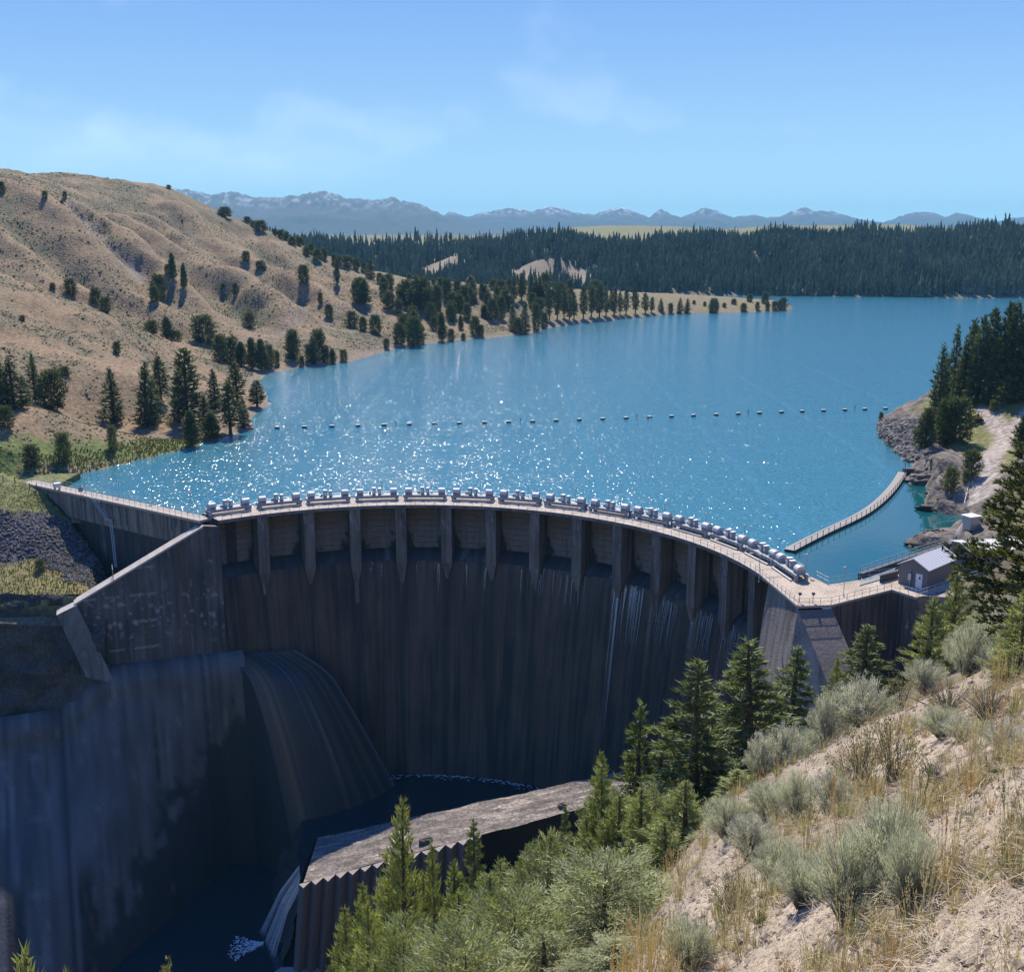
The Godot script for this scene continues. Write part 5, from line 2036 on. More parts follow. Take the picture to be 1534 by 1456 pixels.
func tree(called: String, category: String, kind: String, high: float, rad: float, branches: int, clumps: float, size: float, wide: float, ca: Color, cb: Color, sd: int, bare := 0.06, limbs := true, puff := 1) -> Node3D:
	# a prototype: tapered trunk with limbs, and a crown of small leaf faces set along its branches
	var rg := RandomNumberGenerator.new()
	rg.seed = sd
	var t := Node3D.new()
	t.set_meta("base", called)
	t.set_meta("category", category)
	var wood := MB.new()
	var lean := Vector3(rg.randf_range(-0.03, 0.03), 0, rg.randf_range(-0.03, 0.03)) * high
	var tr := high * 0.018 + 0.02
	wood.tube([Vector3(0, -0.5 * minf(1.0, high * 0.1), 0), Vector3(0, high * 0.05, 0), lean * 0.3 + Vector3(0, high * 0.45, 0), lean + Vector3(0, high * 0.97, 0)], [tr * 1.5, tr * 1.1, tr * 0.75, tr * 0.12], 6)
	var m := MB.new()
	# a few directions carry heavier boughs, so that the outline is uneven
	var wob := []
	for k in 9:
		wob.append(rg.randf_range(0.5, 1.15))
	for k in branches:
		var f := (k + rg.randf()) / branches
		f = 1.0 - pow(1.0 - f, 0.85)
		var y := lerpf(high * bare, high * 0.985, f)
		var az := k * 2.39996 + rg.randf_range(-0.5, 0.5)
		var bough: float = wob[int(fposmod(az, TAU) / TAU * 9.0) % 9] * rg.randf_range(0.7, 1.12)
		var len := rad * crown_profile(kind, f) * lerpf(bough, 1.0, f * 0.5)
		var rise := 0.0
		match kind:
			"fir": rise = lerpf(-0.22, 0.75, f)
			"pine": rise = lerpf(-0.05, 0.9, f)
			"juniper": rise = lerpf(0.15, 1.2, f)
			"column": rise = lerpf(0.45, 1.6, f)
			_: rise = lerpf(-0.1, 1.3, f)
		var o := Vector3(cos(az), rise, sin(az)).normalized()
		var root := lean * f + Vector3(0, y, 0)
		var droop := -0.12 * len if kind == "fir" or kind == "pine" else 0.10 * len
		if limbs and len > rad * 0.3:
			wood.tube([root, root + o * len * 0.75 + Vector3(0, droop * 0.5, 0)], [tr * 0.22 * (1.2 - f), tr * 0.06], 3, false)
		var c := maxi(2, int(len * clumps))
		var tone := tint(ca, cb, rg)
		for j in c:
			var s := (j + rg.randf()) / c
			s = lerpf(0.12, 1.0, sqrt(s))
			var p := root + o * len * s + Vector3(0, droop * s * s, 0)
			var spread := (0.06 + 0.20 * s * (1.0 - 0.5 * s)) * len * 0.6 + size * 0.3
			p += Vector3(rg.randf_range(-1, 1), rg.randf_range(-0.6, 0.6), rg.randf_range(-1, 1)) * minf(spread, rad * 0.3)
			m.col = tone * rg.randf_range(0.8, 1.15)
			var dir := (o + Vector3(rg.randf_range(-0.8, 0.8), rg.randf_range(-0.35, 0.7), rg.randf_range(-0.8, 0.8))).normalized()
			leaf(m, p, dir, size * rg.randf_range(0.6, 1.2), wide * rg.randf_range(0.6, 1.2), rg)
			for u in puff - 1:
				var d2 := (dir + Vector3(rg.randf_range(-1, 1), rg.randf_range(-0.8, 1), rg.randf_range(-1, 1))).normalized()
				leaf(m, p + d2 * size * 0.2, d2, size * rg.randf_range(0.6, 1.1), wide * rg.randf_range(0.6, 1.2), rg)
	obj("trunk", wood.mesh(), M.bark, t)
	obj("crown", m.mesh(), M.needle, t)
	return t

func bush(called: String, category: String, high: float, rad: float, stems: int, per: int, size: float, wide: float, ca: Color, cb: Color, sd: int, wood_mat: String, upright := 1.0) -> Node3D:
	# many thin stems fanning from the root, leaves along their outer half
	var rg := RandomNumberGenerator.new()
	rg.seed = sd
	var t := Node3D.new()
	t.set_meta("base", called)
	t.set_meta("category", category)
	var wood := MB.new()
	var m := MB.new()
	for k in stems:
		var az := rg.randf() * TAU
		var out := sqrt(rg.randf()) * rad
		var top := Vector3(cos(az) * out, high * (1.0 - 0.45 * pow(out / rad, 2.0)) * rg.randf_range(0.7, 1.05), sin(az) * out)
		var mid := Vector3(top.x * 0.35, top.y * 0.5, top.z * 0.35) + Vector3(rg.randf_range(-0.06, 0.06), 0, rg.randf_range(-0.06, 0.06)) * high
		wood.tube([Vector3(top.x * 0.06, -0.05, top.z * 0.06), mid, top], [high * 0.006 + 0.003, high * 0.004 + 0.0015, 0.0015], 3, false)
		m.col = tint(ca, cb, rg)
		var tone := m.col
		for j in per:
			var s := lerpf(0.25, 1.02, sqrt(rg.randf()))
			var p := mid.lerp(top, clampf(s * 2.0 - 1.0, 0, 1.1)) if s > 0.5 else Vector3.ZERO.lerp(mid, s * 2.0)
			p += Vector3(rg.randf_range(-1, 1), rg.randf_range(-1, 1), rg.randf_range(-1, 1)) * high * 0.05
			var dir := ((top - mid).normalized() * upright + Vector3(rg.randf_range(-0.7, 0.7), rg.randf_range(-0.2, 0.8), rg.randf_range(-0.7, 0.7))).normalized()
			m.col = tone * rg.randf_range(0.8, 1.2)
			leaf(m, p, dir, size * rg.randf_range(0.6, 1.3), wide * rg.randf_range(0.7, 1.2), rg)
	obj("stems", wood.mesh(), M[wood_mat], t)
	if per > 0:
		obj("foliage", m.mesh(), M.leaf, t)
	return t

func tuft(rg: RandomNumberGenerator, blades: int, high: float, spread: float, ca: Color, cb: Color, wide: float, seeds := false) -> ArrayMesh:
	var m := MB.new()
	for k in blades:
		var az := rg.randf() * TAU
		var lean := rg.randf() * rg.randf() * spread
		var h := high * rg.randf_range(0.5, 1.1)
		var o := Vector3(cos(az), 0, sin(az))
		var s := Vector3(-o.z, 0, o.x).rotated(Vector3.UP, rg.randf_range(-0.8, 0.8)) * wide * 0.5
		var a := o * rg.randf() * spread * 0.12 - Vector3(0, 0.02, 0)
		var b := a + o * lean * 0.4 + Vector3(0, h * 0.6, 0)
		var c := a + o * lean * 1.2 + Vector3(0, h * (1.0 - 0.25 * lean / maxf(high, 0.01)), 0)
		m.col = tint(ca, cb, rg)
		m.quad(a - s, a + s, b + s * 0.8, b - s * 0.8)
		m.tri(b - s * 0.8, b + s * 0.8, c)
		if seeds:
			for j in 7:
				leaf(m, b.lerp(c, 0.35 + j * 0.11), Vector3(rg.randf_range(-0.4, 0.4), 1, rg.randf_range(-0.4, 0.4)).normalized(), wide * 7.0, wide * 2.6, rg)
	return m.mesh()

func many(called: String, mesh: Mesh, mt: Material, places: Array, label: String, category: String, parent: Node = self) -> void:
	# uncountable small growth as one object; places: [position, turn, size, colour]
	var mm := MultiMesh.new()
	mm.transform_format = MultiMesh.TRANSFORM_3D
	mm.use_colors = true
	mm.mesh = mesh
	mm.instance_count = places.size()
	for k in places.size():
		var p = places[k]
		mm.set_instance_transform(k, Transform3D(Basis(Vector3.UP, p[1]).scaled(p[2]), p[0]))
		mm.set_instance_color(k, p[3])
	var o := MultiMeshInstance3D.new()
	o.multimesh = mm
	o.material_override = mt
	o.name = named(called, parent)
	parent.add_child(o)
	tag(o, label, category, "", "stuff")

var proto := {}

func grow_protos() -> void:
	var dk := Color(0.05, 0.075, 0.035)
	var dk2 := Color(0.105, 0.135, 0.058)
	for k in 4:
		proto["fir%d" % k] = tree("fir_tree", "tree", "fir", 20.0, 3.9, 130, 7.0, 1.15, 0.42, dk, dk2, 100 + k, 0.05)
		proto["pine%d" % k] = tree("pine_tree", "tree", "pine", 20.0, 4.2, 105, 7.5, 1.05, 0.5, Color(0.052, 0.074, 0.034), Color(0.115, 0.14, 0.058), 120 + k, 0.14)
		proto["juniper%d" % k] = tree("juniper_tree", "tree", "round", 5.0, 2.3, 150, 9.0, 0.55, 0.22, Color(0.055, 0.076, 0.036), Color(0.12, 0.142, 0.065), 140 + k, 0.02, false)
		proto["column%d" % k] = tree("juniper_tree", "tree", "column", 8.0, 2.0, 170, 10.0, 0.6, 0.22, Color(0.055, 0.076, 0.036), Color(0.12, 0.142, 0.062), 160 + k, 0.02, false)
	for k in 3:
		proto["near_fir%d" % k] = tree("fir_tree", "tree", "fir", 8.0, 1.75, 105, 100.0, 0.24, 0.075, Color(0.10, 0.135, 0.05), Color(0.22, 0.265, 0.10), 180 + k, 0.03)
		proto["near_juniper%d" % k] = tree("juniper_tree", "tree", "juniper", 6.0, 1.6, 92, 100.0, 0.20, 0.05, Color(0.19, 0.225, 0.075), Color(0.36, 0.40, 0.15), 190 + k, 0.03)
		proto["pale_juniper%d" % k] = tree("juniper_tree", "tree", "juniper" if k != 1 else "round", 5.0, 1.9, 105, 100.0, 0.18, 0.036, Color(0.20, 0.235, 0.11), Color(0.37, 0.40, 0.21), 200 + k, 0.03)
	proto["big_pine"] = tree("pine_tree", "tree", "pine", 11.0, 3.2, 120, 17.0, 0.30, 0.085, Color(0.055, 0.08, 0.03), Color(0.15, 0.18, 0.06), 230, 0.12, true, 9)
	for k in 3:
		proto["sage%d" % k] = bush("sagebrush", "shrub", 1.0, 0.75, 100, 120, 0.055, 0.011, Color(0.36, 0.37, 0.335), Color(0.56, 0.565, 0.52), 240 + k, "dead_wood")
		proto["rabbit%d" % k] = bush("rabbitbrush", "shrub", 1.0, 0.7, 170, 100, 0.065, 0.007, Color(0.36, 0.385, 0.31), Color(0.58, 0.595, 0.51), 250 + k, "dead_wood", 2.0)
		proto["thorn%d" % k] = bush("bitterbrush", "shrub", 1.6, 0.8, 34, 40, 0.05, 0.022, Color(0.15, 0.15, 0.06), Color(0.27, 0.23, 0.09), 260 + k, "dead_wood", 0.6)
		proto["dead%d" % k] = bush("dead_bush", "shrub", 1.0, 0.8, 110, 4, 0.06, 0.01, Color(0.15, 0.13, 0.11), Color(0.24, 0.2, 0.17), 270 + k, "dead_wood")
		proto["shrub%d" % k] = tree("leafy_shrub", "shrub", "round", 4.0, 2.0, 130, 12.0, 0.42, 0.2, Color(0.10, 0.125, 0.05), Color(0.19, 0.21, 0.10), 280 + k, 0.02, false)

func plant(kind: String, base: Vector3, tall: float, wide: float, label: String, group := "", turn := -1.0) -> Node3D:
	var src: Node3D = proto[kind]
	var size: Vector2 = {"fir": Vector2(20, 7.0), "pine": Vector2(20, 7.6), "juniper": Vector2(5, 4.6), "column": Vector2(8, 3.8), "near_fir": Vector2(8, 3.3), "near_juniper": Vector2(6, 2.8), "pale_juniper": Vector2(5, 2.9), "big_pine": Vector2(11, 6.4), "sage": Vector2(1, 1.5), "rabbit": Vector2(1, 1.4), "thorn": Vector2(1.6, 1.6), "dead": Vector2(1, 1.6), "shrub": Vector2(4, 4)}[kind.rstrip("0123456789")]
	return again(src, base, rng.randf() * TAU if turn < 0 else turn, Vector3(wide / size.y, tall / size.x, wide / size.y), label, group)

func spot(bx: float, by: float, ty: float, w: float, kind: String, label: String, group: String, from := 150.0) -> void:
	# a tree whose foot, top and width the photograph shows
	var p := hit(bx, by, from)
	if p.y < -100.0:
		return
	var top := at_d(bx, ty, -p.z)
	var slant := Vector3(p.x, p.y - EYE, p.z).length()
	var names := kind
	if kind in ["fir", "pine", "juniper", "column"]:
		names += str(rng.randi() % 4)
	elif kind == "shrub":
		names += str(rng.randi() % 3)
	plant(names, p - Vector3(0, 0.15, 0), maxf(top.y - p.y, 0.8), w * slant / FOCAL * 1.08, label, group)

func plant_far() -> void:
	var l := "dark conifer in the grove on the near lake shore below the dry hill"
	var g := "grove on the near lake shore"
	for q in [[20, 612, 530, 44, "fir"], [2, 608, 540, 34, "fir"], [53, 600, 525, 22, "fir"], [38, 606, 560, 26, "fir"], [171, 632, 547, 36, "fir"], [219, 640, 538, 46, "fir"], [241, 600, 532, 32, "pine"], [228, 625, 560, 30, "fir"], [281, 640, 519, 58, "pine"], [268, 632, 560, 34, "fir"], [323, 612, 550, 30, "fir"], [356, 604, 541, 32, "pine"], [345, 650, 570, 48, "pine"], [366, 640, 592, 24, "fir"], [305, 640, 590, 30, "fir"]]:
		spot(q[0], q[1], q[2], q[3], q[4], l, g)
	for q in [[77, 612, 559, 52, "juniper", "broad round juniper beside the tall conifers of the shore grove"], [288, 668, 615, 32, "column", "cone shaped juniper at the edge of the green shore strip"], [318, 657, 618, 36, "column", "bushy juniper at the waterline of the shore grove"], [385, 610, 568, 34, "pine", "round topped pine on the small point jutting into the lake"], [47, 697, 668, 27, "juniper", "lone round juniper above the green strip near the wing wall"], [95, 692, 652, 30, "shrub", "grey leafless looking shrub beside the green strip"], [168, 672, 640, 16, "shrub", "thin shrub on the dry bank behind the green strip"], [97, 563, 549, 18, "juniper", "small round juniper on the shoulder behind the broad juniper"], [175, 530, 513, 14, "juniper", "small juniper alone on the pale shoulder"], [33, 480, 472, 10, "juniper", "tiny juniper high on the pale shoulder"], [7, 640, 610, 24, "juniper", "juniper bush at the foot of the western conifers"]]:
		spot(q[0], q[1], q[2], q[3], q[4], q[5], "")
	l = "dark round juniper on the long dry hillside"
	g = "junipers on the dry hillside"
	for q in [[303, 512, 476, 40, "juniper"], [226, 500, 481, 27, "juniper"], [250, 508, 474, 22, "column"], [262, 512, 496, 20, "juniper"], [143, 455, 433, 19, "juniper"], [157, 468, 446, 21, "juniper"], [104, 440, 419, 19, "juniper"], [78, 432, 424, 10, "juniper"], [239, 448, 414, 25, "juniper"], [232, 452, 430, 18, "juniper"], [259, 418, 379, 15, "column"], [252, 410, 396, 16, "juniper"], [275, 432, 395, 13, "column"], [369, 391, 377, 14, "juniper"], [389, 402, 391, 17, "juniper"], [455, 423, 399, 23, "juniper"], [505, 425, 388, 12, "column"], [480, 454, 439, 10, "juniper"], [493, 475, 457, 17, "juniper"], [537, 453, 419, 30, "juniper"], [526, 489, 468, 21, "juniper"], [544, 495, 476, 16, "juniper"], [563, 499, 474, 21, "juniper"], [352, 440, 425, 12, "juniper"], [374, 490, 470, 20, "juniper"], [545, 456, 418, 28, "column"], [334, 430, 424, 8, "juniper"]]:
		spot(q[0], q[1], q[2], q[3], q[4], l, g)
	l = "juniper bush along the skyline ridge of the dry hill"
	g = "bushes on the ridge line"
	for q in [[336, 324, 311, 24], [353, 326, 317, 9], [370, 335, 325, 14], [380, 340, 331, 12], [389, 346, 331, 20], [412, 352, 343, 9], [420, 357, 345, 12], [428, 360, 348, 12], [437, 366, 355, 16], [448, 369, 356, 18], [459, 381, 370, 12], [466, 380, 366, 14], [475, 390, 374, 17], [485, 388, 372, 14], [500, 394, 381, 10], [508, 398, 384, 12], [520, 400, 384, 20], [533, 404, 388, 14], [546, 408, 394, 14], [252, 282, 277, 8], [67, 297, 286, 10], [97, 296, 287, 7], [92, 306, 300, 6], [2, 290, 273, 10]]:
		spot(q[0], q[1], q[2], q[3], "juniper", l, g)
	l = "dark juniper in the thicket beside the small cove"
	g = "thicket by the cove"
	for q in [[330, 543, 505, 26, "juniper"], [345, 545, 508, 28, "juniper"], [362, 548, 512, 24, "column"], [378, 553, 506, 26, "column"], [392, 555, 508, 26, "column"], [404, 552, 520, 20, "juniper"], [415, 548, 527, 13, "shrub"], [439, 537, 498, 25, "juniper"], [452, 547, 534, 11, "juniper"], [464, 541, 517, 19, "juniper"], [478, 541, 498, 28, "juniper"], [470, 546, 532, 12, "juniper"], [488, 543, 520, 14, "juniper"], [498, 544, 522, 15, "column"], [514, 541, 525, 13, "juniper"], [436, 530, 505, 16, "juniper"]]:
		spot(q[0], q[1], q[2], q[3], q[4], l, g)
	l = "juniper in the scattered wood running down to the lake from the hill"
	g = "scattered wood on the lake slope"
	for q in [[556, 418, 386, 18, "fir"], [581, 432, 412, 23, "juniper"], [613, 421, 411, 9, "juniper"], [649, 427, 418, 8, "juniper"], [568, 425, 410, 12, "juniper"], [540, 440, 420, 16, "juniper"], [575, 450, 425, 18, "juniper"], [583, 463, 438, 23, "juniper"], [597, 469, 450, 17, "juniper"], [611, 456, 422, 30, "juniper"], [625, 463, 412, 30, "pine"], [633, 460, 420, 22, "juniper"], [640, 468, 435, 22, "juniper"], [618, 480, 460, 20, "juniper"], [605, 500, 472, 26, "juniper"], [599, 515, 486, 25, "juniper"], [619, 519, 478, 32, "juniper"], [628, 512, 488, 24, "juniper"], [579, 521, 508, 13, "juniper"], [645, 480, 455, 16, "juniper"], [655, 470, 430, 20, "juniper"], [662, 511, 468, 21, "column"], [676, 511, 494, 13, "juniper"], [650, 495, 475, 16, "juniper"], [690, 493, 472, 13, "column"], [678, 476, 452, 18, "juniper"], [694, 511, 500, 9, "juniper"], [712, 503, 476, 19, "juniper"], [720, 504, 488, 13, "juniper"], [670, 455, 420, 20, "juniper"], [684, 452, 422, 18, "juniper"], [696, 458, 430, 18, "juniper"], [708, 446, 425, 14, "juniper"], [722, 446, 426, 12, "juniper"], [730, 458, 440, 15, "juniper"], [738, 480, 450, 24, "juniper"], [750, 478, 446, 20, "juniper"], [757, 460, 436, 16, "juniper"], [744, 452, 432, 12, "juniper"], [769, 496, 454, 18, "fir"], [787, 499, 452, 20, "fir"], [803, 497, 458, 16, "juniper"], [776, 500, 478, 16, "juniper"], [660, 440, 418, 18, "juniper"], [700, 478, 456, 16, "juniper"], [725, 475, 458, 14, "juniper"], [815, 491, 470, 14, "juniper"]]:
		spot(q[0], q[1], q[2], q[3], q[4], l, g)
	l = "tall dark pine in the row along the lake edge before the meadow"
	g = "pines before the meadow"
	for q in [[770, 452, 415, 16], [781, 450, 408, 18], [795, 450, 409, 18], [803, 452, 418, 14], [810, 452, 412, 16], [823, 480, 426, 16], [835, 478, 425, 16], [845, 476, 428, 14], [853, 480, 440, 14], [860, 478, 437, 14], [874, 477, 425, 18], [886, 474, 428, 16], [898, 475, 423, 20], [908, 473, 430, 18], [920, 471, 428, 16], [929, 471, 436, 12], [938, 471, 430, 15], [952, 470, 425, 16], [967, 469, 438, 15], [976, 468, 444, 12], [890, 460, 430, 14], [915, 462, 430, 14]]:
		spot(q[0], q[1], q[2], q[3], "pine" if int(q[0]) % 3 else "fir", l, g)
	l = "small tree on the low grassy spit in the lake"
	g = "trees on the low spit"
	for q in [[991, 466, 446, 11, "fir"], [1018, 468, 445, 12, "fir"], [1029, 469, 446, 13, "fir"], [1005, 468, 455, 10, "juniper"], [1070, 469, 449, 18, "juniper"], [1066, 466, 448, 8, "fir"], [1085, 460, 454, 8, "juniper"], [1100, 456, 448, 10, "juniper"], [1114, 466, 455, 12, "juniper"], [1123, 452, 441, 12, "juniper"], [1135, 464, 453, 8, "juniper"], [1146, 455, 439, 15, "juniper"], [1150, 465, 453, 8, "juniper"], [1161, 465, 452, 12, "juniper"], [1174, 463, 447, 13, "juniper"], [1168, 464, 450, 10, "juniper"], [1040, 455, 450, 6, "juniper"], [1056, 458, 452, 6, "juniper"]]:
		spot(q[0], q[1], q[2], q[3], q[4], l, g)
	# the wood above the track
	l = "tall conifer in the wood above the dirt track"
	g = "wood above the dirt track"
	for q in [[1427, 603, 483, 28, "fir"], [1441, 603, 500, 26, "fir"], [1450, 600, 476, 34, "pine"], [1464, 602, 470, 34, "pine"], [1473, 602, 495, 30, "fir"], [1483, 600, 458, 36, "pine"], [1490, 602, 500, 30, "fir"], [1499, 600, 450, 36, "pine"], [1508, 602, 505, 34, "fir"], [1515, 598, 449, 36, "pine"], [1530, 596, 447, 38, "pine"], [1525, 600, 500, 34, "fir"], [1545, 596, 452, 36, "pine"], [1560, 592, 460, 36, "pine"], [1412, 612, 530, 26, "fir"], [1455, 606, 540, 28, "fir"], [1540, 600, 520, 30, "fir"]]:
		spot(q[0], q[1], q[2], q[3], q[4], l, g)
	for q in [[1403, 650, 511, 38, "fir", "tallest straggly spruce beside the rocky point"], [1386, 676, 611, 38, "column", "bushy juniper leaning over the rocky waterline"], [1430, 662, 600, 44, "juniper", "broad juniper behind the rocky bank beside the track"], [1415, 664, 604, 36, "juniper", "dense juniper next to the straggly spruce"], [1480, 608, 582, 15, "column", "small cone shaped juniper by the fork of the track"], [1516, 602, 566, 42, "shrub", "pale green leafy bush above the fork of the track"], [1489, 616, 600, 14, "shrub", "low pale bush at the fork of the track"], [1530, 676, 622, 36, "column", "dark juniper on the inside of the track's bend"], [1455, 714, 677, 30, "juniper", "round juniper on the rocks beside the track"], [1424, 735, 702, 26, "shrub", "light green bush on the low rocks above the still water"], [1320, 632, 618, 9, "shrub", "tiny bush at the tip of the rocky point"], [1447, 722, 706, 12, "shrub", "small bush under the round juniper on the rocks"]]:
		spot(q[0], q[1], q[2], q[3], q[4], q[5], "")
	spot(60, 856, 838, 16, "shrub", "small shrub on the green bench under the riprap", "")
	# more of the same wood, filling its thick part
	l = "juniper in the scattered wood running down to the lake from the hill"
	g = "scattered wood on the lake slope"
	var rg := RandomNumberGenerator.new()
	rg.seed = 66
	for k in 46:
		var bx := rg.randf_range(560, 900)
		var by := rg.randf_range(430, 492 - (bx - 560) * 0.06)
		if rg.randf() < 0.3:
			by = rg.randf_range(440, 470)
		var hgt := rg.randf_range(12, 26)
		spot(bx, by, by - hgt, hgt * rg.randf_range(0.6, 1.1), "juniper" if rg.randf() < 0.75 else "fir", l, g)
	far_wood()
	hill_tufts()

func far_wood() -> void:
	# the wood across the lake: one mass of small conifers
	var places := [[], [], []]
	var rg := RandomNumberGenerator.new()
	rg.seed = 77
	var tries := 0
	while tries < 30000:
		tries += 1
		var d := 960.0 + pow(rg.randf(), 1.3) * 520.0
		var x := rg.randf_range(-0.30, 0.52) * d
		var s := d - far_shore(x) - 4.0
		if s < 0.0 or opening(x, d) > 0.38:
			continue
		if d > 1330.0 and rg.randf() > 0.12 + 0.25 * sm(x, 350, 500):
			continue
		var h := far_land.h(x, d)
		if h < 0.3:
			continue
		var tall := rg.randf_range(7.0, 17.0) * (1.35 if rg.randf() < 0.07 else 1.0) * (1.0 if d < 1250 else 0.85)
		var c := rg.randf_range(0.6, 1.2) * (1.0 + 0.6 * nz.get_noise_2d(x * 1.2, d * 1.2))
		places[rg.randi() % 3].append([Vector3(x, h - 0.4, -d), rg.randf() * TAU, Vector3(tall * 0.32, tall, tall * 0.32) * Vector3(rg.randf_range(0.8, 1.25), 1, rg.randf_range(0.8, 1.25)), Color(c, c, c)])
	for k in 3:
		var m := MB.new()
		var rk := RandomNumberGenerator.new()
		rk.seed = 300 + k
		m.col = Color(0.06, 0.05, 0.04)
		m.tube([Vector3(0, 0, 0), Vector3(0, 0.8, 0)], [0.06, 0.01], 3, false)
		var y := 0.05
		for lay in 6:
			var r := 0.52 * pow(1.0 - lay / 6.4, 0.9) * rk.randf_range(0.8, 1.1)
			var top := minf(1.0, y + 0.30 * (1.0 - lay * 0.06))
			var off := Vector3(rk.randf_range(-0.05, 0.05), 0, rk.randf_range(-0.05, 0.05))
			var ring := []
			for j in 9:
				var az := TAU * (j + rk.randf() * 0.6) / 9.0
				ring.append(off + Vector3(cos(az), 0, sin(az)) * r * rk.randf_range(0.55, 1.15) + Vector3(0, y + rk.randf_range(-0.04, 0.05), 0))
			for j in 9:
				m.col = tint(Color(0.095, 0.13, 0.085), Color(0.19, 0.215, 0.125), rk)
				m.tri(ring[j], ring[(j + 1) % 9], off * 0.5 + Vector3(0, top, 0), ring[j] - Vector3(0, y, 0) + Vector3(0, 0.2, 0))
			y += 0.155
		many("far_wood", m.mesh(), M.needle, places[k], "dense dark conifer wood covering the hills across the lake", "wood")

func hill_tufts() -> void:
	# sagebrush and dry tufts too small to count on the far hillside
	var rg := RandomNumberGenerator.new()
	rg.seed = 88
	var m := MB.new()
	for j in 26:
		var az := rg.randf() * TAU
		var o := Vector3(cos(az), rg.randf_range(0.2, 1.4), sin(az)).normalized()
		m.col = Color(1, 1, 1) * rg.randf_range(0.8, 1.1)
		leaf(m, o * 0.25 + Vector3(0, 0.1, 0), o, 0.7, 0.42, rg)
	var places := []
	var tries := 0
	while places.size() < 26000 and tries < 90000:
		tries += 1
		var d := 235.0 + rg.randf() * 480.0
		var x := rg.randf_range(-0.50, 0.0) * d + rg.randf() * 20.0
		if not hill.inside(x, d):
			continue
		var h := hill.h(x, d)
		if h < 1.2:
			continue
		var dens := 0.5 + nz.get_noise_2d(x * 1.1 + 40.0, d * 1.1) * 1.3 + nz.get_noise_2d(x * 6.0, d * 6.0 + 90.0) * 0.8
		if d < 420:
			dens -= 0.15
		if rg.randf() > dens:
			continue
		var s := rg.randf_range(0.25, 0.65) * (1.9 if rg.randf() < 0.05 else 1.0)
		var c := Color(0.16, 0.15, 0.10).lerp(Color(0.26, 0.22, 0.14), rg.randf())
		if rg.randf() < 0.08:
			c = Color(0.10, 0.105, 0.065)
		places.append([Vector3(x, h - 0.05, -d), rg.randf() * TAU, Vector3(s, s * 0.8, s), c])
	many("sagebrush_cover", m.mesh(), M.leaf, places, "low grey sagebrush dotted all over the dry hillside", "sagebrush")
	# reeds and tall grass on the shore strip, and grass on the fill
	places = []
	var t := tuft(rg, 22, 1.0, 0.5, Color(0.8, 0.8, 0.8), Color(1, 1, 1), 0.10)
	for k in 9000:
		var x := rg.randf_range(-118, -72)
		var d := rg.randf_range(232, 292)
		if not hill.inside(x, d):
			continue
		var h := hill.h(x, d)
		var e := line_dist(Vector2(x, d), lake_edge)
		if h < 0.05 or e > 7.5 + nz.get_noise_2d(x * 4.0, d * 4.0) * 5.0:
			continue
		places.append([Vector3(x, h - 0.05, -d), rg.randf() * TAU, Vector3(0.8, rg.randf_range(0.35, 0.8), 0.8), Color(0.19, 0.21, 0.05).lerp(Color(0.25, 0.22, 0.08), rg.randf())])
	for k in 9000:
		var x := rg.randf_range(-112, -62)
		var d := rg.randf_range(190, 228)
		var h := bank.h(x, d)
		if h < -13.0 or h > 2.0 or xd_side(x, d) < 1.0:
			continue
		var low := h < -7.5
		places.append([Vector3(x, h - 0.05, -d), rg.randf() * TAU, Vector3.ONE * rg.randf_range(0.25, 0.6 if low else 0.35), Color(0.16, 0.18, 0.05).lerp(Color(0.32, 0.26, 0.09) if low else Color(0.20, 0.19, 0.07), rg.randf())])
	many("shore_grass", t, M.straw, places, "fresh green grass along the waterline and on the fill", "grass")

func xd_side(x: float, d: float) -> float:
	# metres downstream of the wing wall
	var n := Vector2(WB.y - WA.y, WA.x - WB.x).normalized()
	return -n.dot(Vector2(x, d) - WA)

# ---------------------------------------------------------------- the near slope
func near(x: float, y_tip: float, d: float, w: float, kind: String, label: String, group := "") -> void:
	# a tree on the near slope: its tip shows at (x, y_tip), it stands at distance d
	var tip := at_d(x, y_tip, d)
	var gy := slope.h(tip.x, d)
	var slant := Vector3(tip.x, tip.y - EYE, d).length()
	plant(kind, Vector3(tip.x, gy - 0.1, -d), maxf(0.5, tip.y - gy), w * slant / FOCAL, label, group)

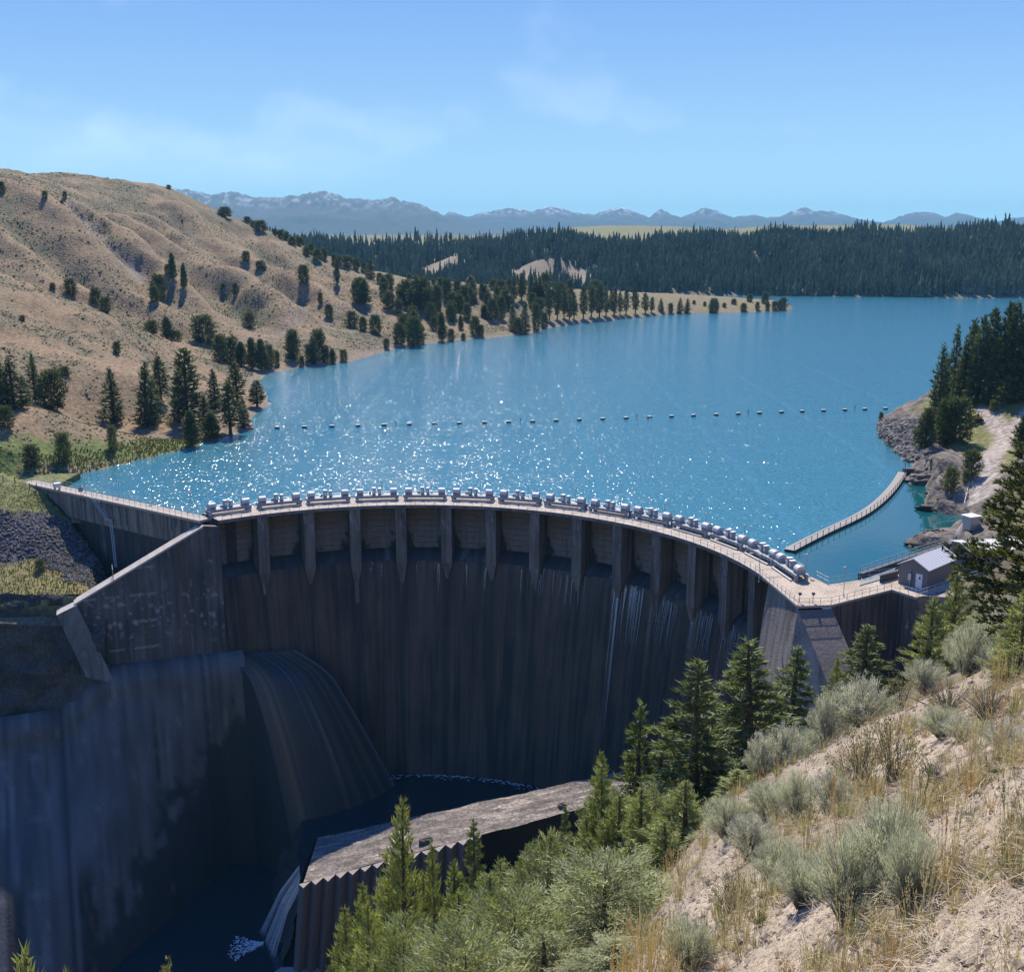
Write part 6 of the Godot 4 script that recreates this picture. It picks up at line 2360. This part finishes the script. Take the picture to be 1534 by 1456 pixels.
func plant_near() -> void:
	near(955, 1042, 56, 140, "near_fir0", "dark pointed fir standing apart in front of the shaded dam face")
	near(1045, 983, 52, 206, "near_fir1", "tallest broad fir on the slope in front of the dam face")
	near(1133, 950, 60, 206, "near_fir2", "full dark fir before the battered abutment wall")
	near(1192, 963, 66, 125, "near_fir0", "slimmer fir beside the full one before the abutment wall")
	near(1298, 932, 84, 120, "near_fir1", "shapely young fir beside the sloping abutment rib")
	near(1437, 842, 88, 82, "near_juniper0", "upright juniper in front of the grey metal building")
	near(1398, 888, 84, 105, "near_juniper1", "bushy green juniper below the terrace railing")
	near(1470, 905, 80, 112, "near_juniper2", "spreading juniper on the slope below the house railing")
	near(1258, 980, 76, 50, "near_juniper0", "thin brownish sapling at the foot of the sloping rib")
	near(600, 1177, 33, 162, "near_juniper0", "tall open juniper whose tip rises over the plunge pool")
	near(652, 1252, 31, 105, "near_juniper1", "narrow juniper beside the tall open one")
	near(548, 1340, 29, 137, "near_juniper2", "bushy juniper leaning left over the folded terrace wall")
	near(713, 1222, 58, 82, "near_fir2", "small fir standing before the pale terrace")
	near(845, 1203, 66, 62, "near_fir0", "little dark fir at the far end of the terrace")
	near(908, 1142, 50, 120, "near_juniper1", "greyish juniper at the foot of the pointed fir")
	near(962, 1172, 46, 137, "near_juniper2", "mid height juniper between the firs and the clay slope")
	near(1030, 1160, 42, 137, "near_juniper0", "bright green juniper rising from the brush below the clay slope")
	near(1110, 1148, 44, 105, "near_juniper1", "slender green juniper at the edge of the clay slope")
	near(880, 1245, 40, 125, "near_juniper2", "green juniper low in the thicket")
	near(820, 1240, 27, 206, "pale_juniper0", "tall pale feathery juniper in the thicket")
	near(905, 1305, 23, 218, "pale_juniper1", "wide pale feathery juniper nearest the clay slope")
	near(735, 1295, 25, 206, "pale_juniper2", "rounded pale feathery juniper in the thicket")
	near(660, 1370, 22, 195, "pale_juniper0", "low pale juniper at the foot of the tall open juniper")
	near(985, 1330, 25, 126, "pale_juniper1", "small pale juniper on the brink of the clay slope")
	near(820, 1385, 18, 229, "pale_juniper2", "pale juniper crown filling the foot of the thicket")
	near(560, 1425, 24, 137, "near_juniper1", "low green juniper under the leaning one")
	for q in [[520, 1345, 38, 90], [530, 1380, 34, 110], [548, 1312, 40, 84], [575, 1290, 43, 84], [640, 1300, 44, 90], [680, 1286, 46, 90], [720, 1296, 42, 90], [755, 1280, 45, 90], [800, 1262, 46, 96], [840, 1250, 48, 90], [880, 1215, 50, 90], [925, 1200, 52, 90], [985, 1190, 50, 84], [1075, 1190, 46, 84]]:
		near(q[0], q[1], q[2], q[3] * 1.35, ["near_juniper0", "pale_juniper1", "near_juniper2", "pale_juniper0"][int(q[0]) % 4], "juniper in the back row of the thicket under the terrace wall", "back row of the thicket")
	near(905, 1120, 56, 120, "near_juniper2", "full light green juniper beside the terrace end")
	near(985, 1105, 56, 150, "near_fir2", "dense fir between the pointed fir and the tallest one")
	near(930, 1180, 48, 130, "near_juniper0", "feathery light juniper below the pointed fir")
	near(1005, 1190, 46, 120, "near_juniper1", "feathery light juniper below the tallest fir")
	near(1085, 1120, 52, 150, "near_fir0", "fir filling the gap before the full dark one")
	near(1075, 1230, 40, 100, "near_juniper2", "low light green juniper against the clay brow")
	near(770, 1350, 20, 195, "pale_juniper1", "pale juniper between the rounded and the tall feathery ones")
	near(690, 1330, 28, 150, "near_juniper2", "green juniper behind the low pale one")
	near(600, 1395, 25, 138, "pale_juniper1", "pale juniper at the foot of the leaning one")
	near(860, 1290, 32, 150, "near_juniper0", "yellowish juniper behind the wide pale one")
	near(940, 1255, 38, 125, "near_juniper1", "mid green juniper under the greyish one")
	near(1000, 1225, 40, 112, "near_juniper2", "dense juniper between the bright one and the firs")
	near(930, 1400, 16, 172, "pale_juniper0", "pale juniper at the lower edge of the clay brow")
	near(700, 1410, 17, 206, "pale_juniper1", "pale juniper sprays at the bottom of the thicket")
	near(780, 1280, 40, 100, "near_juniper1", "slim juniper before the terrace")
	near(30, 1400, 16, 230, "near_juniper2", "yellow green juniper tip rising beside the shaded block")
	near(105, 1436, 16, 120, "near_juniper0", "short juniper shoot next to the yellow green tip")
	near(240, 1420, 15, 130, "near_juniper1", "drooping juniper tip over the tailwater")
	near(1572, 655, 34, 250, "big_pine", "large pine with open boughs hanging in from the road side")
	near(1545, 880, 30, 137, "near_juniper0", "bright young juniper under the large pine")
	# shrubs on the clay
	var g := ""
	for q in [
		[1292, 1010, 1075, 100, "sage0", "silver sagebrush at the top of the clay slope before the abutment"],
		[1240, 1035, 1085, 60, "sage1", "grey sagebrush mound left of the silver one"],
		[1175, 1080, 1135, 90, "sage2", "sagebrush on the crest of the clay bank beside the firs"],
		[1140, 1095, 1140, 50, "sage0", "half dead sagebrush at the lip of the clay bank"],
		[1215, 1090, 1130, 50, "rabbit0", "small yellowish brush between the sagebrush mounds"],
		[1335, 1040, 1190, 110, "thorn0", "tall thin bitterbrush with bare dark stems"],
		[1290, 1060, 1185, 110, "thorn1", "open bitterbrush leaning over the clay bank"],
		[1270, 1110, 1190, 80, "thorn2", "low bitterbrush at the base of the tall one"],
		[1420, 1010, 1075, 120, "dead0", "tangled dead brush above the bitterbrush"],
		[1480, 1020, 1080, 100, "dead1", "grey dead brush near the top of the slope"],
		[1385, 985, 1040, 70, "sage1", "sagebrush below the junipers by the terrace"],
		[1500, 870, 930, 80, "sage2", "pale sagebrush under the large pine"],
		[1455, 930, 985, 80, "rabbit1", "yellow green brush on the upper slope"],
		[1510, 960, 1020, 90, "rabbit2", "thin brush on the crest under the pine"],
		[1330, 1190, 1340, 130, "rabbit0", "tall wispy rabbitbrush with pale stems on the open clay"],
		[1270, 1240, 1385, 130, "rabbit1", "wide wispy rabbitbrush in the middle of the clay slope"],
		[1200, 1270, 1360, 90, "rabbit2", "blue green rabbitbrush at the left of the clump"],
		[1360, 1230, 1370, 90, "rabbit2", "upright green brush at the right of the clump"],
		[1190, 1150, 1230, 60, "rabbit0", "small straw coloured brush below the bitterbrush"],
		[1090, 1190, 1260, 80, "rabbit1", "brush at the edge of the junipers"],
		[1440, 1070, 1110, 60, "sage0", "flat sagebrush on the stony upper slope"],
		[1400, 1120, 1175, 60, "dead2", "dark dead brush beside the wispy rabbitbrush"],
		[1150, 1165, 1235, 80, "rabbit2", "straw tinted brush under the crest sagebrush"],
		[1125, 1215, 1290, 90, "sage1", "grey mound of sagebrush at the brow edge"],
		[1165, 1250, 1330, 80, "rabbit0", "thin pale brush left of the blue green one"],
		[1090, 1290, 1370, 90, "thorn1", "sparse bitterbrush on the lower brow"],
		[1240, 1150, 1225, 80, "sage2", "weathered sagebrush below the low bitterbrush"],
		[1410, 1055, 1105, 70, "rabbit1", "green tuft of brush under the tangled dead brush"],
		[1505, 1075, 1130, 80, "sage0", "stunted sagebrush by the stony patch"],
		[1350, 1000, 1045, 60, "thorn2", "brown bitterbrush beside the silver sagebrush"],
		[1030, 1370, 1456, 90, "rabbit2", "ragged brush low on the brow above the thicket"],
		[1440, 1260, 1320, 50, "dead1", "small dead twigs on the open clay"],
		[1330, 1385, 1450, 80, "thorn0", "scrubby green sprouts below the wide rabbitbrush"]]:
		var p := hit(q[0], q[2], 1.5)
		var d := -p.z
		if d > 60.0:
			d = 45.0
			p = at_d(q[0], q[2], d)
			p.y = slope.h(p.x, d)
		var top := at_d(q[0], q[1], d)
		var slant := Vector3(p.x, p.y - EYE, p.z).length()
		plant(q[4], p - Vector3(0, 0.03, 0), clampf(top.y - p.y, 0.25, 4.0), q[3] * slant / FOCAL, q[5])
	ground_cover()

func ground_cover() -> void:
	var rg := RandomNumberGenerator.new()
	rg.seed = 55
	var white := Color(1, 1, 1)
	var sets := [
		[tuft(rg, 26, 0.28, 0.30, Color(0.8, 0.8, 0.8), white, 0.006), []],
		[tuft(rg, 34, 0.45, 0.5, Color(0.75, 0.75, 0.75), white, 0.007), []],
		[tuft(rg, 9, 0.75, 0.45, Color(0.8, 0.8, 0.8), white, 0.006, true), []]]
	for k in 26000:
		var d := 1.2 + pow(rg.randf(), 2.0) * 48.0
		var x := rg.randf_range(-0.18, 0.56) * d + rg.randf_range(-0.4, 0.4)
		if not slope.inside(x, d):
			continue
		var h := slope.h(x, d)
		var dens := 0.22 + nz.get_noise_2d(x * 9.0 + 20.0, d * 9.0) * 1.1 + nz.get_noise_2d(x * 30.0, d * 30.0) * 0.5
		dens += 0.15 * sm(x / d, 0.22, 0.05)
		if rg.randf() > dens * 0.62:
			continue
		var c := Color(0.46, 0.37, 0.20).lerp(Color(0.58, 0.51, 0.34), rg.randf())
		var r := rg.randf()
		if r < 0.22:
			c = Color(0.20, 0.22, 0.08)
		elif r < 0.34:
			c = Color(0.50, 0.31, 0.15)
		var j := 0 if rg.randf() < 0.6 else (1 if rg.randf() < 0.75 else 2)
		var s := rg.randf_range(0.6, 1.25) * lerpf(0.8, 1.3, sm(d, 4, 20))
		sets[j][1].append([Vector3(x, h, -d), rg.randf() * TAU, Vector3(s, s * rg.randf_range(0.7, 1.2), s), c])
	# taller golden stalks among the thicket's feet
	for k in 70:
		var q := hit(rg.randf_range(700, 1010), rg.randf_range(1440, 1700), 1.5)
		if q.y < 0 or -q.z > 16.0:
			continue
		sets[2][1].append([q, rg.randf() * TAU, Vector3(0.9, rg.randf_range(1.0, 1.7), 0.9), Color(0.52, 0.38, 0.18)])
	many("dry_grass", sets[0][0], M.straw, sets[0][1], "short dry grass scattered over the pale clay", "grass")
	many("tall_dry_grass", sets[1][0], M.straw, sets[1][1], "longer straw coloured grass tufts on the slope", "grass")
	many("seed_grass", sets[2][0], M.straw, sets[2][1], "thin golden grass stalks with seed heads", "grass")
	# straw and twigs lying on the clay
	var lm := MB.new()
	for k in 14:
		var az := rg.randf() * TAU
		var o := Vector3(cos(az), 0, sin(az))
		var sd := Vector3(-o.z, 0.2, o.x).normalized() * 0.0016
		var c0 := Vector3(rg.randf_range(-0.22, 0.22), rg.randf_range(0.005, 0.03), rg.randf_range(-0.22, 0.22))
		var half := o * rg.randf_range(0.02, 0.075)
		lm.col = tint(Color(0.75, 0.75, 0.75), white, rg)
		var up := Vector3(0, rg.randf_range(-0.01, 0.03), 0)
		lm.quad(c0 - half - sd, c0 - half + sd, c0 + half + sd + up, c0 + half - sd + up, Vector3.UP)
	var lp := []
	for k in 16000:
		var d := 2.2 + pow(rg.randf(), 1.8) * 32.0
		var x := rg.randf_range(-0.12, 0.56) * d + rg.randf_range(-0.4, 0.4)
		if not slope.inside(x, d) or rg.randf() > 0.55 + nz.get_noise_2d(x * 12.0 + 5.0, d * 12.0):
			continue
		var tip := Basis(Vector3.RIGHT, atan(0.596)) * Basis(Vector3.FORWARD, -atan(0.45))
		var c := Color(0.66, 0.57, 0.43).lerp(Color(0.48, 0.40, 0.31), rg.randf())
		if rg.randf() < 0.15:
			c = Color(0.2, 0.165, 0.13)
		var sz := rg.randf_range(0.7, 1.4)
		lp.append([Vector3(x, slope.h(x, d) + 0.01, -d), rg.randf() * TAU, Vector3(sz, sz, sz), c])
	many("straw_litter", lm.mesh(), M.straw, lp, "fallen straw and twigs littering the clay slope", "litter")
	# clods and stones
	var st := MB.new()
	var f := [Vector3(0, 1, 0), Vector3(0, -0.6, 0), Vector3(1, 0.1, 0.1), Vector3(-0.9, 0.15, -0.1), Vector3(0.1, 0, 1), Vector3(-0.1, 0.2, -1), Vector3(0.6, 0.6, 0.5), Vector3(-0.5, 0.6, -0.5)]
	for t in [[0, 6, 2], [0, 4, 6], [6, 4, 2], [0, 3, 4], [0, 7, 3], [0, 5, 7], [7, 5, 3], [0, 2, 5], [1, 2, 4], [1, 4, 3], [1, 3, 5], [1, 5, 2]]:
		st.tri(f[t[0]], f[t[1]], f[t[2]], f[t[0]] + f[t[1]] + f[t[2]])
	var pl := []
	for k in 34000:
		var d := 1.2 + pow(rg.randf(), 2.0) * 40.0
		var x := rg.randf_range(-0.1, 0.58) * d + rg.randf_range(-0.4, 0.4)
		if not slope.inside(x, d):
			continue
		var s := 0.006 + pow(rg.randf(), 5.0) * 0.045 * (1.0 + d * 0.06)
		var c := Color(0.46, 0.37, 0.29).lerp(Color(0.26, 0.21, 0.16), rg.randf())
		pl.append([Vector3(x, slope.h(x, d), -d), rg.randf() * TAU, Vector3(s, s * 0.7, s * rg.randf_range(0.7, 1.2)), c])
	many("clods", st.mesh(), M.straw, pl, "small clods and stones lying on the clay slope", "stones")
	# riprap on the left bank: angular blocks
	pl = []
	var l := [xd(at_d(10, 815, 209)), xd(at_d(75, 795, 212)), xd(at_d(140, 835, 206)), xd(at_d(158, 872, 202))]
	for k in 9000:
		var x := rg.randf_range(-108, -62)
		var d := rg.randf_range(192, 226)
		if line_dist(Vector2(x, d), l) > 6.3 + nz.get_noise_2d(x * 10.0, d * 10.0) * 3.0 or xd_side(x, d) < 0.3:
			continue
		var s := rg.randf_range(0.15, 0.5)
		var c := Color(0.09, 0.085, 0.09).lerp(Color(0.2, 0.19, 0.19), rg.randf())
		pl.append([Vector3(x, bank.h(x, d) + 0.05, -d), rg.randf() * TAU, Vector3(s, s * 0.8, s), c])
	# and on the rocky point across the forebay
	for k in 1800:
		var q := hit(rg.randf_range(1316, 1400), rg.randf_range(628, 690), 160.0)
		if q.y < -0.2 or q.y > 5.0:
			continue
		var s := rg.randf_range(0.3, 1.0)
		pl.append([q, rg.randf() * TAU, Vector3(s, s * 0.6, s * 0.8), Color(0.11, 0.10, 0.095).lerp(Color(0.27, 0.25, 0.23), rg.randf())])
	many("riprap", st.mesh(), M.straw, pl, "dark angular riprap stones on the banks", "stones")

# ---------------------------------------------------------------- floats, walkway, machines
func float_things() -> void:
	var src: Node3D
	var xs := [415, 456, 497, 536, 575, 613, 650.5, 688, 726, 762, 798, 833, 868, 903, 938, 973, 1006, 1039, 1073, 1106, 1138, 1171, 1202, 1234, 1266, 1296, 1327, 1358]
	var first := at_h(415, 642, 0)
	var last := at_h(1358, 612, 0)
	var turn := atan2(-(last.z - first.z), last.x - first.x)
	for n in xs.size():
		var x: float = xs[n]
		var y := 0.0
		var c := [[415, 642], [797, 632.5], [1006, 625], [1171, 618.5], [1358, 612]]
		for k in 4:
			if x >= c[k][0] and x <= c[k + 1][0]:
				y = lerpf(c[k][1], c[k + 1][1], (x - c[k][0]) / float(c[k + 1][0] - c[k][0]))
		var p := at_h(x, y, 0)
		if src == null:
			src = thing("boom_float", "dark float with white top, first in the buoy line from the orange float", "buoy", p, turn, "floats of the buoy line")
			src.set_meta("base", "boom_float")
			var m := MB.new()
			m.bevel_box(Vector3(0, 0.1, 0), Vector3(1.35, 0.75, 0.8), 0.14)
			obj("hull", m.mesh(), M.black_plastic, src)  # black hull colour stands in for the shadow side
			m = MB.new()
			m.bevel_box(Vector3(0, 0.52, 0), Vector3(1.2, 0.14, 0.7), 0.05)
			obj("cap", m.mesh(), M.white_paint, src)
			for s in [-0.72, 0.72]:
				m = MB.new()
				m.tube([Vector3(s, 0.1, 0), Vector3(s * 1.25, 0.05, 0)], [0.05, 0.05], 6)
				obj("shackle", m.mesh(), M.rail_steel, src)
		else:
			again(src, p, turn + rng.randf_range(-0.12, 0.12), Vector3.ONE, "float with its shaded sides coloured black and a white cap, %s in the buoy line from the orange float" % ORD[n])
	var e := thing("end_float", "orange float ending the buoy line at the wooded shore", "buoy", at_h(376, 643, 0), turn)
	var m := MB.new()
	m.bevel_box(Vector3(0, 0.2, 0), Vector3(1.3, 0.7, 0.8), 0.18)
	obj("hull", m.mesh(), M.orange_plastic, e)
	m = MB.new()
	m.tube([Vector3(0.6, 0.2, 0), Vector3(1.2, 0.0, 0)], [0.04, 0.04], 5)
	obj("shackle", m.mesh(), M.rail_steel, e)
	var mk := 0
	for q in [[593, 638], [780, 633.5], [954, 628], [1121, 621.5], [1281, 615]]:
		var p := at_h(q[0], q[1], 0)
		mk += 1
		var k := thing("marker_pole", "thin dark marker pole, %s in the buoy line from the orange float" % ORD[mk - 1], "marker", p, 0.0, "marker poles of the buoy line")
		m = MB.new()
		m.tube([Vector3(0, -0.4, 0), Vector3(0, 1.0, 0)], [0.10, 0.07], 8)
		obj("pole", m.mesh(), M.black_plastic, k)
		m = MB.new()
		m.tube([Vector3(0, 1.0, 0), Vector3(0, 1.15, 0), Vector3(0, 1.4, 0)], [0.16, 0.2, 0.05], 8)
		obj("topmark", m.mesh(), M.black_plastic, k)
	# floating walkway that closes the forebay
	var w := thing("floating_walkway", "long curved floating walkway with dark posts enclosing the still water", "walkway")
	var b := boom_line()
	var fine := []
	for k in b.size() - 1:
		for j in 8:
			fine.append(bez2(b, k + j / 8.0))
	fine.append(b[-1])
	var total := 0.0
	for k in fine.size() - 1:
		total += fine[k].distance_to(fine[k + 1])
	var cnt := int(total / 2.4)
	var post := MB.new()
	post.tube([Vector3(0, -0.6, 0), Vector3(0, 1.25, 0)], [0.06, 0.06], 6)
	var pm := post.mesh()
	var plank := MB.new()
	plank.bevel_box(Vector3(0, 0.46, -0.15), Vector3(2.36, 0.08, 0.34), 0.015)
	for k in 4:
		plank.bevel_box(Vector3(0, 0.46, -0.15 - 0.38 * (k + 1)), Vector3(2.36, 0.08, 0.34), 0.015)
	var plm := plank.mesh()
	var pon := MB.new()
	pon.bevel_box(Vector3(0, 0.10, -0.88), Vector3(2.2, 0.62, 1.9), 0.08)
	var pnm := pon.mesh()
	var prev: Vector2 = fine[0]
	for k in cnt + 1:
		var q := along(fine, total * k / cnt)
		if k > 0:
			var mid := (prev + q) / 2.0
			var ang := atan2((q - prev).y, (q - prev).x)
			for part in [["deck_section", plm, M.planking], ["pontoon", pnm, M.dark_steel]]:
				var o := obj(part[0], part[1], part[2], w)
				o.position = Vector3(mid.x, 0, -mid.y)
				o.rotation.y = ang
				o.scale = Vector3(q.distance_to(prev) / 2.4, 1, 1)
		var o2 := obj("post", pm, M.dark_steel, w)
		o2.position = Vector3(q.x, 0.2, -q.y)
		prev = q
	for y in [0.75, 1.4]:
		m = MB.new()
		var l := []
		var r := []
		for p in fine:
			l.append(Vector3(p.x, y, -p.y))
			r.append(0.028)
		m.tube(l, r, 4)
		obj("rail", m.mesh(), M.dark_steel, w)
	var pier := thing("walkway_landing", "dark steel landing stage joining the floating walkway to the rocks", "landing", at_h(1362, 711, 0))
	m = MB.new()
	m.bevel_box(Vector3(1.2, 0.7, -0.5), Vector3(4.6, 1.3, 1.4), 0.06)
	obj("platform", m.mesh(), M.dark_steel, pier)
	m = MB.new()
	m.tube([Vector3(-0.9, 0.5, 0), Vector3(-0.9, 2.6, 0)], [0.07, 0.07], 6)
	obj("mast", m.mesh(), M.dark_steel, pier)
	# railings and pump house on the rocks
	var r1 := thing("rock_railing", "white railing on the ledge above the lower rock", "railing")
	fence(r1, [ground_at(at_h(1433, 800, 3.0)), ground_at(at_h(1446, 778, 3.5))], 1.5, 1.2, M.white_paint, 0.06)
	r1 = thing("path_railing", "white railing beside the path to the track", "railing")
	fence(r1, [ground_at(at_h(1446, 745, 3.5)), ground_at(at_h(1456, 716, 4.5))], 1.8, 1.2, M.white_paint, 0.06)
	var pb := thing("pump_box", "small pale concrete hut by the ledge behind the pine", "hut", ground_at(at_h(1455, 786, 3.0)), 0.4)
	m = MB.new()
	m.bevel_box(Vector3(0, 1.1, 0), Vector3(2.2, 2.3, 2.0), 0.05)
	obj("walls", m.mesh(), M.galvanised, pb)
	m = MB.new()
	m.bevel_box(Vector3(0, 2.35, 0), Vector3(2.6, 0.2, 2.4), 0.04)
	obj("roof", m.mesh(), M.white_paint, pb)
	loader()
	shore_rocks()
	posts_on_shore()

func ground_at(p: Vector3) -> Vector3:
	return Vector3(p.x, ground(p.x, -p.z), p.z)

func bez2(p: Array, f: float) -> Vector2:
	var k := clampi(int(f), 0, p.size() - 2)
	var a: Vector2 = p[maxi(k - 1, 0)]
	var b: Vector2 = p[k]
	return b.cubic_interpolate(p[k + 1], a, p[mini(k + 2, p.size() - 1)], f - k)

func along(l: Array, s: float) -> Vector2:
	for k in l.size() - 1:
		var d: float = l[k].distance_to(l[k + 1])
		if s <= d:
			return l[k].lerp(l[k + 1], s / d)
		s -= d
	return l[-1]

func loader() -> void:
	# a yellow tracked machine parked by the track
	var p := hit(1462, 633, 160.0)
	var t := thing("parked_loader", "old yellow loader parked on the grass beside the dirt track", "loader", p, 0.35)
	var m := MB.new()
	m.bevel_box(Vector3(0, 1.15, 0), Vector3(3.0, 0.7, 1.3), 0.1)
	m.bevel_box(Vector3(-0.95, 1.7, 0), Vector3(1.1, 0.6, 1.1), 0.1)
	obj("body", m.mesh(), M.yellow_paint, t)
	for s in [-0.85, 0.85]:
		m = MB.new()
		var poly := PackedVector2Array()
		for k in 20:
			var a := TAU * k / 20.0
			poly.push_back(Vector2(cos(a) * 0.5 + (1.15 if cos(a) > 0 else -1.15), 0.5 + sin(a) * 0.48))
		m.extrude(poly, Transform3D(Basis.IDENTITY, Vector3(0, 0, s)), 0.42)
		obj("track", m.mesh(), M.rubber, t)
	m = MB.new()
	for q in [[0.1, 0.5], [0.1, -0.5], [1.2, 0.5], [1.2, -0.5]]:
		m.tube([Vector3(q[0], 1.5, q[1]), Vector3(q[0], 2.7, q[1])], [0.05, 0.05], 5)
	m.bevel_box(Vector3(0.65, 2.75, 0), Vector3(1.5, 0.1, 1.3), 0.03)
	obj("canopy", m.mesh(), M.dark_steel, t)
	m = MB.new()
	m.bevel_box(Vector3(0.55, 1.75, 0), Vector3(0.6, 0.5, 0.7), 0.08)
	obj("seat", m.mesh(), M.black_plastic, t)
	for s in [-0.6, 0.6]:
		m = MB.new()
		m.tube([Vector3(-0.3, 1.7, s), Vector3(-1.6, 1.5, s), Vector3(-2.3, 0.7, s)], [0.1, 0.1, 0.09], 6)
		obj("arm", m.mesh(), M.yellow_paint, t)
	m = MB.new()
	m.extrude(PackedVector2Array([Vector2(-2.2, 0.1), Vector2(-3.1, 0.15), Vector2(-2.95, 0.3), Vector2(-2.4, 0.35), Vector2(-2.3, 1.0), Vector2(-2.15, 1.0)]), Transform3D(Basis.IDENTITY, Vector3.ZERO), 2.0)
	obj("bucket", m.mesh(), M.yellow_paint, t)
	m = MB.new()
	m.tube([Vector3(-1.2, 2.0, 0.3), Vector3(-1.2, 2.7, 0.3)], [0.06, 0.06], 6)
	obj("exhaust", m.mesh(), M.dark_steel, t)

func boulder(called: String, label: String, at: Vector3, size: Vector3, turn: float, sd: int, ca: Color, cb: Color) -> void:
	# rounded, cracked rock
	var m := MB.new()
	var pts := []
	var cols := []
	var nu := 37
	var nv := 20
	for b in nv:
		for a in nu:
			var u := TAU * a / (nu - 1)
			var w := lerpf(-0.5, PI / 2, b / float(nv - 1))
			var o := Vector3(cos(u) * cos(w), sin(w), sin(u) * cos(w))
			var k := 1.0 + nz.get_noise_3d(o.x * 40.0 + sd, o.y * 40.0, o.z * 40.0) * 0.32 + nz.get_noise_3d(o.x * 130.0, o.y * 130.0 + sd, o.z * 130.0) * 0.13
			var lay := 1.0 + 0.07 * signf(sin(o.y * 17.0 + o.x * 5.0 + nz.get_noise_2d(u * 60.0, sd) * 3.0))
			pts.append(o * size * k * lay)
			cols.append(mixc(ca, cb, 0.5 + nz.get_noise_3d(o.x * 90.0, o.y * 90.0 + sd, o.z * 90.0)))
	m.sheet(pts, cols, nu, nv, Vector3.UP)
	var mid := Vector3.ZERO
	for k in m.n.size():
		if m.n[k].dot(m.v[k]) < 0.0:
			m.n[k] = -m.n[k]
	var o2 := obj(called, m.mesh(), M.rock)
	o2.position = at
	o2.rotation.y = turn
	tag(o2, label, "rock")

func shore_rocks() -> void:
	var pale := Color(0.23, 0.195, 0.16)
	var mid := Color(0.15, 0.13, 0.115)
	var dark := Color(0.06, 0.056, 0.055)
	boulder("shore_rock", "big pale rock outcrop below the round juniper", at_h(1412, 716, 0.3), Vector3(5.5, 4.0, 5.5), 0.3, 10, pale, mid)
	boulder("shore_rock", "pale rock slab dipping into the water beside the landing stage", at_h(1395, 722, 0), Vector3(5, 3.0, 5), 1.3, 20, pale, mid)
	boulder("shore_rock", "brown rock shoulder under the straggly spruce", at_h(1400, 690, 0.8), Vector3(5, 3.0, 5), 2.0, 30, pale, mid)
	boulder("shore_rock", "dark undercut rock ledge across the still water", at_h(1432, 766, -0.6), Vector3(7.0, 2.7, 3.2), 0.1, 40, mid, dark)
	boulder("shore_rock", "dark low rock snout beside the intake beam", at_h(1410, 817, -0.6), Vector3(6.2, 2.6, 3.6), 0.25, 50, mid, dark)
	boulder("shore_rock", "brown rock below the light green bush", at_h(1412, 742, 0), Vector3(4, 2.2, 3), 0.8, 60, pale, mid)
	boulder("fallen_block", "dark boulder lying on the pale terrace", Vector3(-13.5, -42.2, -163.0), Vector3(1.3, 1.0, 0.9), 0.3, 70, mid, dark)
	boulder("fallen_block", "small dark boulder near the middle of the terrace", Vector3(8.0, -36.9, -164.5), Vector3(0.8, 0.9, 0.8), 0.9, 80, mid, dark)
	boulder("fallen_block", "white boulder at the brink of the clay slope among junipers", hit(1082, 1192, 3.0), Vector3(0.8, 0.55, 0.6), 0.9, 90, Color(0.6, 0.55, 0.5), Color(0.45, 0.4, 0.36))

func posts_on_shore() -> void:
	# old fence posts along the green strip and the fill
	for q in [[168, 693], [116, 704], [73, 706], [22, 724], [4, 722], [44, 733], [54, 734]]:
		var p := hit(q[0], q[1], 150.0)
		if p.y < -50:
			continue
		var m := MB.new()
		m.tube([Vector3(0, -0.3, 0), Vector3(0, 1.3, 0), Vector3(0.02, 1.36, 0)], [0.11, 0.09, 0.05], 7)
		var o := obj("fence_post", m.mesh(), M.wood_post)
		o.position = p
		o.rotation.z = rng.randf_range(-0.06, 0.06)
		tag(o, "weathered wooden fence post on the grass near the wing wall", "post", "old fence posts")

func _ready() -> void:
	nz.noise_type = FastNoiseLite.TYPE_SIMPLEX_SMOOTH
	nz.frequency = 0.02
	nz.fractal_octaves = 3
	nz.seed = 4
	rng.seed = 12
	set_view()
	make_materials()
	outline_lake()
	shape_hill()
	shape_far_land()
	shape_bank()
	shape_slope()
	shape_shore()
	fill_water()
	print("land ", Time.get_ticks_msec())
	build_dam()
	print("dam ", Time.get_ticks_msec())
	grow_protos()
	print("protos ", Time.get_ticks_msec())
	plant_far()
	ripple_field()
	plant_near()
	print("green ", Time.get_ticks_msec())
	float_things()
	print("end ", Time.get_ticks_msec())
